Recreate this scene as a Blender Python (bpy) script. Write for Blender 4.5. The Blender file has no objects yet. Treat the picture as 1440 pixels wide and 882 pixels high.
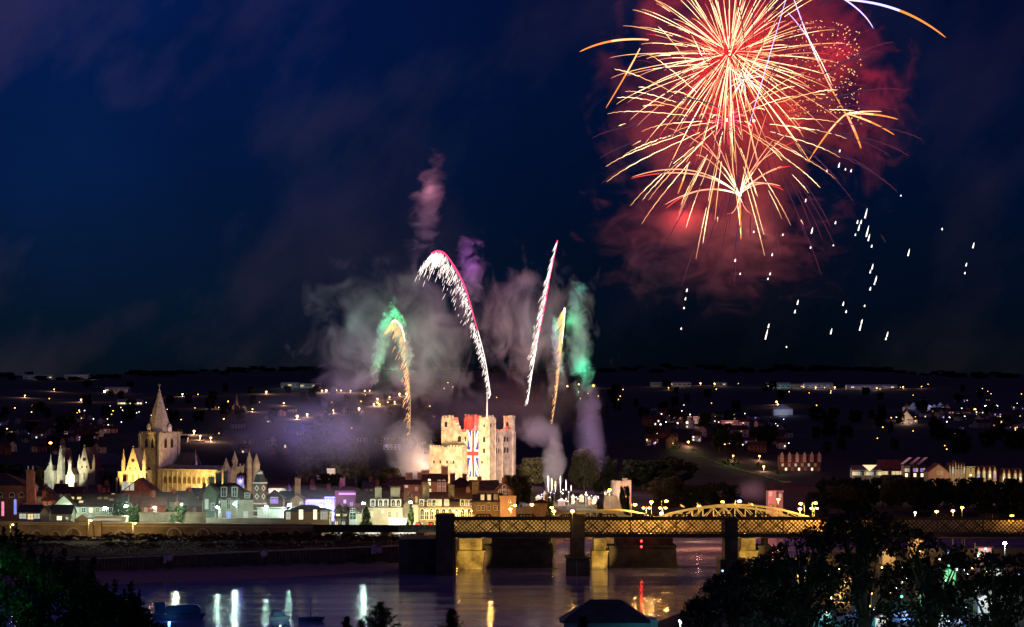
import bpy, math, random
import numpy as np
from mathutils import Vector, Matrix
random.seed(7); RNG = np.random.default_rng(7)
rad = math.radians
scene = bpy.context.scene
COL = scene.collection
# ------------------------------------------------------------ camera
F = 3500.0            # focal length in photo pixels
EYE = 58.0            # eye height above the river
ROW0 = 560.0          # photo row of the eye level
cam_d = bpy.data.cameras.new('camera'); cam = bpy.data.objects.new('camera', cam_d); COL.objects.link(cam)
cam.location = (0, 0, EYE); cam.rotation_euler = (rad(90), 0, 0)
cam_d.sensor_width = 36; cam_d.lens = 36 * F / 1440; cam_d.shift_y = (ROW0 - 441) / 1440
cam_d.clip_start = 1; cam_d.clip_end = 30000
scene.camera = cam
scene.render.engine = 'CYCLES'
scene.view_settings.view_transform = 'Standard'; scene.view_settings.look = 'None'
scene.view_settings.exposure = 0; scene.view_settings.gamma = 1
scene.cycles.use_denoising = True
scene.cycles.max_bounces = 4; scene.cycles.diffuse_bounces = 1; scene.cycles.glossy_bounces = 2
scene.cycles.transmission_bounces = 2; scene.cycles.volume_bounces = 0; scene.cycles.transparent_max_bounces = 8
scene.cycles.volume_max_steps = 64
scene.cycles.sample_clamp_indirect = 3; scene.cycles.caustics_reflective = False; scene.cycles.caustics_refractive = False
# ------------------------------------------------------------ night sky
world = bpy.data.worlds.new('World'); scene.world = world; world.use_nodes = True
nt = world.node_tree; nt.nodes.clear()
def N(t, **kw):
    n = nt.nodes.new(t)
    for k, v in kw.items(): setattr(n, k, v)
    return n
L = lambda a, b: nt.links.new(a, b)
out = N('ShaderNodeOutputWorld'); bg = N('ShaderNodeBackground'); L(bg.outputs[0], out.inputs[0])
sky = N('ShaderNodeTexSky', sky_type='NISHITA'); sky.sun_disc = False
sky.sun_elevation = rad(4.0); sky.sun_rotation = rad(200); sky.altitude = 50; sky.ozone_density = 4; sky.air_density = 1; sky.dust_density = .4
tint = N('ShaderNodeMix', data_type='RGBA', blend_type='MULTIPLY'); tint.inputs[0].default_value = 1
L(sky.outputs[0], tint.inputs[6]); tint.inputs[7].default_value = (.011, .038, .165, 1)
tc = N('ShaderNodeTexCoord')
mp0 = N('ShaderNodeMapping'); mp0.inputs['Rotation'].default_value = (0, rad(48), 0)
mp = N('ShaderNodeMapping'); mp.inputs['Scale'].default_value = (12, 12, 24); mp.inputs['Location'].default_value = (2.1, 0, 1.4)
L(tc.outputs['Generated'], mp0.inputs[0]); L(mp0.outputs[0], mp.inputs[0])
nz = N('ShaderNodeTexNoise'); nz.inputs['Scale'].default_value = .55; nz.inputs['Detail'].default_value = 6; nz.inputs['Roughness'].default_value = .55
L(mp.outputs[0], nz.inputs[0])
rmp = N('ShaderNodeValToRGB'); rmp.color_ramp.elements[0].position = .50; rmp.color_ramp.elements[1].position = .78
rmp.color_ramp.elements[0].color = (0, 0, 0, 1); rmp.color_ramp.elements[1].color = (1, 1, 1, 1)
L(nz.outputs[0], rmp.inputs[0])
cl = N('ShaderNodeMix', data_type='RGBA', blend_type='MIX'); L(rmp.outputs[0], cl.inputs[0])
cl.inputs[6].default_value = (0, 0, 0, 1); cl.inputs[7].default_value = (.22, .13, .18, 1)     # thin cloud lit by the town
add = N('ShaderNodeMix', data_type='RGBA', blend_type='ADD'); add.inputs[0].default_value = 1
L(tint.outputs[2], add.inputs[6]); L(cl.outputs[2], add.inputs[7])
# broad, slow unevenness of the cloud deck: the west (left) clearer than the east
nz2 = N('ShaderNodeTexNoise'); nz2.inputs['Scale'].default_value = 9; nz2.inputs['Detail'].default_value = 4
L(tc.outputs['Generated'], nz2.inputs[0])
sx = N('ShaderNodeSeparateXYZ'); L(tc.outputs['Generated'], sx.inputs[0])
ax = N('ShaderNodeMapRange'); ax.inputs[1].default_value = -.17; ax.inputs[2].default_value = .06; ax.inputs[3].default_value = 1.5; ax.inputs[4].default_value = .55
L(sx.outputs[0], ax.inputs[0])
el = N('ShaderNodeMapRange'); el.inputs[1].default_value = 0; el.inputs[2].default_value = .085; el.inputs[3].default_value = .85; el.inputs[4].default_value = 1.0
L(sx.outputs[2], el.inputs[0])
m2 = N('ShaderNodeMath', operation='MULTIPLY_ADD'); L(nz2.outputs[0], m2.inputs[0]); m2.inputs[1].default_value = 1.2; m2.inputs[2].default_value = .4
m3 = N('ShaderNodeMath', operation='MULTIPLY'); L(m2.outputs[0], m3.inputs[0]); L(ax.outputs[0], m3.inputs[1])
m4 = N('ShaderNodeMath', operation='MULTIPLY'); L(m3.outputs[0], m4.inputs[0]); L(el.outputs[0], m4.inputs[1])
fin = N('ShaderNodeMix', data_type='RGBA', blend_type='MULTIPLY'); fin.inputs[0].default_value = 1
L(add.outputs[2], fin.inputs[6]); L(m4.outputs[0], fin.inputs[7])
# unseen high sky, brightness added to lift the river's reflections
hi = N('ShaderNodeMapRange'); hi.inputs[1].default_value = .17; hi.inputs[2].default_value = .5; hi.inputs[3].default_value = 0; hi.inputs[4].default_value = 1; L(sx.outputs[2], hi.inputs[0])
hc = N('ShaderNodeMix', data_type='RGBA', blend_type='MIX'); L(hi.outputs[0], hc.inputs[0]); hc.inputs[6].default_value = (0,0,0,1); hc.inputs[7].default_value = (.20,.15,.52,1)
ha = N('ShaderNodeMix', data_type='RGBA', blend_type='ADD'); ha.inputs[0].default_value = 1; L(fin.outputs[2], ha.inputs[6]); L(hc.outputs[2], ha.inputs[7])
L(ha.outputs[2], bg.inputs[0]); bg.inputs[1].default_value = .10
# ------------------------------------------------------------ helpers
def mpp(D): return D / F
def PX(px, D): return (px - 720) * D / F
def PZ(row, D): return EYE - (row - ROW0) * D / F
def P(px, row, D): return Vector((PX(px, D), D, PZ(row, D)))
def tag(o, label, cat=None, group=None, kind=None):
    if label: o['label'] = label
    if cat: o['category'] = cat
    if group: o['group'] = group
    if kind: o['kind'] = kind
    return o
def empty(name, loc, rz=0, label=None, cat=None, group=None, kind=None):
    o = bpy.data.objects.new(name, None); COL.objects.link(o); o.location = loc; o.rotation_euler = (0, 0, rz)
    o.empty_display_size = 1
    return tag(o, label, cat, group, kind)
def copy_tree(o, parent=None):
    c = o.copy(); COL.objects.link(c); c.parent = parent
    for ch in o.children: copy_tree(ch, c)
    return c
class MB:
    def __init__(s): s.v = []; s.f = []; s.m = []; s.mi = 0
    def add(s, vs, fs, mi=None):
        b = len(s.v); s.v += [tuple(v) for v in vs]; s.f += [tuple(i + b for i in f) for f in fs]
        s.m += [s.mi if mi is None else mi] * len(fs); return s
    def box(s, x0, x1, y0, y1, z0, z1, mi=None):
        return s.add([(x0,y0,z0),(x1,y0,z0),(x1,y1,z0),(x0,y1,z0),(x0,y0,z1),(x1,y0,z1),(x1,y1,z1),(x0,y1,z1)],
              [(0,3,2,1),(4,5,6,7),(0,1,5,4),(1,2,6,5),(2,3,7,6),(3,0,4,7)], mi)
    def prism(s, poly, y0, y1, mi=None):      # poly in x,z ; extruded along y
        n = len(poly); vs = [(x, y0, z) for x, z in poly] + [(x, y1, z) for x, z in poly]
        return s.add(vs, [tuple(range(n)), tuple(range(2*n-1, n-1, -1))] + [(i, i+n, (i+1)%n+n, (i+1)%n) for i in range(n)], mi)
    def prismx(s, poly, x0, x1, mi=None):     # poly in y,z ; extruded along x
        n = len(poly); vs = [(x0, y, z) for y, z in poly] + [(x1, y, z) for y, z in poly]
        return s.add(vs, [tuple(range(n-1, -1, -1)), tuple(range(n, 2*n))] + [(i, (i+1)%n, (i+1)%n+n, i+n) for i in range(n)], mi)
    def frustum(s, cx, cy, z0, z1, r0, r1, n=8, rot=0, mi=None, sy=1):
        a = [rot + 2*math.pi*i/n for i in range(n)]
        vs = [(cx+r0*math.cos(t), cy+r0*math.sin(t)*sy, z0) for t in a]
        if r1 > 1e-4:
            vs += [(cx+r1*math.cos(t), cy+r1*math.sin(t)*sy, z1) for t in a]
            fs = [(i, (i+1)%n, (i+1)%n+n, i+n) for i in range(n)] + [tuple(range(n-1,-1,-1)), tuple(range(n,2*n))]
        else:
            vs += [(cx, cy, z1)]; fs = [(i, (i+1)%n, n) for i in range(n)] + [tuple(range(n-1,-1,-1))]
        return s.add(vs, fs, mi)
    def tube(s, pts, r, n=6, mi=None, cap=True):
        pts = [Vector(p) for p in pts]; b = []
        rs = r if hasattr(r, '__len__') else [r]*len(pts)
        up = Vector((0,0,1)); vs = []
        for i, p in enumerate(pts):
            d = (pts[min(i+1, len(pts)-1)] - pts[max(i-1, 0)])
            if d.length < 1e-9: d = Vector((0,0,1))
            d.normalize(); a = d.cross(up if abs(d.z) < .95 else Vector((1,0,0))).normalized(); c = d.cross(a)
            for k in range(n):
                t = 2*math.pi*k/n; vs.append(p + (a*math.cos(t) + c*math.sin(t))*rs[i])
        fs = [(i*n+k, i*n+(k+1)%n, (i+1)*n+(k+1)%n, (i+1)*n+k) for i in range(len(pts)-1) for k in range(n)]
        if cap: fs += [tuple(range(n-1,-1,-1)), tuple(range((len(pts)-1)*n, len(pts)*n))]
        return s.add(vs, fs, mi)
    def sphere(s, c, r, n=10, m=6, mi=None, sz=1):
        vs = [(c[0], c[1], c[2]-r*sz)]
        for j in range(1, m):
            ph = math.pi*j/m
            for i in range(n):
                t = 2*math.pi*i/n; vs.append((c[0]+r*math.sin(ph)*math.cos(t), c[1]+r*math.sin(ph)*math.sin(t), c[2]-r*sz*math.cos(ph)))
        vs.append((c[0], c[1], c[2]+r*sz)); e = len(vs)-1
        fs = [(0, 1+(i+1)%n, 1+i) for i in range(n)] + [(e, e-n+i, e-n+(i+1)%n) for i in range(n)]
        fs += [(1+j*n+i, 1+j*n+(i+1)%n, 1+(j+1)*n+(i+1)%n, 1+(j+1)*n+i) for j in range(m-2) for i in range(n)]
        return s.add(vs, fs, mi)
    def gable(s, x0, x1, y0, y1, ze, zr, t=.35, mi=None, over=.5):   # roof, ridge along x
        ym = (y0+y1)/2; y0 -= over; y1 += over
        for (ya, yb) in ((y0, ym), (y1, ym)):
            s.add([(x0-over,ya,ze),(x1+over,ya,ze),(x1+over,yb,zr),(x0-over,yb,zr),(x0-over,ya,ze+t),(x1+over,ya,ze+t),(x1+over,yb,zr+t),(x0-over,yb,zr+t)],
              [(0,1,2,3),(4,5,6,7),(0,1,5,4),(1,2,6,5),(2,3,7,6),(3,0,4,7)], mi)
        return s
    def gabley(s, x0, x1, y0, y1, ze, zr, t=.35, mi=None, over=.5):  # roof, ridge along y
        xm = (x0+x1)/2; x0 -= over; x1 += over
        for (xa, xb) in ((x0, xm), (x1, xm)):
            s.add([(xa,y0-over,ze),(xb,y0-over,zr),(xb,y1+over,zr),(xa,y1+over,ze),(xa,y0-over,ze+t),(xb,y0-over,zr+t),(xb,y1+over,zr+t),(xa,y1+over,ze+t)],
              [(0,1,2,3),(4,5,6,7),(0,1,5,4),(1,2,6,5),(2,3,7,6),(3,0,4,7)], mi)
        return s
    def hip(s, x0, x1, y0, y1, ze, zr, inset=None, mi=None, over=.5):
        x0 -= over; x1 += over; y0 -= over; y1 += over
        ins = inset if inset is not None else min((x1-x0)*.45, (y1-y0)/2); ym = (y0+y1)/2
        return s.add([(x0,y0,ze),(x1,y0,ze),(x1,y1,ze),(x0,y1,ze),(x0+ins,ym,zr),(x1-ins,ym,zr)],
              [(0,1,5,4),(1,2,5),(2,3,4,5),(3,0,4),(0,3,2,1)], mi)
    def mesh(s, name, mats):
        me = bpy.data.meshes.new(name); me.from_pydata(s.v, [], s.f)
        for m in (mats if isinstance(mats, (list, tuple)) else [mats]): me.materials.append(m)
        if any(s.m): me.polygons.foreach_set('material_index', s.m)
        me.validate(); me.update(); return me
    def build(s, name, mats, parent=None, loc=(0,0,0), rz=0, label=None, cat=None, group=None, kind=None):
        o = bpy.data.objects.new(name, s.mesh(name, mats)); COL.objects.link(o); o.parent = parent; o.location = loc; o.rotation_euler = (0,0,rz)
        return tag(o, label, cat, group, kind)
def link(name, me, parent=None, loc=(0,0,0), rz=0, label=None, cat=None, group=None, kind=None, scale=None):
    o = bpy.data.objects.new(name, me); COL.objects.link(o); o.parent = parent; o.location = loc; o.rotation_euler = (0,0,rz)
    if scale: o.scale = scale
    return tag(o, label, cat, group, kind)
def quads_mesh(name, V, mats, mi=None):
    n = len(V); me = bpy.data.meshes.new(name)
    me.vertices.add(n*4); me.vertices.foreach_set('co', np.ascontiguousarray(V, dtype=np.float32).ravel())
    me.loops.add(n*4); me.loops.foreach_set('vertex_index', np.arange(n*4, dtype=np.int32))
    me.polygons.add(n); me.polygons.foreach_set('loop_start', np.arange(0, n*4, 4, dtype=np.int32))
    me.polygons.foreach_set('loop_total', np.full(n, 4, dtype=np.int32))
    for m in (mats if isinstance(mats, (list, tuple)) else [mats]): me.materials.append(m)
    if mi is not None: me.polygons.foreach_set('material_index', np.asarray(mi, dtype=np.int32))
    me.update(calc_edges=True); return me
def leaf_quads(C, size, rng, ratio=.55, jitter=.35):
    n = len(C); a = rng.normal(size=(n,3)); a /= np.linalg.norm(a, axis=1)[:,None]
    b = rng.normal(size=(n,3)); b -= (a*b).sum(1)[:,None]*a; b /= np.linalg.norm(b, axis=1)[:,None]
    s = (size*(1+jitter*rng.normal(size=n)).clip(.4,1.8))[:,None]
    return np.stack([C-a*s, C+b*s*ratio, C+a*s, C-b*s*ratio], axis=1)
# ------------------------------------------------------------ materials
MATS = {}
def mat(name, base, rough=.85, base2=None, nscale=.4, detail=4, spec=.3, bump=0, kind=None, metal=0, bscale=None):
    """procedural surface: two tones mixed by noise (or masonry courses), optional bump"""
    if name in MATS: return MATS[name]
    m = bpy.data.materials.new(name); m.use_nodes = True; t = m.node_tree; b = t.nodes['Principled BSDF']
    b.inputs['Roughness'].default_value = rough; b.inputs['Specular IOR Level'].default_value = spec; b.inputs['Metallic'].default_value = metal
    base2 = base2 or tuple(c*.6 for c in base)
    tc = t.nodes.new('ShaderNodeTexCoord'); nz = t.nodes.new('ShaderNodeTexNoise'); nz.inputs['Scale'].default_value = nscale; nz.inputs['Detail'].default_value = detail
    t.links.new(tc.outputs['Object'], nz.inputs[0])
    mx = t.nodes.new('ShaderNodeMix'); mx.data_type = 'RGBA'; mx.inputs[6].default_value = (*base, 1); mx.inputs[7].default_value = (*base2, 1)
    mr = t.nodes.new('ShaderNodeMapRange'); mr.inputs[1].default_value = .35; mr.inputs[2].default_value = .68; t.links.new(nz.outputs[0], mr.inputs[0]); t.links.new(mr.outputs[0], mx.inputs[0])
    col = mx.outputs[2]; h = nz.outputs[0]
    if kind in ('courses', 'tiles', 'boards'):
        w = t.nodes.new('ShaderNodeTexBrick'); s = bscale or 1
        mpn = t.nodes.new('ShaderNodeVectorMath'); mpn.operation = 'MULTIPLY_ADD'
        sp = t.nodes.new('ShaderNodeSeparateXYZ'); cb = t.nodes.new('ShaderNodeCombineXYZ'); ad = t.nodes.new('ShaderNodeMath')
        t.links.new(tc.outputs['Object'], sp.inputs[0]); t.links.new(sp.outputs[0], ad.inputs[0]); t.links.new(sp.outputs[1], ad.inputs[1])
        t.links.new(ad.outputs[0], cb.inputs[0]); t.links.new(sp.outputs[2], cb.inputs[1]); t.links.new(cb.outputs[0], w.inputs[0])
        w.inputs['Scale'].default_value = s; w.inputs['Color1'].default_value = (1,1,1,1); w.inputs['Color2'].default_value = (.62,.6,.58,1); w.inputs['Mortar'].default_value = (.4,.38,.36,1)
        w.inputs['Mortar Size'].default_value = .03
        if kind == 'boards': w.inputs['Brick Width'].default_value = 60; w.inputs['Row Height'].default_value = .2
        m2 = t.nodes.new('ShaderNodeMix'); m2.data_type = 'RGBA'; m2.blend_type = 'MULTIPLY'; m2.inputs[0].default_value = .55
        t.links.new(col, m2.inputs[6]); t.links.new(w.outputs[0], m2.inputs[7]); col = m2.outputs[2]
    t.links.new(col, b.inputs['Base Color'])
    if bump:
        bp = t.nodes.new('ShaderNodeBump'); bp.inputs['Strength'].default_value = bump; bp.inputs['Distance'].default_value = .5
        t.links.new(h, bp.inputs['Height']); t.links.new(bp.outputs[0], b.inputs['Normal'])
    MATS[name] = m; return m
def emit(name, col, strength, sample=False, base=(.02,.02,.02)):
    if name in MATS: return MATS[name]
    m = bpy.data.materials.new(name); m.use_nodes = True; b = m.node_tree.nodes['Principled BSDF']
    b.inputs['Base Color'].default_value = (*base, 1); b.inputs['Emission Color'].default_value = (*col, 1); b.inputs['Emission Strength'].default_value = strength
    b.inputs['Roughness'].default_value = .5
    try: m.cycles.emission_sampling = 'AUTO' if sample else 'NONE'
    except Exception: pass
    MATS[name] = m; return m
def leafmat(name, base, base2, trans=.3):
    if name in MATS: return MATS[name]
    m = bpy.data.materials.new(name); m.use_nodes = True; t = m.node_tree; b = t.nodes['Principled BSDF']
    tc = t.nodes.new('ShaderNodeTexCoord'); nz = t.nodes.new('ShaderNodeTexNoise'); nz.inputs['Scale'].default_value = .9; nz.inputs['Detail'].default_value = 3
    t.links.new(tc.outputs['Object'], nz.inputs[0])
    mx = t.nodes.new('ShaderNodeMix'); mx.data_type = 'RGBA'; mx.inputs[6].default_value = (*base,1); mx.inputs[7].default_value = (*base2,1); t.links.new(nz.outputs[0], mx.inputs[0])
    t.links.new(mx.outputs[2], b.inputs['Base Color']); b.inputs['Roughness'].default_value = .65; b.inputs['Specular IOR Level'].default_value = .2
    tr = t.nodes.new('ShaderNodeBsdfTranslucent'); t.links.new(mx.outputs[2], tr.inputs[0]); ms = t.nodes.new('ShaderNodeMixShader'); ms.inputs[0].default_value = trans
    t.links.new(b.outputs[0], ms.inputs[1]); t.links.new(tr.outputs[0], ms.inputs[2]); t.links.new(ms.outputs[0], t.nodes['Material Output'].inputs[0])
    MATS[name] = m; return m
stone = mat('pale_ragstone', (.52,.44,.34), .9, (.27,.20,.14), .35, 12, bump=.5, kind='courses', bscale=2.4)
stone_dk = mat('old_dark_stone', (.26,.21,.17), .9, (.12,.10,.08), .3, 5, bump=.4, kind='courses', bscale=.8)
cath_stone = mat('cathedral_stone', (.46,.38,.30), .85, (.28,.22,.17), .5, 5, bump=.3, kind='courses', bscale=1.0)
lead = mat('lead_roof', (.16,.13,.13), .6, (.09,.07,.07), .3)
spire_lead = mat('spire_lead', (.36,.31,.29), .55, (.22,.18,.17), .6)
brick = mat('red_brick', (.30,.12,.07), .9, (.17,.07,.05), .6, 4, kind='courses', bscale=1.4)
brick_y = mat('yellow_stock_brick', (.42,.31,.17), .9, (.27,.19,.10), .6, 4, kind='courses', bscale=1.4)
tile = mat('clay_tile', (.12,.055,.045), .8, (.06,.03,.027), .5, 4, kind='tiles', bscale=1.6)
slate = mat('slate', (.10,.085,.09), .6, (.05,.04,.045), .5, 4, kind='tiles', bscale=1.6)
green_roof = mat('weathered_copper_roof', (.34,.40,.33), .5, (.22,.27,.22), .3, 3, kind='tiles', bscale=1.0)
white_r = mat('white_render', (.70,.68,.62), .8, (.52,.50,.46), .3)
cream_r = mat('cream_render', (.62,.55,.40), .8, (.45,.39,.28), .3)
pink_r = mat('pink_render', (.62,.42,.33), .8, (.48,.31,.24), .25)
white_p = mat('white_paint', (.80,.80,.76), .5, (.66,.66,.62), .5)
blk = mat('black_timber', (.03,.025,.02), .8)
iron = mat('dark_ironwork', (.035,.03,.028), .55, (.07,.045,.03), .8, metal=.3)
steel_y = mat('cream_painted_steel', (.55,.48,.30), .5, (.40,.33,.18), .6)
pole_m = mat('grey_lamp_post', (.30,.30,.28), .5)
glass_dk = mat('dark_glass', (.015,.018,.022), .12, (.02,.02,.03), .2, spec=.6)
concrete = mat('concrete', (.34,.31,.27), .9, (.20,.18,.15), .25, 6, bump=.3)
win_lit = emit('lit_window_warm', (1,.74,.36), 1.0); win_dim = emit('lit_window_dim', (1,.6,.25), .2); win_white = emit('lit_window_white', (.9,.95,.75), .55)
win_hot = emit('lit_window_bright', (1,.86,.5), 2.0); win_pink = emit('stained_glass_pink', (1,.25,.45), 1.3); win_blue = emit('stained_glass_blue', (.2,.3,1), 1.2)
win_purple = emit('lit_window_purple', (.5,.2,1), .9); win_orange = emit('lit_window_orange', (1,.45,.12), 1.5)
E_SOD = emit('sodium_lamp', (1,.43,.055), 26, True); E_SODM = emit('sodium_lamp_far', (1,.45,.08), 9); E_TEAL = emit('mercury_lamp', (.55,1,.8), 190, True)
E_WHT = emit('white_lamp', (1,.95,.8), 22); E_WHTF = emit('white_lamp_far', (1,.95,.8), 6); E_YEL = emit('yellow_lamp', (1,.6,.12), 16)
# ------------------------------------------------------------ terrain
def interp(x, xs, ys): return float(np.interp(x, xs, ys))
S_PX = [-600, 0, 150, 400, 560, 640, 700, 760, 800, 900, 1020, 1200, 1440, 2400]
S_D  = [700, 752, 763, 793, 835, 880, 915, 950, 1010, 1030, 1030, 1068, 1097, 1200]
W_PX = [-600, 0, 113, 280, 550, 620]; W_D = [740, 795, 807, 831, 856, 862]
N_PX = [-2000, 880, 960, 1030, 1100, 1200, 1500, 2600]; N_D = [575, 575, 640, 740, 850, 900, 905, 905]
CX, CY = PX(668, 1250), 1250.0
def ground(x, y):
    yy = max(y, 150.0); px = 720 + F*x/yy
    n = interp(px, N_PX, N_D); s = interp(px, S_PX, S_D)
    if y < n:
        z = max(4.5, 55 - .1*y)
        k = min(1, (n-y)/14); return -2 + (z+2)*(k*k*(3-2*k))
    if y < s: return -3.0 if (y-n) > 12 and (s-y) > 25 else (-2.0 if (y-n) <= 12 else -2.6 + 2.2*(25-(s-y))/25)
    if px < 620:
        w = interp(px, W_PX, W_D)
        if y < w: return -.4 + 1.9*(y-s)/(w-s)
        zt = 5.8 if y < w+1.0 else 6.0
        z = 1.5 + (zt-1.5)*min(1, (y-w)/1.0)
    else:
        z = -.4 + 6.2*min(1, (y-s)/28)
    if y > 900: z = max(z, 6) if y > s+28 else z
    if y > 950: z += 2.6*min(1, (y-950)/380)
    z += 7.5*math.exp(-(((x-CX)/55)**2 + ((y-CY)/60)**2))
    if y > 1500:
        t = y-1500
        top = t*.0265
        if y > 5600: top = 4100*.0265 - (y-5600)*.01
        z += top + 7*math.sin(x*.0021+1.3)*min(1, t/1500) + 5*math.sin(x*.0063+y*.002)*min(1, t/1500) + 3*math.sin(x*.017+2)*min(1, t/2500)
        # wooded spur on the right bank side: high near px 930, sinking towards px 1110
        if y < 2600:
            sp = interp(px, [820, 900, 940, 1110, 1200, 1300], [0, 20, 30, 8, 3, 0]); z += sp*math.exp(-((y-1750)/120)**2)
    return z
def ray_ground(px, row, ymin=1400, ymax=5600):
    y = ymin
    while y < ymax:
        if ground(PX(px, y), y) >= PZ(row, y): return y
        y += 10
    return ymax
# ground sheet
ys = list(np.arange(-300, 560, 40)) + list(np.arange(560, 740, 10)) + list(np.arange(740, 900, 3.5)) + list(np.arange(900, 1120, 8)) + list(np.arange(1120, 1700, 20)) + list(np.arange(1700, 5800, 70)) + [6000, 6500, 7500, 9000, 12000]
us = np.concatenate([np.linspace(-.9, -.26, 12), np.linspace(-.25, .25, 130), np.linspace(.26, .9, 12)])
V = []; nx = len(us)
for y in ys:
    w = max(y, 150.0) if y > 150 else 150 + (150-y)*.3
    for u in us: V.append((u*w, y, ground(u*w, y)))
Fq = [(j*nx+i, j*nx+i+1, (j+1)*nx+i+1, (j+1)*nx+i) for j in range(len(ys)-1) for i in range(nx-1)]
gm = mat('earth_and_mud', (.045,.038,.03), .9, (.022,.02,.016), .06, 8, bump=.4)
_t = gm.node_tree; _b = _t.nodes['Principled BSDF']
# wet mud below the quay, scrub above
g_ = _t.nodes.new('ShaderNodeNewGeometry'); sp_ = _t.nodes.new('ShaderNodeSeparateXYZ'); _t.links.new(g_.outputs['Position'], sp_.inputs[0])
mr_ = _t.nodes.new('ShaderNodeMapRange'); mr_.inputs[1].default_value = 1.6; mr_.inputs[2].default_value = 2.4; _t.links.new(sp_.outputs[2], mr_.inputs[0])
nz_ = _t.nodes.new('ShaderNodeTexNoise'); nz_.inputs['Scale'].default_value = .35; nz_.inputs['Detail'].default_value = 8; nz_.inputs['Roughness'].default_value = .7
mp_ = _t.nodes.new('ShaderNodeMapping'); mp_.inputs['Scale'].default_value = (.5, 1, 1); _t.links.new(g_.outputs['Position'], mp_.inputs[0]); _t.links.new(mp_.outputs[0], nz_.inputs[0])
mc_ = _t.nodes.new('ShaderNodeMix'); mc_.data_type = 'RGBA'; mc_.inputs[6].default_value = (.19,.12,.13,1); mc_.inputs[7].default_value = (.36,.22,.24,1); _t.links.new(nz_.outputs[0], mc_.inputs[0])
mm_ = _t.nodes.new('ShaderNodeMix'); mm_.data_type = 'RGBA'; _t.links.new(mr_.outputs[0], mm_.inputs[0]); _t.links.new(mc_.outputs[2], mm_.inputs[6])
_old = _b.inputs['Base Color'].links[0].from_socket; _t.links.new(_old, mm_.inputs[7]); _t.links.new(mm_.outputs[2], _b.inputs['Base Color'])
me = bpy.data.meshes.new('ground'); me.from_pydata(V, [], Fq); me.materials.append(gm); me.polygons.foreach_set('use_smooth', [True]*len(Fq)); me.update()
link('ground', me, kind='structure')
# water
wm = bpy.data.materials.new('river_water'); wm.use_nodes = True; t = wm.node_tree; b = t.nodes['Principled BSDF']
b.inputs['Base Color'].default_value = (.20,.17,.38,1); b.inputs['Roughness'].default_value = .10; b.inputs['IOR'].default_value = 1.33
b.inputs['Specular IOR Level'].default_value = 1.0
geo = t.nodes.new('ShaderNodeNewGeometry')
def wn(scale, sc, detail, w=0):
    m_ = t.nodes.new('ShaderNodeMapping'); m_.inputs['Scale'].default_value = sc; m_.inputs['Rotation'].default_value = (0,0,w); n_ = t.nodes.new('ShaderNodeTexNoise'); n_.inputs['Scale'].default_value = scale; n_.inputs['Detail'].default_value = detail
    t.links.new(geo.outputs['Position'], m_.inputs[0]); t.links.new(m_.outputs[0], n_.inputs[0]); return n_.outputs[0]
n1 = wn(.9, (.35, 1, 1), 3); n2 = wn(.05, (.25, 1.6, 1), 2, .03)
ad = t.nodes.new('ShaderNodeMath'); ad.operation = 'MULTIPLY_ADD'; ad.inputs[1].default_value = 1.0; t.links.new(n1, ad.inputs[0])
mu = t.nodes.new('ShaderNodeMath'); mu.operation = 'MULTIPLY'; mu.inputs[1].default_value = 3.0; t.links.new(n2, mu.inputs[0]); t.links.new(mu.outputs[0], ad.inputs[2])
bp = t.nodes.new('ShaderNodeBump'); bp.inputs['Strength'].default_value = .36; bp.inputs['Distance'].default_value = .16
t.links.new(ad.outputs[0], bp.inputs['Height']); t.links.new(bp.outputs[0], b.inputs['Normal'])
# slicks: smooth bands lie between rippled ones
rr = t.nodes.new('ShaderNodeMapRange'); rr.inputs[1].default_value = .42; rr.inputs[2].default_value = .6; rr.inputs[3].default_value = .07; rr.inputs[4].default_value = .19
t.links.new(wn(.03, (.12, 2.2, 1), 4, -.02), rr.inputs[0]); t.links.new(rr.outputs[0], b.inputs['Roughness'])
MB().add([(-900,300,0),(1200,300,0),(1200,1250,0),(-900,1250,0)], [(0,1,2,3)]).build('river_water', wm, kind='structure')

# ------------------------------------------------------------ lights
def plight(px, row, D, power, col, r=.5, parent=None, name='lamp_light'):
    l = bpy.data.lights.new(name, 'POINT'); l.energy = power; l.color = col; l.shadow_soft_size = r
    o = bpy.data.objects.new(name, l); COL.objects.link(o)
    if parent: o.parent = parent; o.location = P(px,row,D) - parent.location
    else: o.location = P(px, row, D)
    return o
def spot(loc, target, power, col, angle, r=.4, blend=.6, name='floodlight'):
    l = bpy.data.lights.new(name, 'SPOT'); l.energy = power; l.color = col; l.spot_size = rad(angle); l.spot_blend = blend; l.shadow_soft_size = r
    o = bpy.data.objects.new(name, l); COL.objects.link(o); o.location = loc
    d = Vector(target) - Vector(loc); o.rotation_euler = d.to_track_quat('-Z', 'Y').to_euler(); return o
SOD = (1,.50,.12); TEAL = (.72,1,.80); GOLD = (1,.66,.22); RED = (1,.10,.12)

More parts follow.
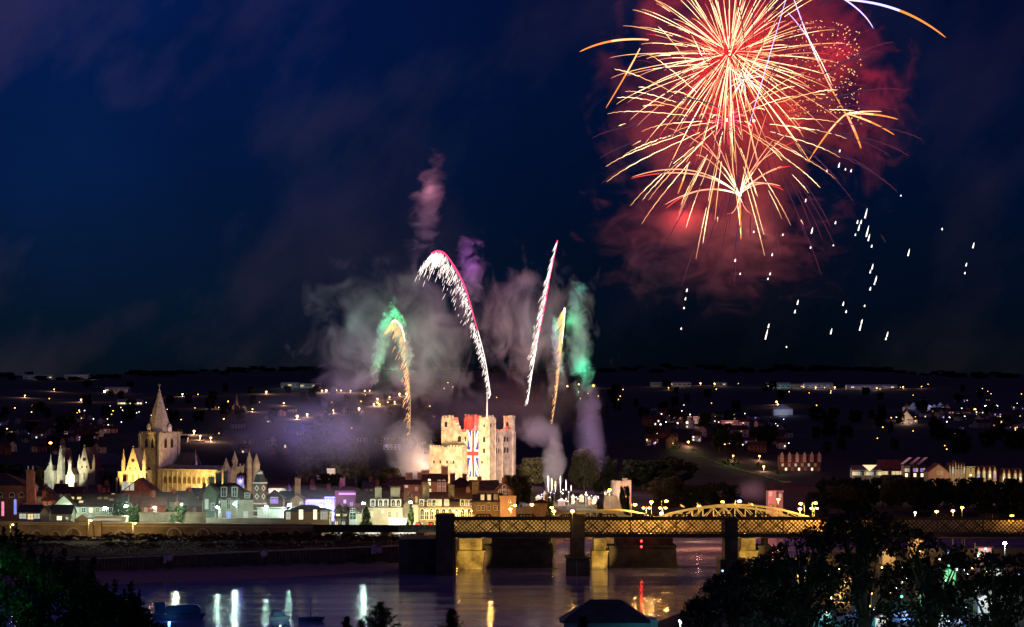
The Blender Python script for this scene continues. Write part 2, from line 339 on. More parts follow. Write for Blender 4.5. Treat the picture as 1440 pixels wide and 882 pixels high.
# ------------------------------------------------------------ window kit (shared meshes)
WK = {}
def win_meshes(w, h, arched=False, bars=2, fm=None):
    fm = fm or white_p; k = (round(w,1), round(h,1), arched, bars, fm.name)
    if k in WK: return WK[k]
    t = min(.16, w*.14); b = MB()
    b.box(-w/2, w/2, -.14, .02, 0, t); b.box(-w/2, -w/2+t, -.14, .02, t, h); b.box(w/2-t, w/2, -.14, .02, t, h)
    if arched:
        n = 8; r = w/2; pts = [(math.cos(math.pi*i/n), math.sin(math.pi*i/n)) for i in range(n+1)]
        for i in range(n):
            (c0,s0),(c1,s1) = pts[i], pts[i+1]
            b.prism([(r*c0,h+r*s0),(r*c1,h+r*s1),((r-t)*c1,h+(r-t)*s1),((r-t)*c0,h+(r-t)*s0)], -.14, .02)
        pane = MB().add([(-w/2+t,-.05,t)]+[(w/2-t,-.05,t)]+[((r-t)*c,-.05,h+(r-t)*s) for c,s in pts], [tuple(range(n+3))])
    else:
        b.box(-w/2+t, w/2-t, -.14, .02, h-t, h)
        pane = MB().add([(-w/2+t,-.05,t),(w/2-t,-.05,t),(w/2-t,-.05,h-t),(-w/2+t,-.05,h-t)], [(0,1,2,3)])
    if bars: b.box(-t*.35, t*.35, -.11, -.03, t, h-t); b.box(-w/2+t, w/2-t, -.10, -.035, h*.5-t*.35, h*.5+t*.35)
    WK[k] = (b.mesh('window', fm), pane); return WK[k]
PK = {}
def window(parent, x, y, z, w, h, pm=None, rz=0, arched=False, bars=2, fm=None):
    fmesh, pane = win_meshes(w, h, arched, bars, fm); pm = pm or glass_dk
    k = (round(w,1), round(h,1), arched, pm.name)
    if k not in PK: PK[k] = pane.mesh('pane', pm)
    o = link('window', fmesh, parent, (x,y,z), rz); link('pane', PK[k], o); return o

def building(name, label, cat, px0, px1, eave, top, D, depth=10, roof='ridge', wm=brick, rm=tile, rz=0, wins=(), chim=(), dorm=(), group=None, zb=None, cm=None, parapet=.7):
    """px0..px1 front width in the photo, eave/top rows; front wall stands at distance D"""
    k = mpp(D); W = (px1-px0)*k/max(.3, math.cos(rz)); X = PX((px0+px1)/2, D)
    z0 = (ground(X, D) if zb is None else zb) - .3; he = PZ(eave, D)-z0; ht = PZ(top, D)-z0
    root = empty(name, (X, D, z0), rz, label, cat, group)
    b = MB(); x0, x1 = -W/2, W/2
    if roof in ('ridge',):
        b.prismx([(0,0),(depth,0),(depth,he),(depth/2,ht),(0,he)], x0, x1)
    elif roof == 'gable':
        b.prism([(x0,0),(x1,0),(x1,he),(0,ht),(x0,he)], 0, depth)
    else: b.box(x0, x1, 0, depth, 0, he)
    b.build('wall', wm, root)
    r = MB()
    if roof == 'ridge': r.gable(x0, x1, 0, depth, he-.1, ht+.05)
    elif roof == 'gable': r.gabley(x0, x1, 0, depth, he-.1, ht+.05)
    elif roof == 'hip': r.hip(x0, x1, 0, depth, he+.003, ht)
    elif roof == 'mansard': r.prismx([(-.35,he+.003),(depth+.35,he+.003),(depth-1.2,ht-.8),(depth/2,ht),(1.2,ht-.8)], x0-.2, x1+.2)
    else:
        r.box(x0-.15, x1+.15, -.15, depth+.15, he+.003, he+.35)
        pp = MB()
        if parapet: pp.box(x0-.2, x1+.2, -.22, .1, he+.353, he+.353+parapet); pp.box(x0-.3, x1+.3, -.3, .15, he+.356+parapet, he+.5+parapet); pp.build('parapet', wm, root)
    ro = r.build('roof', rm, root)
    for (fx, hh, ww) in chim:
        cx = x0 + fx*W; c = MB(); cy = depth/2 - .2
        zb_ = he*.6
        c.box(cx-ww/2, cx+ww/2, cy-.6, cy+.6, zb_, ht+hh); c.box(cx-ww/2-.15, cx+ww/2+.15, cy-.75, cy+.75, ht+hh+.002, ht+hh+.3)
        np_ = max(1, int(ww/.6))
        for i in range(np_): c.frustum(cx-ww/2+(i+.5)*ww/np_, cy, ht+hh+.3, ht+hh+.95, .17, .13, 6)
        c.build('chimney', cm or wm, ro)
    for d in wins:     # (fx, row_of_sill, w, h, pane[, arched])
        fx, sr, w, h, pm = d[:5]; ar = len(d) > 5 and d[5]
        window(root, x0+fx*W, -.02, PZ(sr, D)-z0, w, h, pm, arched=ar)
    for d in dorm:     # (fx, row_sill, w, h, pane, arched)
        fx, sr, w, h, pm = d[:5]; ar = d[5] if len(d) > 5 else False
        dz = PZ(sr, D)-z0; dx = x0+fx*W; yy = max(.1, (dz-he)/max(.5, ht-he)*(depth/2 if roof in('ridge','hip') else 1.2) - .3)
        q = MB(); q.box(dx-w/2-.25, dx+w/2+.25, yy, yy+min(3.0, depth/2), dz-.3, dz+h+.1+(w/2 if ar else 0)); o = q.build('dormer', white_p if ar else wm, root)
        q = MB(); zt = dz+h+.1+(w/2 if ar else 0)
        if ar: q.prism([(dx+(w/2+.4)*math.cos(math.pi*i/6), zt-.05+.45*math.sin(math.pi*i/6)) for i in range(7)], yy-.2, yy+3)
        else: q.prism([(dx-w/2-.45,zt+.003),(dx+w/2+.45,zt+.003),(dx,zt+.9)], yy-.25, yy+3)
        q.build('dormer_roof', rm, o)
        window(o, dx, yy-.02, dz, w, h, pm, arched=ar)
    return root

# ------------------------------------------------------------ castle
def crenel(b, x0, x1, y0, y1, z, h=1.0, w=.9, t=.6, miss=()):
    """merlons round a rectangle's top edge"""
    def run(ax0, ax1, fixed, along):
        n = max(2, int((ax1-ax0)/(2*w))); st = (ax1-ax0)/n
        for i in range(n):
            if random.random() < .12: continue
            hh = h*random.uniform(.65, 1.1); a = ax0+i*st; e = a+st*.55
            if along == 'x': b.box(a, e, fixed, fixed+t, z, z+hh)
            else: b.box(fixed, fixed+t, a, e, z, z+hh)
    if 'f' not in miss: run(x0, x1, y0, 'x')
    if 'b' not in miss: run(x0, x1, y1-t, 'x')
    if 'l' not in miss: run(y0+t, y1-t, x0, 'y')
    if 'r' not in miss: run(y0+t, y1-t, x1-t, 'y')
def slit(x, y, z, w, h, face='f'):
    """dark opening with a round head: jambs + recess"""
    b = MB(); n = 6; r = w/2; pts = [(-r,0),(r,0)]+[(r*math.cos(math.pi*i/n), h+r*math.sin(math.pi*i/n)) for i in range(n+1)]
    b.prism(pts, -.03, .3); return b
void = mat('shadowed_opening', (.02,.015,.012), .95)  # near-black colour paints the shade inside windows and openings
KD = 1250.0; TH = rad(30.2); S2 = 13.85
z_c = 14.6
nearx = PX(688, KD)
# the near corner (s,-s) rotated by -TH
lx = S2*math.cos(TH) - S2*math.sin(TH); ly = -S2*math.sin(TH) - S2*math.cos(TH)
castle = empty('castle_keep', (nearx - lx, KD - ly, z_c), -TH, 'floodlit ruined square stone castle keep with corner turrets and a flag hung down its front', 'castle')
hw = PZ(605, KD) - z_c; ht = PZ(584.5, KD) - z_c
b = MB(); s = S2; T = 5.9
wt = 2.6
b.box(-s+.4, s-.4, -s+.4, -s+wt, -3, hw-1.0); b.box(-s+.4, s-.4, s-wt, s-.4, -3, hw-1.0); b.box(-s+.4, -s+wt, -s+wt, s-wt, -3, hw-1.0); b.box(s-wt, s-.4, -s+wt, s-wt, -3, hw-1.0)
b.box(-.8, .8, -s+wt, s-wt, -3, hw-6)      # cross wall
crenel(b, -s+.4, s-.4, -s+.4, s-.4, hw-1.0, 1.3, .9, .8)
for k in range(3): b.box(-s+T+2.5+k*4.3, -s+T+3.1+k*4.3, -s+.05, -s+.42, -2.9, hw-4.5)
for k in (0,): b.box(s-.42, s-.05, -.6, .6, -2.9, hw-3)
b.build('curtain_wall', stone, castle)
for (cx, cy, hh) in ((-s+T/2-.15, -s+T/2-.15, ht), (s-T/2+.15, -s+T/2-.15, ht+.3), (-s+T/2-.15, s-T/2+.15, ht+.5), (s-T/2+.1, s-T/2+.1, ht)):
    q = MB(); w = T/2
    if cx > 0 and cy > 0: q.frustum(cx, cy, -3, hh-1.2, w*1.02, w*.98, 18); n0 = 18
    else: q.box(cx-w, cx+w, cy-w, cy+w, -3, hh-1.2)
    if cx > 0 and cy > 0:
        for i in range(12):
            a = 2*math.pi*i/12
            q.box(cx+w*.86*math.cos(a)-.55, cx+w*.86*math.cos(a)+.55, cy+w*.86*math.sin(a)-.55, cy+w*.86*math.sin(a)+.55, hh-1.2, hh-random.uniform(0,.5))
    else: crenel(q, cx-w, cx+w, cy-w, cy+w, hh-1.2, 1.2, .9, .6)
    if not (cx > 0 and cy > 0):
        for (ex, ey) in ((cx-w, cy-w), (cx+w, cy-w), (cx+w, cy+w)):
            q.box(ex-.25, ex+.25, ey-.25, ey+.25, -3, hh-2)
    q.build('turret', stone, castle)
# broken stub of wall by the left turret
q = MB(); q.box(-s+T-.2, -s+T+2.6, -s+.6, -s+2.4, hw-1.2, ht-3.6); q.box(-s+T+2.6, -s+T+3.6, -s+.6, -s+2.2, hw-1.2, ht-5.2); q.box(-s+T-.2, -s+T+1.2, -s+.6, -s+2.4, ht-3.62, ht-2.4); q.build('broken_wall_stub', stone, castle)
# windows: left (front) face y=-s ; right face x=+s
def castle_op(lx_, z, w, h, face):
    o = slit(0,0,0,w,h).build('window_opening', void, castle)
    if face == 'f': o.location = (lx_, -s+.40-.05, z)
    elif face == 'ft': o.location = (lx_, -s-.16-.05, z)
    elif face == 'r': o.location = (s-.40+.05, lx_, z); o.rotation_euler = (0,0,rad(90))
    elif face == 'rt': o.location = (s+.16+.05, lx_, z); o.rotation_euler = (0,0,rad(90))
k_ = mpp(KD)
def Z(row): return PZ(row, KD)-z_c
# near turret left facet px 674-688 ; local x for px: (688-px)*k/cos
fx = lambda px: s - (688-px)*k_/math.cos(TH); fy = lambda px: -s + (px-688)*k_/math.sin(TH)
for px, r, w, h in ((681,601,.8,1.2),(681,622,1.2,2.0),(681,637.5,1.2,1.8),(678,652,.9,1.0)): castle_op(fx(px), Z(r), w, h, 'ft')
for px, r, w, h in ((689.8,601,1.0,1.6),): castle_op(fy(px), Z(r), w, h, 'rt')
for px in (692,698.5,702): 
    castle_op(fy(px), Z(622), .8, 1.7, 'r'); castle_op(fy(px), Z(638), 1.3 if px==698.5 else .8, 2.0, 'r')
for px, w in ((711,1.15),(715.2,.9)):
    castle_op(fy(px)-1.2, Z(622), w, 1.9, 'rt'); castle_op(fy(px)-1.2, Z(638), w, 2.2, 'rt')
castle_op(fy(713), Z(600), 2.0, 1.2, 'rt')
for px, r, w, h in ((627,601,1.5,2.0),): castle_op(fx(px)-.2, Z(r), w, h, 'ft')
castle_op(fx(645), Z(622), 2.0, 2.0, 'f')
for px in (654.5, 663): castle_op(fx(px-1), Z(621), 1.0, 1.8, 'f'); castle_op(fx(px-1), Z(638), 1.4, 2.2, 'f')
# forebuilding
q = MB(); fz = PZ(627, KD-8)-z_c; q.box(-18.2, 1.0, -s-5.2, -s+.38, -3, fz-1.0); crenel(q, -18.2, 1.0, -s-5.2, -s+.3, fz-1.0, 1.0, .8, .5, ('b',))
fo = q.build('forebuilding', stone, castle)
for i, xx in enumerate((-15.6,-11.8,-7.8,-4)):
    o = slit(0,0,0,.8,1.2).build('window_opening', void, fo); o.location = (xx, -s-5.25, Z(652.5))
# flag
def uj(u, v):
    """union flag hung from its hoist: u across (0..1), v down (0..1); returns 0 blue 1 white 2 red"""
    X_, Y_ = (u-.5)*30, (v-.5)*60     # hung lengthwise
    ax_, ay_ = abs(X_), abs(Y_)
    if ax_ < 3 or ay_ < 3: return 2
    if ax_ < 5 or ay_ < 5: return 1
    # diagonals: (0,0)-(30,60) lines
    d1 = (X_*60 - Y_*30)/math.hypot(30, 60); d2 = (X_*60 + Y_*30)/math.hypot(30, 60)
    for d, sg in ((d1, 1), (d2, -1)):
        if abs(d) < 3:
            side = 1 if (Y_ > 0) == (sg > 0) else -1
            q_ = d*side
            if 0 < q_ < 2: return 2
            return 1
    return 0
fl_b = mat('flag_blue', (.02,.03,.22), .8, (.02,.03,.18)); fl_w = mat('flag_white', (.75,.75,.75), .8, (.65,.65,.66)); fl_r = mat('flag_red', (.60,.03,.03), .8, (.5,.02,.03))
fx0, fx1 = 1.15, 7.85; zt = Z(606); zb = Z(671)
b = MB(); nu, nv = 60, 130
for j in range(nv+1):
    for i in range(nu+1):
        u, v = i/nu, j/nv
        b.v.append((fx0+(fx1-fx0)*u + .12*math.sin(v*9), -s-.25+.18*math.sin(u*11+v*3)*v, zt+(zb-zt)*v))
for j in range(nv):
    for i in range(nu): b.f.append((j*(nu+1)+i, (j+1)*(nu+1)+i, (j+1)*(nu+1)+i+1, j*(nu+1)+i+1)); b.m.append(uj((i+.5)/nu, (j+.5)/nv))
fo_ = b.build('union_flag', [fl_b, fl_w, fl_r], None, castle.location, -TH, 'giant red white and blue union flag hanging down the front of the castle keep', 'flag')
sm = fo_.modifiers.new('thickness', 'SOLIDIFY'); sm.thickness = .05
# flagpole on the near turret
q = MB(); fp = P(685, 584, KD-4); q.tube([(0,0,-1.5),(0,0,PZ(547, KD)-fp.z)], [.42,.26], 8); q.sphere((0,0,PZ(547, KD)-fp.z), .5)
q.build('flagpole', white_p, None, fp, 0, 'tall white flagpole standing on the near corner turret of the castle keep', 'flagpole')
# castle floodlights
for i, (px, pw) in enumerate(((600, 60), (628, 170), (650, 160), (676, 150), (700, 70), (722, 52))):
    spot(P(px, 684, KD-52), P(min(max(px,622),716), 664 if px<690 else 648, KD-10), pw*1000*1.15, (1,.72,.42), 80, 1.0)
for px in (626, 641): plight(px, 622, KD-6.5, 5000, (1,.75,.35), .3, name='floodlight')   # small lamps on the forebuilding roof
rl = plight(0,0,KD, 60000, (1,.03,.03), .4, name='red_floodlight'); rl.location = castle.matrix_basis @ Vector((-s+T+3, s-T-1.0, hw-2))
rl = plight(0,0,KD, 16000, (1,.05,.04), .4, name='red_floodlight'); rl.location = castle.matrix_basis @ Vector((-s+T+6, -s+4, hw+1))
rl = plight(0,0,KD, 12000, (1,.05,.04), .4, name='red_floodlight'); rl.location = castle.matrix_basis @ Vector((s-T-1, s-T-1, hw+2))

# ------------------------------------------------------------ cathedral
CD = 1330.0; CA = rad(38); cc, cs = math.cos(CA), math.sin(CA); kc = mpp(CD)
z_k = 8.3
cath = empty('cathedral', (PX(224, CD), CD, z_k), -CA, 'long floodlit stone cathedral with a square crossing tower and tall spire', 'cathedral')
def CZ(row, D=CD): return PZ(row, D)-z_k
t2 = 7.15
q = MB(); tz = CZ(608); q.box(-t2, t2, -t2, t2, 0, tz-.9)
for z_ in (CZ(633), CZ(614)): q.box(-t2-.25, t2+.25, -t2-.25, t2+.25, z_, z_+.5)
for (ex, ey) in ((-t2,-t2),(t2,-t2),(-t2,t2),(t2,t2)): q.box(ex-.7, ex+.7, ey-.7, ey+.7, 0, tz-.9)
q.box(-t2-.5, t2+.5, -t2-.5, t2+.5, tz-.897, tz-.3)
crenel(q, -t2-.5, t2+.5, -t2-.5, t2+.5, tz-.3, .8, .8, .4)
tw = q.build('crossing_tower', cath_stone, cath)
def lancet(w, h):
    b = MB(); r = w/2; b.prism([(-r,0),(r,0),(r,h),(r*.6,h+r),(0,h+r*1.7),(-r*.6,h+r),(-r,h)], -.04, .3); return b
lm = lancet(1.9, 3.4).mesh('belfry_opening', void)
for a in (-2.3, 2.3):
    link('belfry_opening', lm, tw, (a, -t2-.04, CZ(629.5)), 0); link('belfry_opening', lm, tw, (t2+.04, a, CZ(629.5)), rad(90))
for (xx, yy, rz) in ((0,-t2-.03,0),(t2+.03,0,rad(90))):
    link('belfry_opening', lancet(1.0, 1.6).mesh('small_opening', void), tw, (xx, yy, CZ(662)), rz)
# spire: octagon with broaches and clock faces
q = MB(); q.frustum(0, 0, tz-.3, CZ(600), 7.3, 6.3, 8, rad(22.5)); q.frustum(0, 0, CZ(600), CZ(546), 6.3, .15, 8, rad(22.5)); q.tube([(0,0,CZ(547)),(0,0,CZ(540))], .16)
sp_o = q.build('spire', spire_lead, cath)
q = MB(); q.box(-.9,.9,-.1,.1,CZ(542.6),CZ(541.2)); q.build('weather_vane', mat('gilding', (.8,.55,.15), .4, metal=.6), sp_o)
for (xx,yy,rz) in ((-1.2,-t2+.6,0),(t2-.5,1.2,rad(90))):
    c = MB(); c.box(-1.5,1.5,-.1,2,0,3.0); c.prism([(-1.8,3.003),(1.8,3.003),(0,5)], -.2, 3); co = c.build('clock_gable', spire_lead, cath, (xx,yy,tz-.2), rz)
    c = MB(); c.frustum(0,0,0,.1,1.25,1.25,20); co2 = c.build('clock_face', mat('clock_white',(.7,.72,.68)), co, (0,-.12,1.6)); co2.rotation_euler = (rad(90),0,0)
    c = MB(); c.box(-.07,.07,-.1,.95,.1,.15); c.box(-.07,.6,-.08,.08,.151,.2); c.build('clock_hand', blk, co2)
# nave: x from t2 to 64, aisles y -8..8
def aisle_x(px): return ((px-224)*kc + cs*9.0)/cc
NB = -8.8
q = MB(); x_e = 52; ntop = CZ(661.5, 1300); q.box(t2+.7, x_e, NB, 8.8, 0, ntop)
for i in range(12):
    xx = 12+i*3.55; q.box(xx-.22, xx+.22, NB-.35, NB+.1, 0, ntop-.8)
q.box(t2+.7, x_e, NB-.35, NB+.3, ntop+.003, ntop+.5)
nv_ = q.build('nave', cath_stone, cath)
q = MB(); q.gable(t2+.72, x_e-2, -6, 6, ntop+.51, ntop+2.0); q.build('nave_roof', lead, nv_)
wmesh = MB().prism([(-1.15,0),(1.15,0),(1.15,2.5),(.85,3.2),(.4,3.6),(0,3.75),(-.4,3.6),(-.85,3.2),(-1.15,2.5)], -.05, .2).mesh('clerestory_window', mat('leaded_glass', (.12,.08,.04), .3, (.07,.05,.03)))
for i in range(11): link('clerestory_window', wmesh, nv_, (13.8+i*3.55, NB-.04, CZ(680.5, 1300)))
# presbytery / quire to the left, link wall
q = MB(); q.box(-50, -t2-.7, -6, 6, 0, CZ(656)); q.box(-50, -t2-.7, -9.5, -6.003, 0, CZ(664));
for i in range(8): q.box(-46+i*5.4-.4, -46+i*5.4+.4, -10.2, -9.4, 0, CZ(664)-.5)
qu = q.build('quire', cath_stone, cath)
q = MB(); q.gable(-50, -t2-.75, -6, 6, CZ(656)+.003, CZ(640)); q.build('quire_roof', lead, qu)
for i in range(7):
    link('quire_window', lancet(1.2,3.2).mesh('quire_window', void), qu, (-43+i*5.4, -9.54, CZ(680)))
# south transept roof seen right of the tower
q = MB(); q.gable(t2+.72, t2+12, 2, 14, CZ(668), CZ(637)); q.build('transept_roof', lead, cath)
# steep-gabled transept fronts : (px centre, gable peak row, base row, width px, D)
def pinnacle(b, x, y, z0, z1, w):
    b.box(x-w, x+w, y-w, y+w, 0, z0); b.box(x-w*1.2, x+w*1.2, y-w*1.2, y+w*1.2, z0+.002, z0+.35)
    b.frustum(x, y, z0+.352, z1, w*1.25, .06, 8, rad(22.5)); b.sphere((x,y,z1), w*.35, 6, 4)
def gabled_front(name, px0, px1, peak, foot, pins, D, deep, label=None, base_row=690, crown=True, m=cath_stone, rz=0, parent=cath, steps=True):
    k = mpp(D); Xc = PX((px0+px1)/2, D); w = (px1-px0)*k/2/math.cos(rz)
    g = empty(name, (0,0,0)); g.parent = parent
    g.matrix_world = Matrix.Translation((Xc, D, z_k)) @ Matrix.Rotation(rz, 4, 'Z')
    g.matrix_parent_inverse = Matrix.Identity(4); g.matrix_basis = parent.matrix_basis.inverted() @ (Matrix.Translation((Xc, D, z_k)) @ Matrix.Rotation(rz, 4, 'Z'))
    zf = PZ(foot, D)-z_k; zp = PZ(peak, D)-z_k; q = MB()
    gx = w*.62
    q.box(-w, w, 0, deep, 0, zf); q.prism([(-gx,zf+.002),(gx,zf+.002),(0,zp-1.2)], 0, .9)
    for sgn in (-1,1): q.prism([(sgn*gx-.35,zf),(sgn*gx+.35,zf),(.35,zp-.9),(-.35,zp-.9)][::1], -.18, .5)
    q.box(-w-.1, w+.1, -.25, .2, zf-.5, zf-.05)
    q.tube([(0,.3,zp-1.2),(0,.3,zp+.6)], .17); q.box(-.5,.5,.2,.4,zp-.15,zp+.1)
    for (px, r0, r1) in pins: pinnacle(q, (px-(px0+px1)/2)*k/math.cos(rz), .4, PZ(r0, D)-z_k, PZ(r1, D)-z_k, .75)
    q.build('gable_wall', m, g)
    r = MB(); r.gabley(-gx, gx, .9, deep, zf+.003, zp-1.3, over=.05); r.build('gable_roof', lead, g)
    o = MB()
    if crown:
        wn_ = MB().frustum(0,0,0,.08,.95,.95,16).build('rose_opening', void, g, (0,-.03,zf+(zp-zf)*.42)); wn_.rotation_euler = (rad(90),0,0)
        for a in (-1,1): lancet(.7,.9).build('lancet_opening', void, g, (a*gx*.45,-.02,zf+.6))
        for a in (-.55,0,.55): lancet(.9,3.0).build('lancet_opening', mat('leaded_glass', (.20,.14,.07), .3), g, (a*w, -.02, zf-5.4))
    return g
gabled_front('north_transept', 172, 202, 628, 662, ((173,648,632),(203,648,632)), CD-22, 16, rz=rad(-8))
# stepped buttress masses beside it
for (px, r, hw_) in ((169,663,1.0),(205,663,1.0),(166,672,1.0),(208,665,.9)):
    q = MB(); q.box(PX(px,CD-22)-hw_, PX(px,CD-22)+hw_, CD-23.2, CD-18, z_k, PZ(r,CD-22))
    q.v = [tuple(cath.matrix_basis.inverted() @ Vector(v)) for v in q.v]; q.build('transept_buttress', cath_stone, cath)
gabled_front('east_gable', 107, 130, 627, 660, ((111,650,640),(132,652,640)), CD-8, 20, rz=rad(-8))
gabled_front('chapel_gable', 92, 105, 656, 668, ((98,648,641),), CD-16, 12, rz=rad(-8), crown=False)
gabled_front('presbytery_gable', 78, 92, 628, 662, ((90,655,640),), CD-2, 18, rz=rad(-8), crown=False)
gabled_front('quire_end_gable', 62, 76, 652, 662, ((71,656,640),), CD-6, 12, rz=rad(-8), crown=False)
# west front: turrets at right end of nave and big window gable
def turret(px, cap, sh, base_w, D):
    q = MB(); w = base_w*mpp(D)/2; zc = PZ(sh, D)-z_k; q.frustum(0,0,0,zc,w,w,8,rad(22.5)); q.frustum(0,0,zc+.002,zc+.5,w*1.12,w*1.12,8,rad(22.5))
    q.frustum(0,0,zc-4,zc-3.6,w*1.08,w*1.08,8,rad(22.5))
    q.frustum(0,0,zc+.502,PZ(cap,D)-z_k,w*1.05,.05,8,rad(22.5)); o = q.build('west_turret', cath_stone, cath)
    o.location = cath.matrix_basis.inverted() @ Vector((PX(px,D), D, z_k)); o.rotation_euler = (0,0,0)
turret(318, 644, 661, 13, 1291); turret(330, 634, 648.5, 8.5, 1286); turret(350.5, 634, 648, 8, 1278); turret(360.5, 637, 654, 10.5, 1275)
q = MB(); Dw = 1283; kw = mpp(Dw); w = (355-325)*kw/2; zt_ = PZ(660,Dw)-z_k
n = 10; arch = [(w*.62*math.cos(math.pi*i/n), zt_-5.2+3.6*math.sin(math.pi*i/n)) for i in range(n+1)]
q.box(-w, -w*.62, 0, 1.4, 0, zt_); q.box(w*.62, w, 0, 1.4, 0, zt_)
for i in range(n):
    (x0_,z0_),(x1_,z1_) = arch[i], arch[i+1]; q.prism([(x0_,z0_),(x0_,zt_+1.8*math.sin(math.pi*i/n)),(x1_,zt_+1.8*math.sin(math.pi*(i+1)/n)),(x1_,z1_)], 0, 1.4)
for i in range(8):
    a = math.pi*(i+.5)/8; q.box(w*.95*math.cos(a)-.3, w*.95*math.cos(a)+.3, 0, .6, zt_+1.2*math.sin(a), zt_+1.6*math.sin(a)+1.3)
q.box(-w*.62, w*.62, .9, 1.2, 0, zt_-8)
for i in range(5): q.box(-w*.45+i*w*.225-.12, -w*.45+i*w*.225+.12, .5, .9, zt_-8, zt_-2.6+1.0*(1-abs(i-2)/2))
wf = q.build('west_front', cath_stone, cath); wf.matrix_basis = cath.matrix_basis.inverted() @ (Matrix.Translation((PX(340.5,Dw), Dw, z_k)) @ Matrix.Rotation(rad(-4),4,'Z'))
q = MB().box(-w*.6, w*.6, .95, 1.0, zt_-8, zt_-3.0); q.build('great_window', mat('leaded_glass', (.20,.14,.07), .3), wf)
q = MB(); pinnacle(q, 0, 0, CZ(650), CZ(632), .8); o = q.build('corner_pinnacle', cath_stone, cath); o.location = cath.matrix_basis.inverted() @ Vector((PX(275,1325),1325,z_k))
# cathedral floodlights
spot(P(187, 690, CD-34), P(187, 665, CD-20), 85000, (1,.62,.16), 70, .6)
spot(P(203, 690, CD-34), P(180, 640, CD-22), 50000, (1,.62,.16), 60, .6)
for px in (258, 276, 294): spot(P(px, 694, 1282), P(px+2, 669, 1302), 34000, (1,.68,.20), 100, .5)
spot(P(98, 689, CD-32), P(97, 668, CD-14), 85000, (.9,1,.72), 50, .6)
spot(P(118, 689, CD-30), P(119, 640, CD-8), 36000, (1,.85,.45), 40, .6)
spot(P(72, 689, CD-28), P(70, 665, CD-5), 26000, (.8,1,.8), 50, .6)
spot(P(232, 706, CD-75), P(226, 615, CD), 260000, (1,.62,.50), 40, .8)
spot(P(320, 706, 1225), P(342, 655, 1285), 200000, (1,.70,.42), 60, .8)
spot(P(372, 700, 1240), P(352, 650, 1280), 90000, (1,.72,.45), 60, .8)
# ------------------------------------------------------------ quay: sheet piling and rails
q = MB(); pts = []
px = -120
while px < 600:
    D = interp(px, W_PX, W_D)-1.2; pts.append((PX(px, D), D, interp(px, [0,113,280,550,620],[5.6,5.66,5.8,7.0,7.2]))); px += 2.4
for i in range(len(pts)-1):
    (x0,y0,z0),(x1,y1,z1) = pts[i], pts[i+1]; dy = .38 if i%2 else 0
    q.add([(x0,y0-dy,.6),(x1,y1-dy,.6),(x1,y1-dy,z1),(x0,y0-dy,z0)], [(0,1,2,3)])
    if i: q.add([(x0,y0-.38,.6),(x0,y0,.6),(x0,y0,z0),(x0,y0-.38,z0)], [(0,1,2,3)])
rust = mat('rusted_steel_piling', (.17,.11,.10), .7, (.07,.05,.05), .5, 6, bump=.3)
sw = q.build('sheet_pile_wall', rust, label='rusty corrugated sheet pile river wall above the mud bank', cat='river wall')
q = MB()
for i in range(0, len(pts)-4, 4):
    (x0,y0,z0),(x1,y1,z1) = pts[i], pts[i+4]; q.add([(x0,y0-.6,z0+.002),(x1,y1-.6,z1+.002),(x1,y1+.7,z1+.002),(x0,y0+.7,z0+.002),(x0,y0-.6,z0+.4),(x1,y1-.6,z1+.4),(x1,y1+.7,z1+.4),(x0,y0+.7,z0+.4)], [(0,1,2,3),(4,5,6,7),(0,1,5,4),(2,3,7,6),(1,2,6,5),(3,0,4,7)])
q.build('capping_beam', mat('pale_capping', (.42,.36,.36), .8), sw)
q = MB()
for i in range(0, len(pts)-6, 6):
    for h in (1.0, 1.5): q.tube([(pts[i][0],pts[i][1]+2.5,pts[i][2]+h),(pts[i+6][0],pts[i+6][1]+2.5,pts[i+6][2]+h)], .05, 4)
    q.tube([(pts[i][0],pts[i][1]+2.5,pts[i][2]),(pts[i][0],pts[i][1]+2.5,pts[i][2]+1.5)], .06, 4)
q.build('quay_railing', mat('dull_red_rail', (.25,.10,.08), .6), label='long low metal railing running along the top of the quay', cat='railing')
for i, (px, r0, r1, lab) in enumerate(((232, 781, 792, 'white marker post on the middle of the river wall'), (524, 767, 779, 'white double marker post at the right end of the river wall'))):
    D = interp(px, W_PX, W_D)-2.0; z0 = PZ(r1, D); q = MB(); q.box(-.45,.45,-.12,.12,0,PZ(r0,D)-z0)
    if i: q.box(.7,1.2,-.12,.12,0,PZ(r0,D)-z0); q.box(-.45,1.2,-.08,-.02,.2,.5)
    q.build('marker_post', white_p, None, (PX(px,D), D, z0), label=lab, cat='marker post')
for i, (px, r) in enumerate(((238, 784.5), (371, 778.5), (533, 773.5))):
    D = interp(px, W_PX, W_D)-2.2; q = MB(); q.frustum(0,0,0,.15,1.5,1.5,14,mi=0); q.frustum(0,0,.151,.2,1.0,1.0,14,mi=1)
    o = q.build('warning_sign', [mat('sign_pink',(.62,.20,.18),.6), white_p], None, (PX(px,D), D, PZ(r, D)), label=['small round pink warning sign beside the white marker post','small round pink warning sign alone on the river wall','small round pink warning sign at the right end of the river wall'][i], cat='sign')
    o.rotation_euler = (rad(90),0,0)
q = MB(); D = 858; z0 = PZ(772, D)
for px in (526, 536, 546, 551): q.tube([(PX(px,D)-PX(538,D),0,0),(PX(px,D)-PX(538,D),0,3.2)], .08, 5)
for z_ in (1.6, 3.1): q.tube([(PX(526,D)-PX(538,D),0,z_),(PX(551,D)-PX(538,D),0,z_)], .07, 5)
q.build('ladder_cage', pole_m, None, (PX(538,D), D-.5, z0), label='small railed landing stage at the right end of the quay', cat='landing stage')

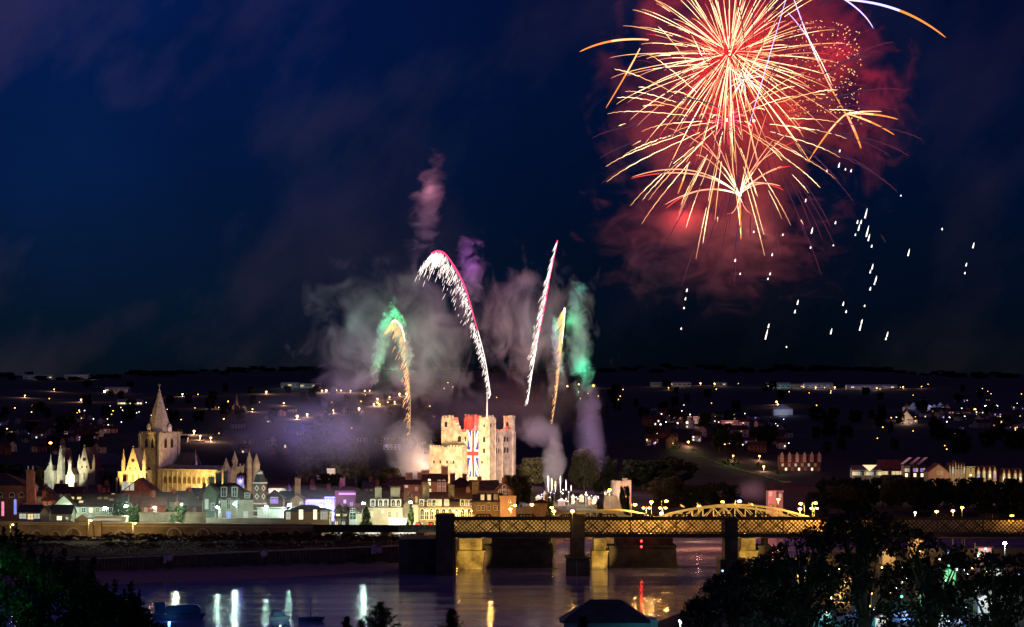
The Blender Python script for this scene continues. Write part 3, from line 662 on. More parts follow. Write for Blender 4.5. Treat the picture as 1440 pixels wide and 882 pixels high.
# ------------------------------------------------------------ railway viaduct along the left
def vD(px): return interp(px, [-200, 440, 560, 615], [944, 937, 920, 882])
def vpt(px, row): D = vD(px); return Vector((PX(px, D), D, PZ(row, D)))
viad = empty('railway_viaduct', vpt(200, 770)*1, 0, 'long brick railway viaduct wall with bricked arches along the left bank', 'viaduct'); viad.location.z = 6
vo = viad.location
vstone = mat('viaduct_masonry', (.34,.27,.20), .9, (.19,.14,.10), .18, 6, bump=.4, kind='courses', bscale=.7)
def vrow(px): return interp(px, [-100,0,300,615],[732,733.5,736.5,737.5])
# wall panels (left of px 440 solid)
q = MB(); xs_ = list(range(-100, 441, 12))
for a, c in zip(xs_[:-1], xs_[1:]):
    p, r_ = vpt(a, vrow(a))-vo, vpt(c, vrow(c))-vo
    q.add([(p.x,p.y,-1),(r_.x,r_.y,-1),(r_.x,r_.y,r_.z),(p.x,p.y,p.z),(p.x,p.y+6,-1),(r_.x,r_.y+6,-1),(r_.x,r_.y+6,r_.z),(p.x,p.y+6,p.z)], [(0,1,2,3),(7,6,5,4),(3,2,6,7)])
vw = q.build('viaduct_wall', vstone, viad)
q = MB()
for a, c in zip(xs_[:-1], xs_[1:]):
    for (ro, th, ov) in ((0, .35, .5), (3.6 if a > 135 else 2.4, .4, .35)):
        p, r_ = vpt(a, vrow(a)+ro)-vo, vpt(c, vrow(c)+ro)-vo
        q.add([(p.x,p.y-ov,p.z-th),(r_.x,r_.y-ov,r_.z-th),(r_.x,r_.y-ov,r_.z+.03),(p.x,p.y-ov,p.z+.03),(p.x,p.y-.003,p.z-th),(r_.x,r_.y-.003,r_.z-th),(r_.x,r_.y+.3,r_.z+.03),(p.x,p.y+.3,p.z+.03)], [(0,1,2,3),(4,0,3,7),(1,5,6,2),(3,2,6,7),(0,4,5,1)])
q.build('string_course', mat('pale_coping', (.42,.36,.30), .8, (.30,.25,.2), .3), viad)
void_arch = mat('arch_recess_shade', (.13,.09,.06), .95, (.08,.05,.04), .3)  # flat infill, the shade of a recess put into its colour
for i, (px, rr, bright) in enumerate(((52,8,1),(78,7,0),(103,11,1),(170,8,0),(245,11,0),(285,10,0),(330,9,0),(372,9,0),(415,9,0))):
    D = vD(px); k = mpp(D); R = rr*k*1.05; q = MB(); n = 12; z0 = PZ(757, D)-vo.z; c = vpt(px, 757)-vo
    pp = [(math.cos(math.pi*j/n), math.sin(math.pi*j/n)) for j in range(n+1)]
    hh = (752-741-rr*.0)*k*.35
    for j in range(n): q.prism([(R*pp[j][0],hh+R*pp[j][1]),(R*pp[j+1][0],hh+R*pp[j+1][1]),((R-.55)*pp[j+1][0],hh+(R-.55)*pp[j+1][1]),((R-.55)*pp[j][0],hh+(R-.55)*pp[j][1])], -.35, .1)
    q.box(-R,-R+.55,-.35,.1,-4,hh); q.box(R-.55,R,-.35,.1,-4,hh)
    o = q.build('arch_ring', mat('pale_coping', (.42,.36,.30)), viad, (c.x, c.y, z0), rad(-8))
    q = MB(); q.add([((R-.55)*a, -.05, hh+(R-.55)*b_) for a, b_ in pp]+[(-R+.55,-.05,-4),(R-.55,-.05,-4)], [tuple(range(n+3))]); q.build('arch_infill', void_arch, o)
# brick pier buttress near px 137
for px in (128, 140):
    q = MB(); c = vpt(px, vrow(px)-1)-vo; q.box(-1.1,1.1,-1.4,.2,-c.z-1,.3); q.build('buttress', vstone, viad, c, rad(-8))
# girder viaduct px 440..615 on piers
q = MB(); xs2 = list(range(440, 617, 8))
for a, c in zip(xs2[:-1], xs2[1:]):
    p, r_ = vpt(a, 745)-vo, vpt(c, 745)-vo; pt, rt = vpt(a, vrow(a)+1)-vo, vpt(c, vrow(c)+1)-vo
    q.add([(p.x,p.y,p.z-1),(r_.x,r_.y,r_.z-1),(r_.x,r_.y,r_.z),(p.x,p.y,p.z),(p.x,p.y+8,p.z-1),(r_.x,r_.y+8,r_.z-1),(r_.x,r_.y+8,r_.z),(p.x,p.y+8,p.z)], [(0,1,2,3),(7,6,5,4),(3,2,6,7),(0,4,5,1)])
    q.add([(p.x,p.y,p.z),(r_.x,r_.y,r_.z),(rt.x,rt.y,rt.z),(pt.x,pt.y,pt.z)], [(0,1,2,3)])
q.build('girder', iron, viad)
q = MB()
for px in np.arange(441, 616, 3.6):
    p = vpt(px, 744)-vo; t_ = vpt(px, vrow(px)+.6)-vo; q.box(p.x-.16, p.x+.16, p.y-.35, p.y-.003, p.z-.4, t_.z)
q.build('girder_stiffeners', mat('painted_girder', (.12,.10,.09), .5), viad)
for px in (445, 490, 540, 590):
    q = MB(); p = vpt(px, 748)-vo; q.box(-1.6,1.6,1,8,-6,p.z-.003-(0)); q.build('viaduct_pier', vstone, viad, (p.x,p.y,0), rad(-8))

# ------------------------------------------------------------ railway lattice bridge
BD = 815.0; kb = mpp(BD)
rb = empty('railway_bridge', (PX(820,BD), BD, 0), rad(.4), 'dark iron lattice girder railway bridge on stone pylons across the river', 'bridge')
def bx(px): return PX(px, BD)-PX(820, BD)
zt_ = PZ(728.5, BD); zb_ = PZ(755.5, BD); x0b = bx(638); x1b = bx(1620)
def lattice(y, px_a, px_b):
    xa, xb = bx(px_a), bx(px_b); q = MB()
    q.box(xa, xb, y-.35, y+.35, zt_-.75, zt_); q.box(xa, xb, y-.35, y+.35, zb_, zb_+1.15)
    g = q.build('chord', iron, rb)
    q = MB(); za, zc = zb_+1.15, zt_-.75; H_ = zc-za; st = 1.3; w = .29; n = int((xb-xa+H_)/st)
    for sgn, yo in ((1, -.2), (-1, .06)):
        for i in range(-int(H_/st)-1, n):
            a = xa+i*st; e = a+H_
            ca, ce = max(a, xa), min(e, xb)
            if ce <= ca: continue
            if sgn > 0: p0, p1 = (ca, za+(ca-a)), (ce, za+(ce-a))
            else: p0, p1 = (ca, zc-(ca-a)), (ce, zc-(ce-a))
            dx, dz = p1[0]-p0[0], p1[1]-p0[1]; l = math.hypot(dx, dz); nx_, nz_ = -dz/l*w/2, dx/l*w/2
            q.prism([(p0[0]+nx_,p0[1]+nz_),(p0[0]-nx_,p0[1]-nz_),(p1[0]-nx_,p1[1]-nz_),(p1[0]+nx_,p1[1]+nz_)], y+yo, y+yo+.06)
    q.build('lattice_web', iron, rb)
    x = xa
    while x < xb: q = MB(); q.box(x-.16, x+.16, y-.42, y+.42, zb_+1.15, zt_-.75); x += 15; q.build('web_stiffener', iron, rb)
for (a, b_) in ((638, 803), (822, 1019), (1037, 1236), (1254, 1620)):
    lattice(0, a, b_)
    q = MB(); q.box(bx(a), bx(b_), .36, 8.6, zb_+.3, zb_+1.0); q.build('deck', iron, rb)
    # plain far girder kept open so that the lamps show through
    q = MB(); q.box(bx(a), bx(b_), 8.7, 9.2, zt_-.6, zt_); q.box(bx(a), bx(b_), 8.7, 9.2, zb_, zb_+1.15)
    x = bx(a); 
    while x < bx(b_)-6: q.tube([(x,8.95,zb_+1.1),(x+5.5,8.95,zt_-.5)], .14, 4); q.tube([(x,8.95,zt_-.5),(x+5.5,8.95,zb_+1.1)], .14, 4); x += 5.5
    q.build('far_girder', iron, rb)
for (a, b_) in ((668,692),(726,753),(787,806),(840,868),(890,918),(945,973),(1013,1040),(1056,1084),(1310,1336),(1380,1406)):
    xa, xb = bx(a), bx(b_); q = MB(); z0 = zt_+.003; h = 1.35
    q.box(xa+.8, xb-.8, -.3, .3, z0+h-.3, z0+h)
    q.add([(xa-.6,-.3,z0),(xa+.1,-.3,z0),(xa+1.5,-.3,z0+h),(xa+.7,-.3,z0+h),(xa-.6,.3,z0),(xa+.1,.3,z0),(xa+1.5,.3,z0+h),(xa+.7,.3,z0+h)], [(0,1,2,3),(7,6,5,4),(0,3,7,4),(1,5,6,2)])
    q.add([(xb+.6,-.3,z0),(xb-.1,-.3,z0),(xb-1.5,-.3,z0+h),(xb-.7,-.3,z0+h),(xb+.6,.3,z0),(xb-.1,.3,z0),(xb-1.5,.3,z0+h),(xb-.7,.3,z0+h)], [(3,2,1,0),(4,5,6,7),(0,4,7,3),(1,2,6,5)])
    n = 6
    for i in range(1, n): x = xa+(xb-xa)*i/n; q.box(x-.2, x+.2, -.3, .3, z0, z0+h-.3)
    q.build('raised_parapet', iron, rb)
dark_masonry = mat('dark_pier_stone', (.12,.10,.085), .9, (.06,.05,.042), .3, 6, bump=.4, kind='courses', bscale=.6)  # plain dark stone for pylons, abutment and fenders
for (a, b_, top, la, lb, lrow) in ((613, 638, 723.5, 0, 0, 0), (803, 822, 725, 797, 829, 783), (1019, 1037, 727, 1012, 1044, 786), (1236, 1254, 728, 1228, 1262, 788)):
    q = MB(); zt2 = PZ(top, BD); q.box(bx(a), bx(b_), -1.4, 10, -3 if not la else PZ(lrow,BD), zt2-.9); q.box(bx(a)-.3, bx(b_)+.3, -1.7, 10.3, zt2-.897, zt2-.35); q.box(bx(a)+.2, bx(b_)-.2, -1.2, 9.8, zt2-.347, zt2)
    for z_ in (zt2-3, zb_-.5): q.box(bx(a)-.15, bx(b_)+.15, -1.55, 10.1, z_, z_+.4)
    if la:
        q.box(bx(la), bx(lb), -3.5, 11, -3, PZ(lrow,BD)-.503); q.box(bx(la)-.4, bx(lb)+.4, -3.9, 11.4, PZ(lrow,BD)-.5, PZ(lrow,BD)-.003)
    q.build('pylon', dark_masonry, rb)
# small maintenance platform bracket
q = MB(); q.box(bx(793), bx(802), -.5, .5, PZ(760.5,BD), PZ(759.6,BD)); q.tube([(bx(794),0,PZ(759.5,BD)),(bx(794),0,PZ(757,BD))], .1, 4); q.build('inspection_platform', iron, rb)
# the masonry abutment left of the first pier, with a raking cutwater
q = MB(); q.prism([(bx(560),-3),(bx(640),-3),(bx(640),zb_-1),(bx(560),zb_-1)], 6, 30); q.build('abutment', dark_masonry, rb)

# ------------------------------------------------------------ road bridge behind
RD = 846.0; kr = mpp(RD)
rd = empty('road_bridge', (PX(860,RD), RD, 0), 0, 'cream steel bowstring arch road bridge lit by street lamps behind the railway bridge', 'bridge')
def rx(px): return PX(px, RD)-PX(860, RD)
def rz_(row): return PZ(row, RD)
q = MB(); q.box(rx(640), rx(1500), 0, 17, rz_(757), rz_(752)-.5); q.box(rx(640), rx(1500), -.5, 17.5, rz_(752)-.497, rz_(751)); q.build('road_deck', concrete, rd)
q = MB()
q.box(rx(640), rx(1500), 16.6, 16.95, rz_(751)+.003, rz_(731))  # far parapet raised as a pale wall to brighten behind the lattice
q.build('parapet', mat('pale_parapet', (.50,.42,.26), .7), rd)
ylw = steel_y
def arch(px0, px1, r_end, r_mid, y, thick, n=26, verts=True):
    x0, x1 = rx(px0), rx(px1); zs, zm = rz_(r_end), rz_(r_mid); q = MB(); pts = []
    for i in range(n+1):
        u = i/n; pts.append((x0+(x1-x0)*u, zs+(zm-zs)*(1-(2*u-1)**2)))
    for i in range(n):
        (ax,az),(bx_,bz) = pts[i], pts[i+1]; q.prism([(ax,az-thick/2),(bx_,bz-thick/2),(bx_,bz+thick/2),(ax,az+thick/2)], y, y+.55)
    q.build('arch_rib', ylw, rd)
    if verts:
        q = MB(); q.box(x0, x1, y+.1, y+.45, rz_(731)-.3, rz_(731)+.2)
        m = 14
        for i in range(1, m):
            u = i/m; x = x0+(x1-x0)*u; z = zs+(zm-zs)*(1-(2*u-1)**2)-thick/2
            q.tube([(x,y+.28,rz_(731)),(x,y+.28,z)], .16, 4)
            u2 = (i+1 if i < m/2 else i-1)/m; x2 = x0+(x1-x0)*u2; z2 = zs+(zm-zs)*(1-(2*u2-1)**2)-thick/2
            q.tube([(x,y+.28,rz_(731)),(x2,y+.28,z2)], .14, 4)
        q.build('hangers', ylw, rd)
arch(915, 1122, 731, 712.5, .5, .75); arch(932, 1146, 731, 712.8, 16, .7)
arch(768, 893, 730, 719.3, .5, .75); arch(800, 925, 731, 719.8, 16, .6, verts=False)
for (px, r) in ((962, 713.2), (985, 710.8), (1020, 710), (1060, 710.8), (1090, 713)):
    q = MB(); q.box(rx(px)-.25, rx(px)+.25, .6, 16.3, rz_(r)-.2, rz_(r)+.3); q.build('wind_brace', ylw, rd)
# bridge piers : lit masonry ends and long dark fenders
ym = mat('lit_bridge_masonry', (.47,.38,.20), .9, (.07,.05,.025), .22, 14, bump=1.0, kind='courses', bscale=.5)  # dark blotches stand in for both stains and cast shadow
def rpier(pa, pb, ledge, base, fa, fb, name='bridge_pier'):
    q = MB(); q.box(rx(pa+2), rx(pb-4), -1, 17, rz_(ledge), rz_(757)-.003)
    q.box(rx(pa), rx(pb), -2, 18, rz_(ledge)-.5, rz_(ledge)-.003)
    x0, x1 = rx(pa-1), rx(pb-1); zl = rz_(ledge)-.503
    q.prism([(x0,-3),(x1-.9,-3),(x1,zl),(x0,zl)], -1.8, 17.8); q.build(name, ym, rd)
    q = MB(); zf = rz_(770); x0, x1 = rx(fa), rx(fb)
    q.prism([(x0,-3),(x1+.6,-3),(x1,zf),(x0,zf)], 1, 14); q.box(x0-.3, x1+.3, .7, 14.3, zf+.003, zf+.5); q.build('pier_fender', dark_masonry, rd)
    q = MB(); q.box(rx(fa)+2, rx(fb)-1, 2, 12, zf+.503, rz_(757)-.003)
    q.build('pier_wall', mat('river_pier_stone', (.24,.18,.12), .9, (.12,.09,.06), .4, 6), rd)
    q = MB(); q.box(rx(fa), rx(fb)+2, -.4, .98, -.5, .22); q.build('fender_waling', mat('algae_timber', (.34,.30,.14), .7, (.2,.18,.08)), rd)
rpier(644, 682, 774, 803, 683, 776); rpier(833, 856, 774, 803, 857, 951); rpier(1040, 1066, 774, 803, 1067, 1085)
# navigation lights
for i, (px, r, D, c, nm, lb) in enumerate(((902,761,RD-2,(1,.02,.02),'red','upper red navigation lamp on the dark bridge pier'),(902,769,RD-2,(1,.02,.02),'red','lower red navigation lamp on the dark bridge pier'),(807,815,BD-6,(.05,1,.2),'green','green navigation lamp at the foot of the railway bridge pylon'))):
    q = MB(); q.sphere((0,0,0), .38, 8, 5, mi=0); q.box(-.3,.3,.2,.8,-.5,.5,mi=1)
    q.build('navigation_light', [emit('nav_'+nm, c, 14), iron], None, P(px,r,D), label=lb, cat='navigation light')
    plight(px, r, D-1.0, 18, c, .2)
q = MB(); q.tube([(0,0,-1),(0,0,9)], .14, 6); q.build('mooring_post', pole_m, None, (PX(811,760),760,-.5), label='thin pale mooring post in the water before the railway bridge pylon', cat='post')

# ------------------------------------------------------------ street lamps
def lamp(px, row, D, hm, power, col, name='street_lamp', label='', cat='street lamp', group=None, r=.34, pole=True, base=None, arm=0, light=True, heads=1):
    z0 = (ground(PX(px,D), D) if base is None else base); zl = PZ(row, D)
    root = empty(name, (PX(px,D)+arm, D, z0), 0, label, cat, group); h = zl-z0
    if pole:
        q = MB(); q.tube([(0,0,0),(0,0,h+.3)], [.15,.09], 6)
        q.build('pole', pole_m, root)
        if arm or heads > 1:
            q = MB(); q.tube([(0,0,h+.3),(-(arm or 1.0),0,h+.35)], .07, 5)
            if heads > 1: q.tube([(0,0,h+.3),(1.0,0,h+.35)], .07, 5)
            q.build('arm', pole_m, root)
    xs_ = [-arm] if heads == 1 else [-1.0, 1.0]
    for x in xs_:
        q = MB(); q.sphere((0,0,0), r, 8, 5, sz=.6); q.build('lamp_head', hm, root, (x,0,h))
    if light:
        l = bpy.data.lights.new('lamp_light', 'POINT'); l.energy = power; l.color = col; l.shadow_soft_size = .3
        o = bpy.data.objects.new('lamp_light', l); COL.objects.link(o); o.parent = root; o.location = (xs_[0], -.2, h-.35)
    return root
dk = rz_(751)
G = 'sodium street lamps on and around the bridges'
for (px, row, D, dec, pw, arm, heads, lab) in (
    (857.5,689,1000,None,6000,0,1,'tallest amber lamp beside the ruined tower above the castle gardens'),
    (835,707,930,None,4000,1.2,1,'amber lamp by the round-topped dark tree left of the ruined tower'),
    (893,710,860,dk,3000,-1.4,1,'leftmost amber lamp on the crest of the road between the two arches'),
    (916,706,862,dk,3000,0,1,'tall amber lamp over the twin lamp between the two arches'),
    (909,714.5,852,dk,2500,0,2,'left twin-headed amber lamp in the dip between the two arches'),
    (937,705,849,dk,3000,-1.6,1,'amber lamp with a pale post at the left foot of the big arch'),
    (932,714.5,858,dk,2500,0,2,'right twin-headed amber lamp at the left foot of the big arch'),
    (930,722,850,dk,1500,0,1,'low amber lamp under the twin lamp at the foot of the big arch'),
    (1016,706,866,dk,4000,0,1,'amber lamp above the left half of the big arch'),
    (1040,705,849,dk,4000,-1.5,1,'amber lamp with a white post at the crown of the big arch'),
    (983,712,868,dk,3000,0,1,'small amber lamp on the left rise of the big arch'),
    (1094.6,702.5,960,None,6000,0,1,'amber lamp by the pink lit house right of the big arch'),
    (1126,708.5,852,dk,4000,1.2,1,'upper amber lamp at the right end of the big arch'),
    (1125,716,856,dk,3000,0,1,'lower amber lamp at the right end of the big arch'),
    (1147,707.6,856,dk,4000,-1.2,1,'amber lamp with a pale post right of the big arch'),
    (1145,715,860,dk,2500,0,2,'twin-headed amber lamp below the pale post right of the big arch'),
    (805,719,806,PZ(757,806),700,0,1,'amber lamp on a long post in front of the railway pylon'),
    (776,714,905,None,3500,0,1,'upper of two amber lamps by the dark rounded tree'),
    (779,719,900,None,2000,0,1,'lower of two amber lamps by the dark rounded tree'),
    (748,710,900,None,7000,-1.2,1,'amber lamp lighting the castle gardens wall'),
    (724,711,905,None,8000,-1.4,1,'bright amber lamp by the pale pink house'),
    (717.6,716,915,None,3000,0,1,'small amber lamp left of the bright one by the pale pink house'),
    (1317,719.5,905,None,2000,0,1,'amber lamp above the tree tops, third from the right bank'),
    (1340,718.6,905,None,2000,0,1,'amber lamp above the tree tops beside a pale post'),
    (1353,714,900,None,2000,0,1,'highest amber lamp above the trees on the right bank'),
    (1356.5,730,880,None,2200,0,1,'low amber lamp at the right end of the lattice bridge'),
    (1423,725.7,860,dk,1000,0,1,'amber lamp near the right edge above the trees'),
    (1445,723,860,dk,700,0,1,'amber lamp just cut by the right edge')):
    if D in (860,862,852,849,858,850,866,868,856): dec = dk
    lamp(px, row, D, E_SOD, pw*(3.2 if dec else 1.3), SOD, label=lab, group=G, base=dec, arm=arm, heads=heads, r=.66 if heads==1 else .5)
lamp(1287,721,900, E_WHT, 3000, (1,.9,.75), label='small white lamp leftmost above the trees on the right bank', r=.4)
lamp(1413,764,700, E_TEAL, 9000, (.85,1,.95), label='brilliant white lamp behind the trees at the right edge', r=.55)
G = 'pale green promenade lamps'
for (px, row, D, pw, lab) in ((59,714,985,1500,'pale lamp over the low shed beside the brick hall'),(101.5,712,975,5000,'pale green lamp at the left gable of the yellow terrace'),(148,713.7,985,3000,'pale green lamp before the windows of the long terrace'),
    (177,712,965,6000,'pale green lamp lighting the left small tree'),(217.5,713.7,985,4000,'pale green lamp between the two lit trees'),(256,710,965,7000,'pale green lamp above the right lit tree'),
    (306,713.7,970,6000,'pale green lamp left before the big hipped-roof house'),(330,709,968,9000,'brightest pale green lamp before the big hipped-roof house'),(374.6,713,975,5000,'pale green lamp right of the patterned clock turret'),
    (407,710,972,8000,'pale green lamp over the left end of the green-roofed hall'),(452,712,972,6000,'pale green lamp over the right end of the green-roofed hall'),(511,708,962,9000,'pale green lamp above the conical tree'),(577.6,706.5,960,8000,'pale green lamp above the slim tree by the lit gable')):
    lamp(px, row, D, E_TEAL, pw*.8, TEAL, label=lab, group=G, r=.6, arm=.8)
for (px,row,D,pw,lab) in ((190,736,927,5000,'yellow wall lamp right on the viaduct front'),(128,732,928,5000,'yellow lamp by the viaduct buttress'),(18,738,930,1500,'faint yellow lamp at the left end of the viaduct')):
    lamp(px, row, D, E_YEL, pw, GOLD, label=lab, r=.42, arm=-.9)
lamp(71,623,1480, E_SOD, 12000, (1,.4,.08), name='mast_lamp', label='orange lamp on a tall mast behind the quire gables', r=.9)
# ------------------------------------------------------------ town buildings
B = building
wl, wd, ww, wg, wh = win_lit, win_dim, win_white, glass_dk, win_hot
B('brick_hall','large red brick hall with small round-headed upper windows at the left edge','hall',-60,37,683,666,1015,22,'hip',brick,tile,
  wins=[(.62,700,2.2,1.1,wg,True),(.79,700,2.2,1.1,wg,True),(.93,700,2.2,1.1,wg,True),(.66,726,1.3,5.5,win_pink,True),(.84,724,1.3,5.8,win_blue,True),(.98,720,1.3,3.5,wg)])
B('brick_chimney_tower','square red brick tower with two white vents beside the brick hall','tower',37,47,664,661,1008,3.2,'flat',brick,brick,wins=(),parapet=.5)
for dx in (-3.2, 3.2):
    q = MB(); q.tube([(0,0,0),(0,0,1.6)], .25, 6); q.build('roof_vent', white_p, None, (PX(42+dx,1008), 1009, PZ(660.8,1008)), label='thin white vent pipe on %s top corner of the square brick tower' % ('the left' if dx < 0 else 'the right'), cat='vent pipe')
B('riverside_shed','low shed with a pale lit front below the brick hall','shed',26,57,720,712,965,9,'ridge',white_r,slate,wins=[(.2,730,3,2.2,ww),(.55,731,2.6,2.4,win_lit),(.85,730,3,2.2,ww)])
B('gabled_shed','pale green gabled shed beside the low riverside shed','shed',56,70,722,713,962,12,'gable',cream_r,slate)
B('boat_shed','wide grey-roofed shed with one lit window next to the gabled shed','shed',70,100,723,712,964,10,'ridge',cream_r,slate,wins=[(.45,732,2.2,1.8,wh),(.8,731,1.2,1.2,wl)])
B('terrace_house','yellow end-gable house of the long riverside terrace','house',76,103,711,697,980,14,'gable',cream_r,tile,wins=[(.75,728,1.4,2.0,wl)])
t_ = B('long_terrace','long tiled-roof terrace with lit windows behind the yellow gable','terrace',103,176,713,697,985,12,'ridge',cream_r,tile,
  wins=[(.06,721,1.7,2.0,ww),(.2,721,1.7,2.0,wg),(.34,721,1.7,2.0,wh),(.47,721,1.7,2.0,wd),(.6,721,1.7,2.0,wg),(.72,721,1.7,2.0,wg),(.87,721,2.4,2.2,ww)])
for (px, r, w) in ((110,708,1.3),(112.5,703.5,1.2),(99+17,706,1.2),(120,703.5,1.0),(138,703,1.0),(147,703,1.0)):
    pass
for i, (px, r) in enumerate(((99,703),(109,703),(113,708),(138,703),(147,703),(155,705))):
    q = MB(); q.box(-.8,.8,-.12,.06,0,1.2); k = mpp(985); yy = (PZ(r,985)-PZ(713,985))/(PZ(697,985)-PZ(713,985))*6 -.5
    q.build('roof_window', win_lit if i < 3 else win_dim, t_, (PX(px,985)-t_.location.x, yy, PZ(r,985)-t_.location.z+.1)).rotation_euler = (rad(-48),0,0)
B('small_bungalow','little white-trimmed gabled bungalow behind the viaduct wall','bungalow',105,128,732,724.5,950,8,'gable',cream_r,white_p)
B('flat_roofed_kiosk','long low flat-roofed building with a bright strip below the terrace','kiosk',134,177,728,727,950,7,'flat',white_r,white_r,wins=[(.2,732.5,6,1.0,ww),(.6,732.5,6,1.0,ww)],parapet=.1)
B('white_house','plain white house behind the left lit tree','house',163,181,713,703,1000,9,'ridge',white_r,tile)
B('lit_attic_house','dark house with two glowing attic windows behind the long terrace','house',150,176,703,694,1045,9,'hip',brick,tile,wins=[(.35,702,1.6,2.4,wh),(.8,702,1.4,1.6,wl)])
B('brown_gable_house','big brown gabled house with three pale windows below the gold cathedral gable','house',166,224,697,674,1080,14,'gable',brick,tile,wins=[(.14,690,1.9,4.0,ww),(.22,690,1.9,4.0,ww),(.34,690,1.9,4.0,ww)],chim=[(.1,1.5,1.4)])
G = 'dark tiled roofs between the cathedral and the river'
for i,(a,c,e,t,D,rf,m) in enumerate(((52,72,694,686,1120,'gable',brick),(76,92,692,682,1160,'ridge',brick),(92,116,694,686,1130,'ridge',brick),(112,140,696,688,1110,'hip',brick),(124,150,692,683,1150,'ridge',brick),(142,166,702,694,1080,'ridge',brick),
    (47,60,698,692,1060,'ridge',white_r),(58,78,704,697,1040,'hip',brick),(214,246,706,694,1040,'ridge',brick),(240,268,706,692,1060,'ridge',brick),(255,286,712,698,1030,'hip',brick),(196,232,712,700,1020,'ridge',brick),(262,288,696,688,1110,'ridge',brick),
    (370,398,690,682,1150,'ridge',brick),(382,420,686,677,1200,'hip',brick),(414,440,690,678,1180,'ridge',brick),(436,462,694,682,1150,'ridge',brick),(458,480,694,684,1140,'hip',brick),(510,530,686,678,1180,'ridge',brick),(528,552,690,680,1160,'hip',brick),(545,572,682,672,1190,'ridge',brick))):
    lab = ['small front-gabled brown house just right of the square brick tower','ridge-roofed brick house under the pale quire gables, left one','ridge-roofed brick house under the pale quire gables, right one','hip-roofed brick house below the gap between the two lit cathedral gables','brick house close under the dark quire roof','low brick house left of the big brown gable','pale-walled house with an orange glow behind the low shed','hip-roofed house behind the yellow terrace gable','brick house behind the right lit tree','taller brick house between the right lit tree and the nave','hip-roofed house left of the big hipped-roof house','low roofed house behind the two lit trees','small brick house right under the golden nave wall','brick house right behind the patterned clock turret','wide hip-roofed house right of the west front turrets','brick house left of the tree under the blue light','ridge-roofed house above the blue lit hall','hip-roofed house above the blue lit hall, by the bushes','brick house above the half-timbered gables, high on the slope','hip-roofed brick house above the dormered terrace','brick house nearest the pale smoke left of the keep'][i]
    B('town_house',lab,'house',a,c,e,t,D,9,rf,m,tile if i%3 else slate,chim=[(random.choice((.08,.5,.9)),random.uniform(1,2.2),1.5)],
      wins=[(fx_, e+8, 1.2, 1.7, random.choice((wg,wg,wg,wd,wl))) for fx_ in (.25,.6)], group=G)
B('hipped_mansion','big house with a maroon hipped roof and tall white dormers behind the promenade','house',284,356,703,680,1000,16,'hip',cream_r,tile,chim=[(.28,3.5,2.4),(.42,4.2,1.6)],cm=slate,
  dorm=[(.42,699,2.0,3.9,wg),(.63,699,2.0,3.9,wg),(.88,701,1.8,2.2,wg)],
  wins=[(.13,716,1.6,4.2,wg),(.34,716,1.6,4.2,wg),(.52,716,1.6,4.2,wg),(.70,716,1.6,4.2,wg),(.20,730,1.8,3,wl),(.34,730,1.8,3,ww),(.52,730,1.8,3,win_blue),(.85,730,2,3.2,ww)])
B('gambrel_end_house','dark green rendered gable end standing left of the big hipped-roof house','house',285,304,694,681,994,14,'gable',mat('dark_green_render',(.10,.13,.09)),slate,chim=[(.5,2.4,2)],wins=[(.3,716,1.4,4,ww),(.75,718,1.4,3,wg)])
B('garden_wall','pale wall along the promenade left of the mansion','wall',196,290,722,721.5,958,1.2,'flat',stone_dk,stone_dk,parapet=0)
B('promenade_wall','bright low wall along the promenade before the mansion','wall',290,400,730,729.5,957,1.2,'flat',white_r,white_r,parapet=0)
# clock turret with diamonds
D = 992; k = mpp(D); z0 = ground(PX(365.5,D),D); tr = empty('patterned_turret', (PX(365.5,D),D,z0), rad(-35), 'square brick turret with white diamond patterns and a white lantern on top','turret')
q = MB(); h1 = PZ(680,D)-z0; q.box(-1.85,1.85,-1.85,1.85,0,h1); q.build('shaft', brick, tr)
q = MB(); q.box(-2.2,2.2,-2.2,2.2,h1+.003,h1+.5); q.build('cornice', white_p, tr)
q = MB(); q.frustum(0,0,h1+.503,PZ(667,D)-z0,2.5,1.5,4,rad(45)); q.build('lantern_roof', slate, tr)
q = MB(); q.frustum(0,0,PZ(667,D)-z0+.003,PZ(663.5,D)-z0,1.2,1.2,8); q.frustum(0,0,PZ(663.5,D)-z0+.002,PZ(661,D)-z0,1.5,.1,8); q.build('lantern', white_p, tr)
for zz in (686.5, 698):
    for (rzz, ox, oy) in ((0,0,-1.87),(rad(90),1.87,0)):
        q = MB(); z_ = PZ(zz,D)-z0; n=4
        for j in range(4):
            a0, a1 = math.pi/2*j, math.pi/2*(j+1); R1, R2 = 1.25, .75
            q.prism([(R1*math.cos(a0),R1*math.sin(a0)),(R1*math.cos(a1),R1*math.sin(a1)),(R2*math.cos(a1),R2*math.sin(a1)),(R2*math.cos(a0),R2*math.sin(a0))], -.06, .05)
        q.build('diamond_pattern', white_p, tr, (ox,oy,z_), rzz)
for zz in (709, 719, 727): q = MB(); z_ = PZ(zz,D)-z0; q.box(-2.0,2.0,-2.0,2.0,z_,z_+.5); q.build('white_band', white_p, tr)
# blue cupola
D = 1030; z0 = PZ(681,D); cu = empty('blue_cupola', (PX(338,D),D,z0), 0, 'small domed cupola glowing blue in front of the west front','cupola')
q = MB()
for i in range(8): a = 2*math.pi*i/8; q.tube([(1.35*math.cos(a),1.35*math.sin(a),0),(1.35*math.cos(a),1.35*math.sin(a),3.2)], .16, 5)
q.frustum(0,0,-3,.3,1.7,1.7,8); q.build('colonnade', white_p, cu)
q = MB(); q.sphere((0,0,3.25), 1.65, 12, 8, sz=.9); q.frustum(0,0,4.6,6,.25,.05,6); q.build('dome', tile, cu)
q = MB(); q.frustum(0,0,.3,3.1,.8,.8,8); q.build('lit_core', emit('blue_lit_core', (.15,.12,1), 5), cu)
plight(338, 676, D-2.4, 500, (.2,.2,1), .4)
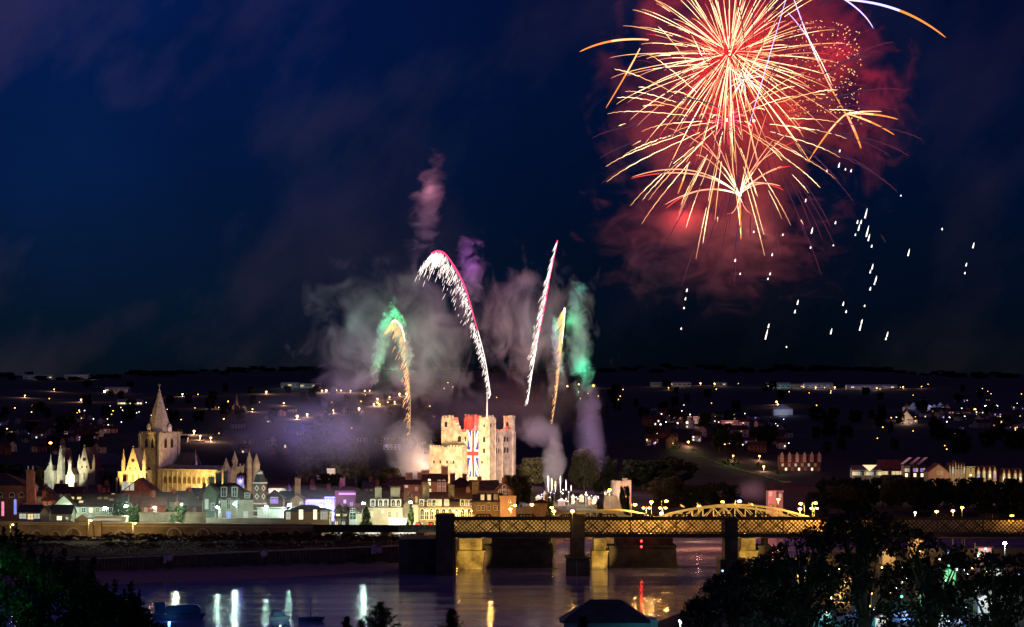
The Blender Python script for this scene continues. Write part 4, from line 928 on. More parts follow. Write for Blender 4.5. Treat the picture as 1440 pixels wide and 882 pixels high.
# right of the turret
B('bay_house','maroon house with a dark carport right of the patterned turret','house',371,398,702,690,1012,10,'hip',brick,tile,wins=[(.55,708,3.2,2.6,win_purple)])
B('white_gable_end','pale rendered block with lit windows below the maroon house','house',362,400,716,713,975,9,'flat',white_r,slate,wins=[(.12,731,2.2,4.6,ww),(.35,731,2.2,4.6,ww)],parapet=.2)
B('classical_pavilion','small classical building with a bright cornice and lit columns','pavilion',378,397,690,687,1110,8,'flat',cream_r,white_p,wins=[(.2,697,1.6,2.6,wh),(.5,697,1.6,2.6,wh),(.8,697,1.6,2.6,wl)],parapet=.6)
plight(387, 692, 1104, 2500, (1,.9,.6), .4)
B('lit_annex','low annex with a warm lit wall beside the classical pavilion','house',397,404,691,690,1105,6,'flat',cream_r,tile,wins=[(.5,694,1.5,1.4,wl)])
D=1095; z0=PZ(697,D); o = empty('spired_turret',(PX(406,D),D,z0),0,'thin white turret with a pointed spirelet beside the lit annex','turret')
q=MB(); q.frustum(0,0,0,PZ(689,D)-z0,1.3,1.2,8); q.build('shaft',white_r,o); q=MB(); q.frustum(0,0,PZ(689,D)-z0+.003,PZ(680.5,D)-z0,1.5,.08,8); q.tube([(0,0,PZ(682,D)-z0),(0,0,PZ(670,D)-z0)],.06,4); q.build('spirelet',lead,o)
B('dark_roofed_house','dark-roofed house with a square chimney left of the tall shaped gable','house',393,417,702,692,1030,9,'ridge',brick,slate,chim=[(.85,2.2,1.6)])
B('shaped_gable_house','stone house with a tall central chimney rising through its gable','house',408,427,704,696,1005,9,'gable',mat('warm_brick',(.45,.24,.14),.9,(.32,.17,.10)),tile,chim=[(.5,6.2,2.2)],wins=[(.8,711,1.3,1.5,wg)])
B('green_roofed_hall','long low hall with a pale green hipped roof and tall lit windows','hall',399,463,719.5,711,955,13,'hip',mat('yellow_render',(.55,.45,.24),.8,(.42,.33,.16)),green_roof,
  wins=[(.10,731,2.0,3.2,ww),(.38,731,1.9,4.0,wh),(.69,731,1.7,4.0,wh),(.83,731,.9,3.6,ww),(.885,731,.9,3.6,ww),(.94,731,.9,3.6,ww)])
B('blue_lit_hall','blue floodlit hall with a white cornice and row of windows','hall',428,458,705.5,703,1050,12,'flat',white_r,white_p,wins=[(.2,712,2.0,2.6,ww),(.38,712,2.0,2.6,ww),(.56,712,2.0,2.6,ww),(.74,712,2.0,2.6,ww),(.92,712,2.0,2.6,ww)],parapet=.4)
B('blue_lit_block','taller blue floodlit block at the right end of the blue hall','house',457,470,702,701,1040,10,'flat',white_r,slate,wins=[(.22,711,1.2,3.2,ww),(.5,711,1.2,3.2,ww),(.78,711,1.2,3.2,ww),(.3,724,1.4,2.6,ww)],parapet=.5)
B('maroon_roof_block','broad maroon-roofed block behind the blue floodlit hall','house',424,470,701,690,1075,12,'ridge',brick,tile,chim=[(.3,2,2),(.8,2,1.6)])
for (px,row,D,pw) in ((437,722,1036,9000),(452,722,1036,9000),(464,720,1030,12000)): plight(px,row,D,pw*1.6,(.12,.16,1),.5,name='blue_floodlight')
plight(463,694,1046,26000,(.2,.12,1),1.0,name='blue_floodlight'); plight(452,676,1100,30000,(.3,.15,1),1.0,name='blue_floodlight')
plight(465,732,985,9000,(.8,.85,1),.4)
tf = mat('timber_panel', (.66,.62,.52), .8, (.55,.5,.42))
for i,(a,c,e,t) in enumerate(((470.5,480,720,712),(480.5,490,720,712))):
    o = B('half_timbered_gable', ['half-timbered black and white gable next to the blue hall','half-timbered black and white gable in the middle of the three'][i],'house',a,c,e,t,968,9,'gable',tf,tile, group='half-timbered gables')
    W_ = (c-a)*mpp(968); he_ = PZ(e,968)-o.location.z; ht_ = PZ(t,968)-o.location.z; q = MB()
    for x_ in (-W_/2+.12, -W_/6, W_/6, W_/2-.12): q.box(x_-.1, x_+.1, -.1, -.003, he_-5.4, he_)
    for z_ in (he_-.12, he_-2.3, he_-5.4): q.box(-W_/2, W_/2, -.13, -.102, z_-.14, z_+.14)
    q.prism([(-.12,he_),(.12,he_),(.12,ht_-.3),(-.12,ht_-.3)], -.1, -.003)
    for sg in (-1,1): q.prism([(sg*W_*.2,he_),(sg*W_*.2+sg*.2,he_),(sg*.2,ht_-.8),(sg*.02,ht_-.6)][::sg], -.1, -.003); q.prism([(sg*(W_/2+.35),he_-.1),(sg*(W_/2),he_-.1),(0,ht_-.35),(0,ht_+.15)][::-sg], -.5, -.14)
    q.build('timber_frame', blk, o)
    window(o, 0, -.1, he_-1.7, 1.8, 1.0, win_hot if i==0 else wl, fm=blk); window(o, -.6, -.1, he_-5.1, 1.6, 1.6, ww if i else wl, fm=blk)
o = B('white_gabled_cottage','white gabled cottage with two dark windows right of the half-timbered gables','house',491,500.5,722,713.5,966,10,'gable',white_r,tile,wins=[(.5,721,1.9,1.7,wg),(.55,731,2.6,3.0,wg)])
B('slate_cottage','narrow dark cottage beside the white gabled one','house',501,507,722,716,970,10,'ridge',cream_r,slate)
B('purple_brick_block','tall maroon brick block with a glowing pink balcony strip','house',471,502,690,684,1060,14,'hip',brick,tile,chim=[(.3,3,2.2)],wins=[(.6,696,8,.9,emit('glowing_pink_strip',(1,.35,.4),1.2)),(.45,708,1.2,1.6,wl),(.75,712,1.2,1.6,wd)])  # balcony strip is given its own pink glow
B('long_brown_roof','long plain maroon roof left of the dormered terrace','house',501,548,708,692,1010,12,'ridge',brick,tile)
B('dormered_terrace','floodlit cream terrace with a row of round-headed dormers','terrace',518,566,714,704,980,11,'mansard',cream_r,tile,
  dorm=[(.13,712.5,1.6,2.0,wg,True),(.36,712.5,1.6,2.0,wg,True),(.51,712.5,1.6,2.0,wg,True),(.73,712.5,1.6,2.0,wg,True),(.88,712.5,1.6,2.0,wg,True)],chim=[(.27,4.4,2.6),(.77,4.4,3.6)],cm=cream_r,
  wins=[(.1,728,1.3,2.6,wl),(.42,722,1.1,1.4,ww),(.62,728,1.3,2.6,wd),(.84,728,1.2,2.4,wd)])
B('lit_garage','small flat garage with a brilliantly lit open front','garage',547,571,730.5,730,953,6,'flat',white_r,white_r,wins=[(.18,735.5,1.4,1.2,win_hot),(.4,735.5,1.4,1.2,win_hot),(.62,735.5,1.4,1.2,win_hot),(.84,735.5,1.4,1.2,win_hot)],parapet=0)
for px in (552,560,567): plight(px,732,950,1800,(1,1,.75),.4)
B('lit_gable_house','tall yellow lit gable with a chimney at its peak','house',564,585,715,702,985,14,'gable',cream_r,tile,chim=[(.5,1.4,1.6)])
plight(566,726,975,2500,(1,.8,.4),.4); plight(538,722,970,2500,(1,.9,.6),.3)
D=955; z0=ground(PX(585.5,D),D); q=MB(); q.box(-.75,.75,-.75,.75,0,PZ(711,D)-z0); q.box(-1.1,1.1,-1.1,1.1,PZ(711,D)-z0+.002,PZ(709.5,D)-z0); q.box(-.45,.45,-.45,.45,PZ(709.5,D)-z0+.003,PZ(698,D)-z0); q.box(-1.2,1.2,-1.2,1.2,3.4,4)
q.build('brick_gate_column', cream_r, None,(PX(585.5,D),D,z0),label='tall pale column lit yellow at the left end of the arcade building',cat='column'); plight(583,729,948,2500,GOLD,.4)
B('arcade_building','long yellow lit building with round-headed dormers above a lamp-lit arcade','building',588,668,713.5,703,975,12,'mansard',brick_y,tile,
  dorm=[(f,712,1.5,1.9,(wg,wd,wg,wl,ww,wg,wd,wg)[i],True) for i,f in enumerate((.06,.20,.28,.37,.50,.78,.85,.93))],chim=[(.13,5.5,2.6),(.58,5.2,2.2)],
  wins=[(f,731,1.7,3.6,wg,True) for f in (.07,.15,.24,.34,.45,.56,.67,.78,.9)])
for i,px in enumerate((599.5,609,628,638,647,655,663)):
    lamp(px,718.5,971,E_YEL,1500,GOLD,name='wall_lamp',label='amber wall lamp along the arcade front',group='amber wall lamps along the arcade',r=.42,pole=False)
for (px,lab) in ((588,'left red tail light glowing on the road by the pale column'),(606,'right red tail light glowing on the road by the arcade')):
    pass
B('yellow_town_house','yellow lit town house with three white dormers beside the arcade','house',666,705,706,696,955,11,'ridge',brick_y,slate,dorm=[(.32,704.5,1.4,2.4,wl),(.56,704.5,1.4,2.4,wl),(.80,704.5,1.4,2.4,wd)],
  wins=[(.18,718,1.3,2.0,wg),(.34,718,1.3,2.0,wg),(.54,718,1.3,3.0,wg),(.78,718,1.3,2.0,wg),(.92,718,1.3,2.0,wg)],chim=[(.06,4.6,2.6)])
B('pink_house','pale pink parapet house with one dark window lit by the street lamps','house',703,725.5,701,700,950,10,'flat',pink_r,pink_r,wins=[(.68,711.5,1.8,2.6,wg)],chim=[(.6,2.2,1.4)],parapet=.5,cm=pink_r)
plight(690,728,938,5000,SOD,.4); plight(712,728,938,3500,SOD,.4); plight(640,728,960,3000,SOD,.4)
B('victorian_gable_house','brown house with a tall decorated central gable under the castle','house',696,722,692,679,1040,12,'gable',brick,tile,wins=[(.3,700,1.6,3.4,wg),(.5,700,1.6,3.4,wg),(.7,700,1.6,3.4,wg),(.5,690,1.6,1.6,wg,True)],chim=[(.5,1.4,1.8)])
B('tall_brown_block','tall brown brick block with tiny lit windows left of the keep','house',594,628,678,668,1100,14,'ridge',mat('brown_brick',(.27,.15,.09),.9,(.18,.10,.06)),tile,chim=[(.1,1.5,3.4),(.9,3.2,3.0)],wins=[(.08,686,.9,1.4,wl),(.2,686,.9,1.2,wl),(.29,683,1.3,3.0,wh),(.31,697,1.3,3.0,wl),(.7,694,1.4,6,emit('dull_red_panel',(.8,.25,.12),.18)),(.9,694,1.4,6,emit('dull_red_panel',(.8,.25,.12),.18))])
B('chimneyed_brown_house','brown brick house with two fat chimneys just left of the keep smoke','house',568,597,682,676,1110,13,'ridge',mat('brown_brick',(.27,.15,.09)),tile,chim=[(.22,2.8,3.2),(.75,3.0,2.4)],wins=[(.12,686,1.5,1.6,ww),(.6,690,1.2,1.6,wd)])
B('brown_terrace','brown terrace standing in front of the castle curtain wall','terrace',600,668,702,694,1030,12,'ridge',mat('brown_brick',(.27,.15,.09)),tile,chim=[(.5,2.6,2.4),(.85,2.0,1.6)],wins=[(.1,708,1.2,2,wg)])
B('upper_brown_roof','brown tiled roof with crouching gables right below the flag','house',628,668,686,672,1130,14,'hip',mat('brown_brick',(.27,.15,.09)),tile,chim=[(.2,1.4,2.4),(.62,1.2,2.0)])
B('lower_mansion_roof','brown roof between the flag and the decorated gable','house',660,700,690,677,1110,12,'ridge',mat('brown_brick',(.27,.15,.09)),tile,chim=[(.35,1.6,2.0)])
# castle curtain wall pieces, right of the keep, lit amber
q = MB(); D=985
pc = [(PX(px,D),PZ(r,D)) for px,r in ((722,716),(740,712),(760,713),(783,715))]
q.prism([(PX(722,D),5),(PX(800,D),5),(PX(800,D),PZ(722,D))]+pc[::-1], D, D+2.5)
q.build('castle_gardens_wall', mat('amber_stone',(.42,.33,.22),.9,(.28,.21,.13),.3,6,bump=.4), label='rough stone wall below the castle gardens lit by amber lamps', cat='wall')
B('garden_lodge','low hipped lodge roof beside the dark rounded tree','house',748,772,708,703,965,9,'hip',brick_y,tile,chim=[(.85,1.2,1.2)])
# ruined bastion tower right
D=1075; kx=mpp(D); z0=ground(PX(875,D),D); o=empty('ruined_bastion',(PX(875,D),D,z0),0,'ruined round bastion tower with a floodlit left side and broken top','tower')
q=MB(); q.frustum(-1.8,0,0,PZ(676,D)-z0,3.6,3.2,14); q.box(-1,3.8,-2.2,2.2,0,PZ(675,D)-z0); q.box(0,2.2,-2,2,PZ(675,D)-z0-.3,PZ(672.5,D)-z0); q.box(-4,-2.5,-1.5,1.5,PZ(676,D)-z0-.2,PZ(674.5,D)-z0); q.build('tower_wall', stone_dk, o)
q=MB(); q.box(-.5,.5,-.1,.3,0,1.4); q.build('window_opening', void, o,(2.2,-2.35,PZ(688,D)-z0))
spot(P(860,702,D-16), P(870,682,D), 30000, (1,.9,.65), 60); spot(P(896,706,D-14), P(884,688,D), 26000, (1,.35,.2), 70)
# garden ramp / path wall
q=MB(); D=1010; q.prism([(PX(846,D),6),(PX(885,D),6),(PX(868,D),PZ(698,D)),(PX(850,D),PZ(697,D))], D, D+6); q.build('garden_ramp', concrete, label='pale sloping bank wall below the ruined bastion', cat='wall')
plight(852,700,1000,3000,(1,.85,.65),.4)
B('yellow_kiosk','low yellow-lit kiosk roof behind the small arch','kiosk',851,875,718,715.5,925,7,'hip',cream_r,steel_y)

for px,row,D,pw in ((700,752,880,900),(790,740,900,3500),(980,740,1005,9000),(890,745,880,2000)): plight(px,row,D,pw,(1,.62,.16),.5,name='bridge_fill_light')  # unseen amber fill lights added around the bridges
plight(20,700,1000,700,(1,.55,.4),.5); plight(43,690,998,500,(1,.5,.35),.5)  # unseen fill lights added to brighten the brick hall
for px,row,D,pw in ((585,694,1075,9000),(612,692,1060,9000),(640,690,1020,6000),(672,688,1060,9000),(700,690,1020,6000),(540,696,1090,6000)): plight(px,row,D,pw,(1,.52,.22),.5,name='town_fill_light')  # hidden fill lights added to warm the brown blocks

spot(P(704,800,824), P(664,779,844), 46000, (1,.66,.18), 38, .4, name='bridge_fill_light'); spot(P(868,798,824), P(844,779,844), 34000, (1,.66,.18), 34, .4, name='bridge_fill_light'); spot(P(1075,796,824), P(1052,775,844), 30000, (1,.66,.18), 34, .4, name='bridge_fill_light')  # unseen spots added to pick out the pier ends

for px in (655,690,725,760,795): plight(px,738,RD+6,2300,(1,.62,.2),.4,name='bridge_fill_light')  # hidden lights added over the deck to brighten the far parapet

for px,row,D,pw in ((60,700,1030,2600),(115,702,1015,3000),(160,700,1030,2600),(215,702,1015,3200),(270,700,1040,3200),(385,700,1045,3600),(420,698,1040,3200),(488,704,1030,3600),(530,700,1035,4200),(300,690,1060,3000),(90,690,1090,3000),(180,696,1060,3000)): plight(px,row,D,pw,(1,.5,.28),.5,name='town_fill_light')  # hidden fill lights added to warm the town

for px in (945,975,1005,1035,1065,1095,1118): plight(px,727,841,1100,(1,.66,.2),.4,name='bridge_fill_light')  # unseen lights hung between the bridges to brighten the big arch
for px in (785,815,850,880): plight(px,729,841,350,(1,.66,.2),.4,name='bridge_fill_light')  # weaker unseen lights added for the small arch

for px,row,D,pw in ((955,738,950,16000),(1000,738,960,18000),(990,745,905,9000)): plight(px,row,D,pw,(1,.40,.10),.5,name='bridge_fill_light')  # unseen lights added to turn the water beyond the bridge orange
# ------------------------------------------------------------ trees
bark = mat('bark', (.10,.075,.05), .9, (.05,.04,.03), 2)
leaf_g = leafmat('leaves_green', (.06,.11,.035), (.035,.07,.02)); leaf_o = leafmat('leaves_olive', (.11,.10,.05), (.06,.06,.03)); leaf_d = leafmat('leaves_dark', (.035,.045,.02), (.02,.028,.015), .15)
def crown_mesh(seed, mt, R=1.0, Hc=1.0, clumps=26, per=110, leaf=.05, base=.25, cone=False):
    """unit tree: height 1, crown radius about R*.5"""
    r = np.random.default_rng(seed); C = []
    for i in range(clumps):
        t = r.random(); 
        if cone: z = .12+.83*t; rr = .30*(1-t)**.8*R; cr = .10*(1-.6*t)
        else:
            z = base+(1-base)*(.12+.78*t); rr = R*.42*math.sqrt(max(.05, 1-((z-(base+1)/2)/((1-base)*.55))**2)); cr = .12*r.uniform(.7,1.25)
        a = r.uniform(0, 6.283); q_ = rr*math.sqrt(r.uniform(.25,1))
        c = np.array([q_*math.cos(a), q_*math.sin(a), z]); n = int(per*r.uniform(.6,1.3))
        d = r.normal(size=(n,3)); d /= np.linalg.norm(d, axis=1)[:,None]; d *= (cr*r.uniform(.35,1.0,size=n)**.6)[:,None]; d[:,2] *= .8
        C.append(c+d)
    C = np.concatenate(C); return quads_mesh('crown', leaf_quads(C, leaf, r), mt)
def trunk_mesh(seed, base=.25, h=.8):
    r = random.Random(seed); q = MB(); q.tube([(0,0,-.03),(.005,0,base),(0,.01,h)], [.03,.022,.006], 6)
    for i in range(6):
        a = r.uniform(0,6.28); z = r.uniform(base*.8, h*.8); l = r.uniform(.18,.32); q.tube([(0,0,z),(l*.5*math.cos(a),l*.5*math.sin(a),z+l*.35),(l*math.cos(a),l*math.sin(a),z+l*.55)], [.012,.008,.003], 5)
    return q.mesh('trunk', bark)
CRN = {}
def tree_var(k):
    if k not in CRN:
        kind, i = k
        if kind == 'green': CRN[k] = (crown_mesh(10+i, leaf_g, clumps=40, per=80, leaf=.045), trunk_mesh(i))
        elif kind == 'olive': CRN[k] = (crown_mesh(20+i, leaf_o, clumps=80, per=90, leaf=.032, base=.1), trunk_mesh(i))
        elif kind == 'dark': CRN[k] = (crown_mesh(30+i, leaf_d, clumps=56, per=70, leaf=.04, base=.03), trunk_mesh(i))
        elif kind == 'cone': CRN[k] = (crown_mesh(40+i, leaf_g, clumps=46, per=80, leaf=.03, cone=True), trunk_mesh(i))
        elif kind == 'scrub': CRN[k] = (crown_mesh(70+i, leafmat('scrub_leaves',(.11,.05,.035),(.05,.028,.02)), R=1.7, clumps=22, per=90, leaf=.05, base=-.15), trunk_mesh(i, .05, .5))  # scrub leaf colour is reddened for the shells' light
        elif kind == 'bush': CRN[k] = (crown_mesh(50+i, leaf_o, R=1.7, clumps=16, per=90, leaf=.055, base=-.15), trunk_mesh(i, .05, .5))
    return CRN[k]
_tc = [0]
def tree(px, top, D, wpx, label, kind='dark', group=None, name='broadleaf_tree', rowb=None, dz=0):
    _tc[0] += 1; X = PX(px, D); z0 = (ground(X, D) if rowb is None else PZ(rowb, D))+dz; h = PZ(top, D)-z0; w = wpx*mpp(D)/.98
    cm_, tm_ = tree_var((kind, _tc[0]%3)); ws = w if kind not in ('bush','scrub') else w/1.6
    if kind == 'cone': ws = w/.72
    root = empty(name, (X, D, z0), random.uniform(0,6.28), label, 'bush' if kind in ('bush','scrub') else 'tree', group); 
    for nm, m_ in (('trunk', tm_), ('crown', cm_)): o = link(nm, m_, root); o.scale = (ws, ws, h)
    return root
tree(462, 588, 1400, 84, 'huge rounded pale tree in drifting smoke above the blue lit hall', 'olive')
tree(500, 622, 1420, 40, 'medium olive tree at the right flank of the huge rounded tree', 'olive')
tree(432, 612, 1430, 40, 'medium olive tree at the left flank of the huge rounded tree', 'olive')
tree(466, 664, 1180, 44, 'dark leafy tree standing in the blue light above the blue hall', 'dark')
tree(524, 660, 1200, 46, 'dim leafy tree with flecks of light above the dormered terrace', 'olive')
tree(548, 655, 1230, 34, 'olive tree left of the pale smoke beside the keep', 'olive')
tree(752, 643, 1290, 50, 'round floodlit tree just right of the keep', 'olive')
tree(775, 655, 1330, 36, 'dim round tree behind the pale smoke column', 'olive')
tree(733, 664, 1130, 34, 'dark ivy-like tree at the foot of the keep, right corner', 'olive')
tree(718, 668, 1120, 30, 'dark ivy-like tree at the foot of the keep, below its right turret', 'olive')
tree(774, 694, 912, 15, 'small dark clipped round tree on the gardens wall', 'dark'); tree(843.5, 698, 922, 12, 'narrow dark clipped tree with a rounded top left of the garden ramp', 'dark')
tree(878, 682, 1060, 16, 'ivy tree climbing the ruined bastion', 'dark')
tree(822, 628, 1230, 46, 'tall tree behind the gardens in mauve smoke', 'olive'); tree(850, 640, 1240, 40, 'dark tree right of the mauve smoke column', 'dark')
for i,(px,top,D,w,kd,lb) in enumerate(((905,645,1330,70,'dark','broad dark tree above the ruined bastion'),(945,640,1400,66,'dark','broad dark tree up the slope right of the ruined bastion'),(938,668,1100,56,'olive','rounded tree dimly amber behind the lamps of the twin arches'),(978,680,1090,46,'dark','dark rounded tree above the left rise of the big arch'),
   (1020,676,1130,54,'dark','dark tree above the crown of the big arch'),(1180,680,1100,50,'olive','olive tree right of the pale post by the big arch'),(1212,686,1090,40,'dark','dark tree behind the right bank tree tops, left one'),(1258,668,1120,44,'olive','rounded dim olive tree below the white-gabled riverside houses'),
   (1300,682,1110,50,'dark','dark tree below the brick gable of the riverside terrace'),(1345,684,1120,44,'dark','dark tree below the pointed riverside terrace'),(1395,680,1110,54,'dark','dark tree under the last riverside houses'),(1435,682,1100,40,'dark','dark tree under the houses at the right edge'),(1150,690,1080,36,'dark','small dark tree behind the right end of the big arch'))):
    tree(px, top, D, w, lb, kd)
tree(187, 711, 962, 26, 'small tree brightly lit pale green beside the white house', 'green'); tree(249, 710, 960, 34, 'wide small tree brightly lit pale green before the garden wall', 'green')
plight(181,717,951,7000,(.8,1,.7),.4); plight(247,716,950,8000,(.85,1,.7),.4); tree(170, 704, 975, 24, 'dark tree left behind the small lit tree', 'dark')  # unseen lights added in front to brighten the two small trees
tree(515, 710, 957, 22, 'conical green tree standing under the pale lamp', 'cone', name='conical_tree'); tree(578, 706, 955, 15, 'slim dark blue-green tree before the lit gable', 'cone', name='conical_tree')
tree(50, 655, 1120, 26, 'dim tree behind the square brick tower', 'olive'); tree(150, 640, 1420, 60, 'dark tree behind the quire roof left of the gold gable', 'dark'); tree(8, 650, 1300, 60, 'dark tree behind the brick hall', 'dark')
# scrub on the quay: bushes one can tell apart, plus rough grass
bl = ['round reddish bush on the quay scrub','low spreading bush on the quay scrub']
i = 0
for px in range(-10, 610, 10):
    for row_off, D in ((0, 905), (13, 868)):
        pxx = px+random.uniform(-6,6)+(6 if row_off else 0); top = interp(pxx, [0,60,135,150,250,430,600],[752,750,756,750,752,748,752]) + row_off + random.uniform(-2.5,2.5)
        vd = vD(pxx)
        tree(pxx, top, min(D+random.uniform(-6,16), vd-8), random.uniform(24,34), 'reddish scrub bush on the quay between the river wall and the viaduct', 'scrub', 'scrub bushes on the quay', 'bush'); i += 1
r = np.random.default_rng(5); n = 22000; C = np.zeros((n,3)); pxs = r.uniform(-60, 615, n)
D_ = np.array([interp(p, W_PX, W_D) for p in pxs])+2.5+r.uniform(0,70,n)
C[:,0] = (pxs-720)*D_/F; C[:,1] = D_; C[:,2] = 6+r.uniform(0,1.1,n)**1.5
link('rough_grass', quads_mesh('rough_grass', leaf_quads(C, .35, r, .12), leafmat('reddened_grass', (.13,.06,.045), (.07,.035,.03))), label='reddish grass along the top of the quay', cat='grass', kind='stuff')  # red of the shell light is put into the grass colour
# lit roadside verge
for (px, row, lb) in ((953,628,'green lit round bush by the small white post on the hill'),(977,634,'green lit round bush at the top of the sloping lit verge'),(1031,648,'wide green lit bush under a lamp on the sloping verge'),(1068,654,'small dim green bush lower on the sloping verge'),(1096,664,'sparse pale lit bush at the bottom of the sloping verge'),(1022,652,'small green lit bush left of the wide one')):
    y = ray_ground(px, row+4, 1500, 2600); tree(px, row-4 if 'wide' not in lb else row-5, y, 11 if 'wide' not in lb else 24, lb, 'bush', name='bush', rowb=row+5)
    plight(px+2, row-6, y-3, 420 if 'dim' not in lb else 160, (.75,1,.35), .5)
q=MB(); vp=[]
for k in range(41):
    u=k/40; px=940+u*172; row=float(np.interp(px,[940,965,1000,1040,1075,1112],[637,639.5,650,663,672,682])); y=ray_ground(px,row,1450,2600); vp.append((PX(px,y),y,ground(PX(px,y),y)+.25))
for a,c in zip(vp[:-1],vp[1:]): q.add([a,c,(c[0]+1,c[1]+9,c[2]+.5),(a[0]+1,a[1]+9,a[2]+.5)],[(0,1,2,3)])
q.build('path',mat('mown_verge',(.22,.24,.10),.9,(.14,.16,.06)),kind='structure')
for k in range(2,40,5): l=plight(0,0,1000,190,(.95,1,.4),.4); l.location=(vp[k][0],vp[k][1]+2,vp[k][2]+5)
# ------------------------------------------------------------ far lamps and houses on the hillside
HL = {}
def far_lamp(px, row, r, hm, label, group, D=None, h=9, light=0, col=SOD):
    D = D or ray_ground(px, row+2.5, 1450); z0 = ground(PX(px,D), D); zl = PZ(row, D)
    if zl < z0+3: zl = z0+3
    root = empty('street_lamp', (PX(px,D), D, z0), 0, label, 'street lamp', group)
    q = MB(); q.tube([(0,0,0),(0,0,zl-z0)], [.14,.1], 4); q.build('pole', pole_m, root)
    k = (hm.name, round(r,2))
    if k not in HL: q = MB(); q.sphere((0,0,0), r, 8, 5, sz=.8); HL[k] = q.mesh('lamp_head', hm)
    link('lamp_head', HL[k], root, (0,0,zl-z0))
    if light:
        l = bpy.data.lights.new('lamp_light','POINT'); l.energy = light; l.color = col; o = bpy.data.objects.new('lamp_light', l); COL.objects.link(o); o.parent = root; o.location = (0,-1.5,zl-z0-.6)
GF = 'amber street lamps scattered over the far hillside'; LF = 'small amber street lamp far off on the dark hillside'
big = [(256.5,555,1.5),(273,609,1.3),(281.5,616.5,1.1),(296.5,619,1.2),(418,587,1.9),(432,584.5,1.3),(458,580.5,1.3),(469,579,1.4),(505,576,1.5),(526,569,1.2),(531,562,1.3),(531,568,1.3),(534,569.5,1.0),(548,559.5,1.1),(555,566,.9),(562,554.5,1.2),(572,555,2.0),(459,549.5,1.8),(473,549.5,1.6),(453,550,1.1),(479.5,549.5,1.0),(493,550,1.0),(513,550,.9),(520,550,.9),(374.6,551.5,1.6),(399,568,1.2),(114,563,1.4),(35,557,1.1),(834.6,543,1.9),(814,541,1.2),(798,544,1.4),
    (985,539.6,1.6),(1005,540,1.9),(1092,567,1.5),(1094,570.5,1.0),(968,628,1.1),(1074,662,1.0),(1068,648,.9),(1031,646,.8),(1371,578,1.7),(1265,588.6,1.3),(1174,545,1.6),(1194,543,1.4),(1123,544,1.2),(1129,543,1.0),(1147,545,1.2),(1162,544,1.2),(1233,546,1.2),(1270,544.5,1.2),(1296,544,.9),(940,546,.7),(300,573,.8),(355,577,.9),(76,548,1.0),(128,532,1.2)]
for (px,row,r) in big: far_lamp(px, row, r*.75, E_SODM, LF, GF, light=(15000*r if px<640 else 3500*r), col=(1,.5,.3))
rr = random.Random(11)
def scatter(n, x0, x1, y0, y1, hm, r0, r1, lb, gp):
    for _ in range(n): far_lamp(rr.uniform(x0,x1), rr.triangular(y0,y1,(y0+y1)/2), rr.uniform(r0,r1), hm, lb, gp)
GW = 'tiny white lamps scattered over the far hillside'; LW = 'tiny white lamp far off on the dark hillside'
scatter(22, 0, 240, 550, 612, E_SODM, .35, .6, LF, GF); scatter(22, 240, 620, 546, 600, E_SODM, .35, .65, LF, GF)
scatter(16, 620, 900, 536, 566, E_SODM, .35, .65, LF, GF); scatter(18, 900, 1440, 538, 560, E_SODM, .35, .6, LF, GF)
scatter(26, 905, 1440, 562, 650, E_SODM, .3, .5, LF, GF); scatter(22, 1255, 1440, 560, 602, E_WHTF, .35, .55, LW, GW); scatter(12, 915, 975, 565, 625, E_WHTF, .35, .6, LW, GW); scatter(14, 1040, 1110, 575, 640, E_WHTF, .3, .5, LW, GW); scatter(18, 90, 250, 560, 600, E_WHTF, .3, .5, LW, GW)
far_lamp(147,551,1.6,E_WHT,'brilliant white lamp by the long shed left of the cathedral spire',None); far_lamp(1386,573,.9,E_WHT,'small white lamp beside the bright amber one on the right hillside',None)
# house kit for the hillside
HK = []
for v in range(3):
    w, d, h, hr = ((8,7,5,8),(14,8,5.5,8.5),(7,9,6.5,10))[v]
    b1 = MB()
    if v == 2: b1.prism([(-w/2,0),(w/2,0),(w/2,h),(0,hr),(-w/2,h)], 0, d)
    else: b1.prismx([(0,0),(d,0),(d,h),(d/2,hr),(0,h)], -w/2, w/2)
    r1 = MB(); (r1.gabley if v == 2 else r1.gable)(-w/2, w/2, 0, d, h-.1, hr+.05)
    r1.box(w*.3-.5, w*.3+.5, d/2-.4, d/2+.4, hr-2, hr+1.6)
    HK.append((w, h, b1, r1.mesh('roof', tile)))
WMAT = [white_r, brick, cream_r, pink_r]; HW = {}
pane_q = MB().box(-.6,.6,-.08,0,0,1.4)
PM = [pane_q.mesh('window', emit(n_, c_, s_)) for n_, c_, s_ in (('far_window_warm',(1,.7,.3),2.0),('far_window_white',(1,.95,.85),1.8),('far_window_dim',(1,.5,.2),.5),('far_window_violet',(.5,.35,1),1.2))] + [pane_q.mesh('window', glass_dk)]
def far_house(px, row, v, m, lit, label, group, D=None, sc=1.0, rz=None):
    D = D or ray_ground(px, row+1, 1450); X = PX(px,D); z0 = ground(X,D)-.5
    w, h, b1, rmesh = HK[v]; k = (v, m)
    if k not in HW: HW[k] = b1.mesh('wall', WMAT[m])
    root = empty('hillside_house', (X,D,z0), rr.uniform(-.5,.5) if rz is None else rz, label, 'house', group); root.scale = (sc,sc,sc)
    link('wall', HW[k], root); link('roof', rmesh, root)
    for i, x in enumerate(np.linspace(-w*.32, w*.32, 2 if w < 10 else 4)):
        for z in (.9, 3.4):
            pm = PM[rr.choice((0,1,2,3))] if rr.random() < lit else PM[4]; link('window', pm, root, (x, -.01, z))
GH = 'houses on the dark hillside'
def hs(n, x0,x1,y0,y1, lit, lb, gp):
    for _ in range(n): far_house(rr.uniform(x0,x1), rr.uniform(y0,y1), rr.randrange(3), rr.randrange(4), lit, lb, gp, sc=rr.uniform(.6,.95))
